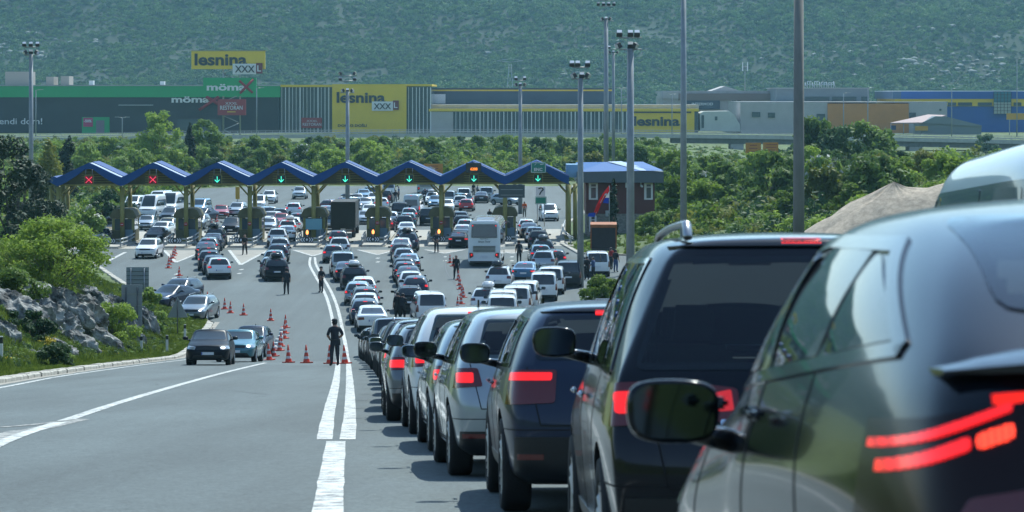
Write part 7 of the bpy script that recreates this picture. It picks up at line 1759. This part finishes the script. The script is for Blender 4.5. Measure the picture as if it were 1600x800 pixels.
bm = NB(); box(bm, (0, 10.28, 2.1), (2.1, .1, .9)); obj('windscreen', bm, GLASS, o); bm = NB(); box(bm, (0, -.06, .95), (.5, .03, .12)); obj('licence_plate', bm, PLATE, o)
# container lorry body with orange rim beside the gatehouse
p = at(943, 398); p = Vector((wp(943, 0, 238).x, 238, 0)); o = empty('tipper_trailer', p, (0, 0, -.03)); tag(o, 'dark open backed tipper body with an orange rim parked before the gatehouse', 'tipper')
bm = NB(); box(bm, (0, 2.4, 1.75), (2.05, 4.8, 1.75)); obj('body', bm, mat('tipper_dark', (.028, .022, .022), .7, var=.3, vscale=2), o)
RIM = mat('tipper_orange', (.32, .10, .025), .7, var=.35, vscale=3)
bm = NB(); box(bm, (0, 2.4, 2.75), (2.2, 4.95, .26)); obj('rim', bm, RIM, o)
for s in (-1, 1): bm = NB(); box(bm, (s * 1.04, -.05, 1.75), (.10, .10, 1.7)); obj('post', bm, RIM, o)
bm = NB(); box(bm, (0, 2.4, .78), (1.9, 4.8, .16)); obj('chassis', bm, BLACK, o)
bm = NB(); box(bm, (0, 5.9, 1.35), (2.0, 1.5, 1.7), taper=(.92, .8)); bevel(bm, .08, 2); obj('cab', bm, mat('tipper_cab', (.35, .12, .03), .5, coat=.5), o)
for s in (-1, 1):
    for yy in (1.0, 5.8): w = bpy.data.objects.new('wheel', wheel_mesh(.42, .26, False)[0]); COL.objects.link(w); w.parent = o; w.location = (s * .86, yy, .42); w.rotation_euler = (0, 0, 0 if s > 0 else math.pi)

# ------------------------------------------------------------------ traffic cones
CO, CW = mat('cone_orange', (.62, .06, .025), .5), mat('cone_white', (.6, .6, .58), .5)
bm = NB(); prof = [(.135, .05), (.112, .17), (.092, .27), (.068, .42), (.055, .50), (.022, .72), (.001, .73)]
for (a, b), mi in zip(zip(prof[:-1], prof[1:]), (0, 1, 0, 1, 0, 0)): lathe(bm, [a, b], 18, 'Z', mi=mi)
bmesh.ops.remove_doubles(bm, verts=bm.verts, dist=.0005); fix(bm); cone_me = bpy.data.meshes.new('cone'); bm.to_mesh(cone_me); bm.free(); cone_me.materials.append(CO); cone_me.materials.append(CW)
bm = NB(); prism(bm, rounded([(-.21, -.21), (.21, -.21), (.21, .21), (-.21, .21)], .05, 2), 0, .05, plane='xy'); fix(bm); base_me = bpy.data.meshes.new('base'); bm.to_mesh(base_me); bm.free(); base_me.materials.append(CO)
def cone(px, py, label, grp, s=1.0, cm=None):
    p = at(px, py); o = bpy.data.objects.new('traffic_cone', cone_me); COL.objects.link(o); o.location = p + Vector((0, 0, .002)); o.scale = (s,) * 3; o.rotation_euler = (slope_at(p.y), 0, random.uniform(0, 1.5)); tag(o, label, 'traffic cone', grp)
    b = bpy.data.objects.new('base', base_me); COL.objects.link(b); b.parent = o
GC = 'traffic cones on the plaza'
for i, (x, y) in enumerate([(421, 563), (451, 567), (479, 567.5), (515.5, 568.5), (539, 568.5)]): cone(x, y, 'red and white cone, %s from the left in the front row' % ORD[i + 1], GC, 1.08)
for i, (x, y) in enumerate([(428, 557), (437, 548), (439, 541), (444, 529), (445, 521), (446, 512)]): cone(x, y, 'cone in the slanting line going back from the front row, %s from the near end' % ORD[i + 1], GC, 1.05)
for i, (x, y) in enumerate([(423, 501), (380.5, 492.5), (360, 489), (351, 483), (333, 479), (324, 473), (306, 463)]): cone(x, y, 'cone in the loose curve left of the officers, %s from the near end' % ORD[i + 1], GC)
for i, (x, y) in enumerate([(292, 461), (291, 456), (283, 453), (281, 448), (280, 443), (279, 437), (280, 431)]): cone(x, y, 'cone in the dense line behind the grey estate car, %s from the near end' % ORD[i + 1], GC)
for i, (x, y) in enumerate([(263, 419), (264, 414), (267, 410), (270, 404), (272, 400), (274, 397)]): cone(x, y, 'cone below the second booth, %s from the near end' % ORD[i + 1], GC)
for i, (x, y) in enumerate([(716, 438), (718, 446), (719, 452), (722, 461), (724, 465), (720.5, 475), (715, 481), (703, 411), (708, 416)]): cone(x, y, 'cone in the line left of the white coach and vans, %s in it' % ORD[i + 1], GC)
for i, (x, y) in enumerate([(326, 354), (331, 352), (338, 351), (339, 346)]): cone(x, y, 'cone beyond the second booth, %s from the left' % ORD[i + 1], GC)
# stack of white marker lamps behind the slanting line: squat white blocks
bm = NB(); lathe(bm, [(.001, 0), (.15, 0), (.16, .03), (.15, .20), (.12, .23), (.001, .23)], 14, 'Z'); fix(bm); wb = bpy.data.meshes.new('block'); bm.to_mesh(wb); bm.free(); wb.materials.append(mat('block_white', (.66, .67, .64), .5))
for i, (x, y) in enumerate([(425, 552), (429, 547), (432, 541.5), (434, 536), (438, 530.5), (440, 524.5), (441, 518.5)]):
    p = at(x, y); o = bpy.data.objects.new('white_block', wb); COL.objects.link(o); o.location = p; tag(o, 'round white road block left of the slanting cones, %s from the near end' % ORD[i + 1], 'road block', 'white road blocks beside the cones')
# ------------------------------------------------------------------ people
SKIN = mat('skin', (.36, .20, .14), .6); HAIR = mat('hair_dark', (.015, .012, .01), .7); SHOE = mat('shoes_black', (.01, .01, .011), .5)
CLOTH = {k: mat('cloth_' + k, c, .85, var=.15, vscale=12, bump=.25, bscale=30) for k, c in dict(uniform=(.018, .022, .030), black=(.012, .012, .014), olive=(.05, .055, .03), orange=(.62, .10, .015), grey=(.14, .15, .16), blue=(.04, .08, .18), light=(.42, .44, .45), khaki=(.12, .11, .08), red=(.3, .03, .03)).items()}
def person(pose, top, trousers, loc, yaw, label, cap=True, h=1.80, vest=None, grp=None, short=True):
    """one continuous skinned body in the given pose, clothed by material, with eyes, hair or cap as children"""
    k = h / 1.8; V = []; E = []; Rr = []
    def v(x, y, z, r, par=None):
        V.append((x * k, y * k, z * k)); Rr.append(r * k * (1.32 if r > .025 else 1)); i = len(V) - 1
        if par is not None: E.append((par, i))
        return i
    P = dict(stand=dict(ly=(0, .0), ry=(0, .0), la=((.24, .0, 1.14), (.26, .08, .88)), ra=((-.24, .0, 1.14), (-.26, .08, .88))),
             hips=dict(ly=(0, .0), ry=(0, .02), la=((.31, -.06, 1.18), (.16, .13, 1.02)), ra=((-.31, -.06, 1.18), (-.14, .13, 1.0))),
             walk=dict(ly=(.05, .20), ry=(-.02, -.22), la=((.23, -.10, 1.15), (.25, -.16, .90)), ra=((-.23, .08, 1.15), (-.24, .24, .95))),
             phone=dict(ly=(0, .03), ry=(0, -.02), la=((.25, .02, 1.14), (.14, .26, 1.24)), ra=((-.24, .0, 1.14), (-.26, .08, .88))),
             arms=dict(ly=(0, .02), ry=(0, 0), la=((.27, .04, 1.16), (.06, .22, 1.15)), ra=((-.27, .04, 1.16), (-.04, .23, 1.10))))[pose]
    pel = v(0, 0, .96, .135); wa = v(0, .005, 1.10, .130, pel); ch_ = v(0, 0, 1.28, .155, wa); up = v(0, -.01, 1.42, .125, ch_); nk = v(0, .0, 1.51, .058, up); hd = v(0, .015, 1.60, .078, nk); hh = v(0, .018, 1.70, .088, hd); tp = v(0, .012, 1.765, .055, hh)
    nose = v(0, .128, 1.655, .014, hh)
    for s in (-1, 1): v(s * .112, .005, 1.655, .015, hh)
    for s, (yk, yf_), arm in ((1, P['ly'], P['la']), (-1, P['ry'], P['ra'])):
        hip = v(s * .095, 0, .90, .105, pel); kn = v(s * .115, yk + yf_ * .4 + .02, .50, .064, hip); an = v(s * .125, yf_ - .02, .10, .044, kn); v(s * .135, yf_ + .05, .045, .045, an); v(s * .145, yf_ + .15, .035, .034, len(V) - 1)
        sh = v(s * .185, -.01, 1.42, .068, up); el = v(arm[0][0], arm[0][1], arm[0][2], .046, sh); wr_ = v(arm[1][0], arm[1][1], arm[1][2], .030, el)
        d = (Vector(arm[1]) - Vector(arm[0])).normalized(); a = Vector((1, 0, 0)) if abs(d.x) < .7 else Vector((0, 0, 1)); side = d.cross(Vector((s, 0, 0.01))).normalized()
        pm = Vector(arm[1]) + d * .055; pi_ = v(*pm, .030, wr_)
        for f_, (off, ln) in enumerate(((-.027, .060), (-.009, .072), (.009, .067), (.027, .052))):
            b = pm + side * off + d * .035; i1 = v(*b, .0095, pi_); t = b + d * ln * .55 + Vector((-s * .012, 0, 0)); i2 = v(*t, .0088, i1); t2 = t + d * ln * .4 + Vector((-s * .02, 0, 0)); v(*t2, .0075, i2)
        b = Vector(arm[1]) + d * .03 + side * -.035; i1 = v(*b, .011, wr_); v(*(b + d * .035 + side * -.02), .009, i1)
    me = bpy.data.meshes.new('person'); me.from_pydata(V, E, []); o = bpy.data.objects.new('person', me); COL.objects.link(o)
    md = o.modifiers.new('skin', 'SKIN'); md.use_smooth_shade = True; md.branch_smoothing = .4
    for i, r in enumerate(Rr): o.data.skin_vertices[0].data[i].radius = (r, r * (.78 if i in (wa, ch_, up, pel) else 1)); 
    o.data.skin_vertices[0].data[0].use_root = True
    sb = o.modifiers.new('s', 'SUBSURF'); sb.levels = sb.render_levels = 1; bake(o); me = o.data
    for m in (SKIN, CLOTH[top], CLOTH[trousers], SHOE, HAIR): me.materials.append(m)
    sl = 1.16 if short else .92
    for p_ in me.polygons:
        c = p_.center / k; p_.use_smooth = True
        arm_ = abs(c.x) > .20 or (c.y > .11 and .85 < c.z < 1.3)
        if c.z > 1.50: p_.material_index = 4 if ((c.z > 1.70 or (c.y < -.01 and c.z > 1.58)) ) else 0
        elif arm_ and c.z < sl + (.0 if short else 0) and c.z > .7: p_.material_index = 0 if (short or c.z < 1.0 and abs(c.x) > .2 or c.y > .2) else 1
        elif c.z > .98: p_.material_index = 1
        elif c.z > .10: p_.material_index = 2
        else: p_.material_index = 3
    o.location = loc; o.rotation_euler = (0, 0, yaw); tag(o, label, 'person', grp)
    for s in (-1, 1): bm = NB(); bmesh.ops.create_icosphere(bm, subdivisions=1, radius=.012 * k); obj('eye', bm, SHOE, o, (s * .034 * k, .108 * k, 1.685 * k))
    if cap:
        bm = NB(); lathe(bm, [(.001, 1.80), (.05, 1.797), (.098, 1.775), (.116, 1.73), (.116, 1.70)], 16, 'Z', c=(0, .012, 0))
        for vv in bm.verts: vv.co *= 1
        prism(bm, rounded([(-.075, .08), (.075, .08), (.06, .185), (-.06, .185)], .04, 3), 1.708, 1.718, plane='xy'); fix(bm)
        for vv in bm.verts: vv.co *= k
        obj('cap', bm, CLOTH[cap if isinstance(cap, str) else 'uniform'], o)
    bm = NB(); box(bm, (0, .0, .995), (.37, .30, .05)); bevel(bm, .015, 2)
    for vv in bm.verts: vv.co *= k
    if cap: obj('belt', bm, SHOE, o)
    else: bm.free()
    if cap is True:
        bm = NB(); box(bm, (.19, -.02, .90), (.05, .12, .2)); bevel(bm, .01, 1); obj('holster', bm, SHOE, o)
    if vest:
        bm = NB(); lathe(bm, [(.150, 1.02), (.165, 1.15), (.185, 1.30), (.175, 1.42), (.10, 1.485)], 20, 'Z')
        for vv in bm.verts: vv.co.y *= .82; vv.co *= k
        lathe(bm, [(.170 * k, 1.14 * k), (.178 * k, 1.19 * k)], 20, 'Z', mi=1); fix(bm); obj('vest', bm, [CLOTH[vest], CLOTH['light']], o)
    return o
def at_feet(px, py): return at(px, py)
person('hips', 'uniform', 'uniform', at(523, 571.5), -2.75 + math.pi, 'police officer in dark uniform and cap standing hands on belt by the front cones', h=1.86)
person('stand', 'uniform', 'uniform', at(447.5, 460), .2, 'officer in dark uniform standing below the black SUV on the plaza', h=1.82)
person('hips', 'uniform', 'uniform', at(502, 457), 2.4, 'officer in dark uniform standing on the double white line', h=1.8)
person('stand', 'black', 'black', at(621.5, 503), .3, 'person in black standing left behind the black SUV of the sixth queue', h=1.84, cap=False)
person('phone', 'uniform', 'black', at(629, 503), -.4, 'second dark dressed person standing close beside the one in black', h=1.78, cap=False)
person('walk', 'black', 'black', at(713, 436), 3.0, 'dark dressed person walking beside the cones left of the white coach', h=1.82, cap=False, short=False)
person('hips', 'uniform', 'uniform', at(682, 395), 3.1, 'officer standing at the sixth crash barrier', h=1.86)
person('stand', 'uniform', 'uniform', at(811, 410.5), .1, 'officer standing between the white coach and the rightmost queue', h=1.84)
person('walk', 'black', 'black', at(382.5, 398), 3.0, 'person in black walking past the third crash barrier', h=1.78, cap=False)
person('stand', 'orange', 'khaki', at(819.5, 339), 3.1, 'worker in an orange top standing beyond the seventh column', h=1.8, cap=False, vest='orange')
GP_ = 'people gathered by the white van near the gatehouse'
for px, py, ps, tp_, tr, yw, lb in ((917, 437, 'stand', 'black', 'black', .4, 'person in black at the left end of the group by the white van'), (927, 438, 'arms', 'blue', 'black', 1.2, 'person in a blue top in the group by the white van'), (962, 425, 'stand', 'black', 'blue', -.6, 'person in black at the right end of the group by the white van'), (955, 421, 'phone', 'red', 'black', .8, 'person in a red top right of the white van')): person(ps, tp_, tr, at(px, py), yw, lb, cap=False, h=1.78, grp=GP_)
person('phone', 'black', 'grey', at(765, 351), 3.0, 'person in black sitting height at the kerb right of the coach roof', cap=False, h=1.7)
GQ = 'people standing between the cars beyond the booths'
for i, (px, py, ps, tp_, tr, lb) in enumerate(((618, 318, 'stand', 'black', 'grey', 'person in a black top beyond the fifth booth among the cars'), (608, 325, 'arms', 'red', 'light', 'person in a red top just beyond the fifth booth'), (623, 312, 'stand', 'blue', 'black', 'person in a blue top left of the silver van beyond the booths'), (657, 322, 'hips', 'light', 'black', 'person in a light top between the silver van and the sixth column'), (740, 306, 'stand', 'black', 'black', 'person in black between the teal crossover and the silver van'), (746, 309, 'walk', 'grey', 'black', 'person in a grey top near the silver van by the seventh column'), (664, 316, 'stand', 'black', 'blue', 'person in a dark top nearest the sixth column'))): person(ps, tp_, tr, at(px, py), i * .9, lb, cap=False, h=1.78, grp=GQ)
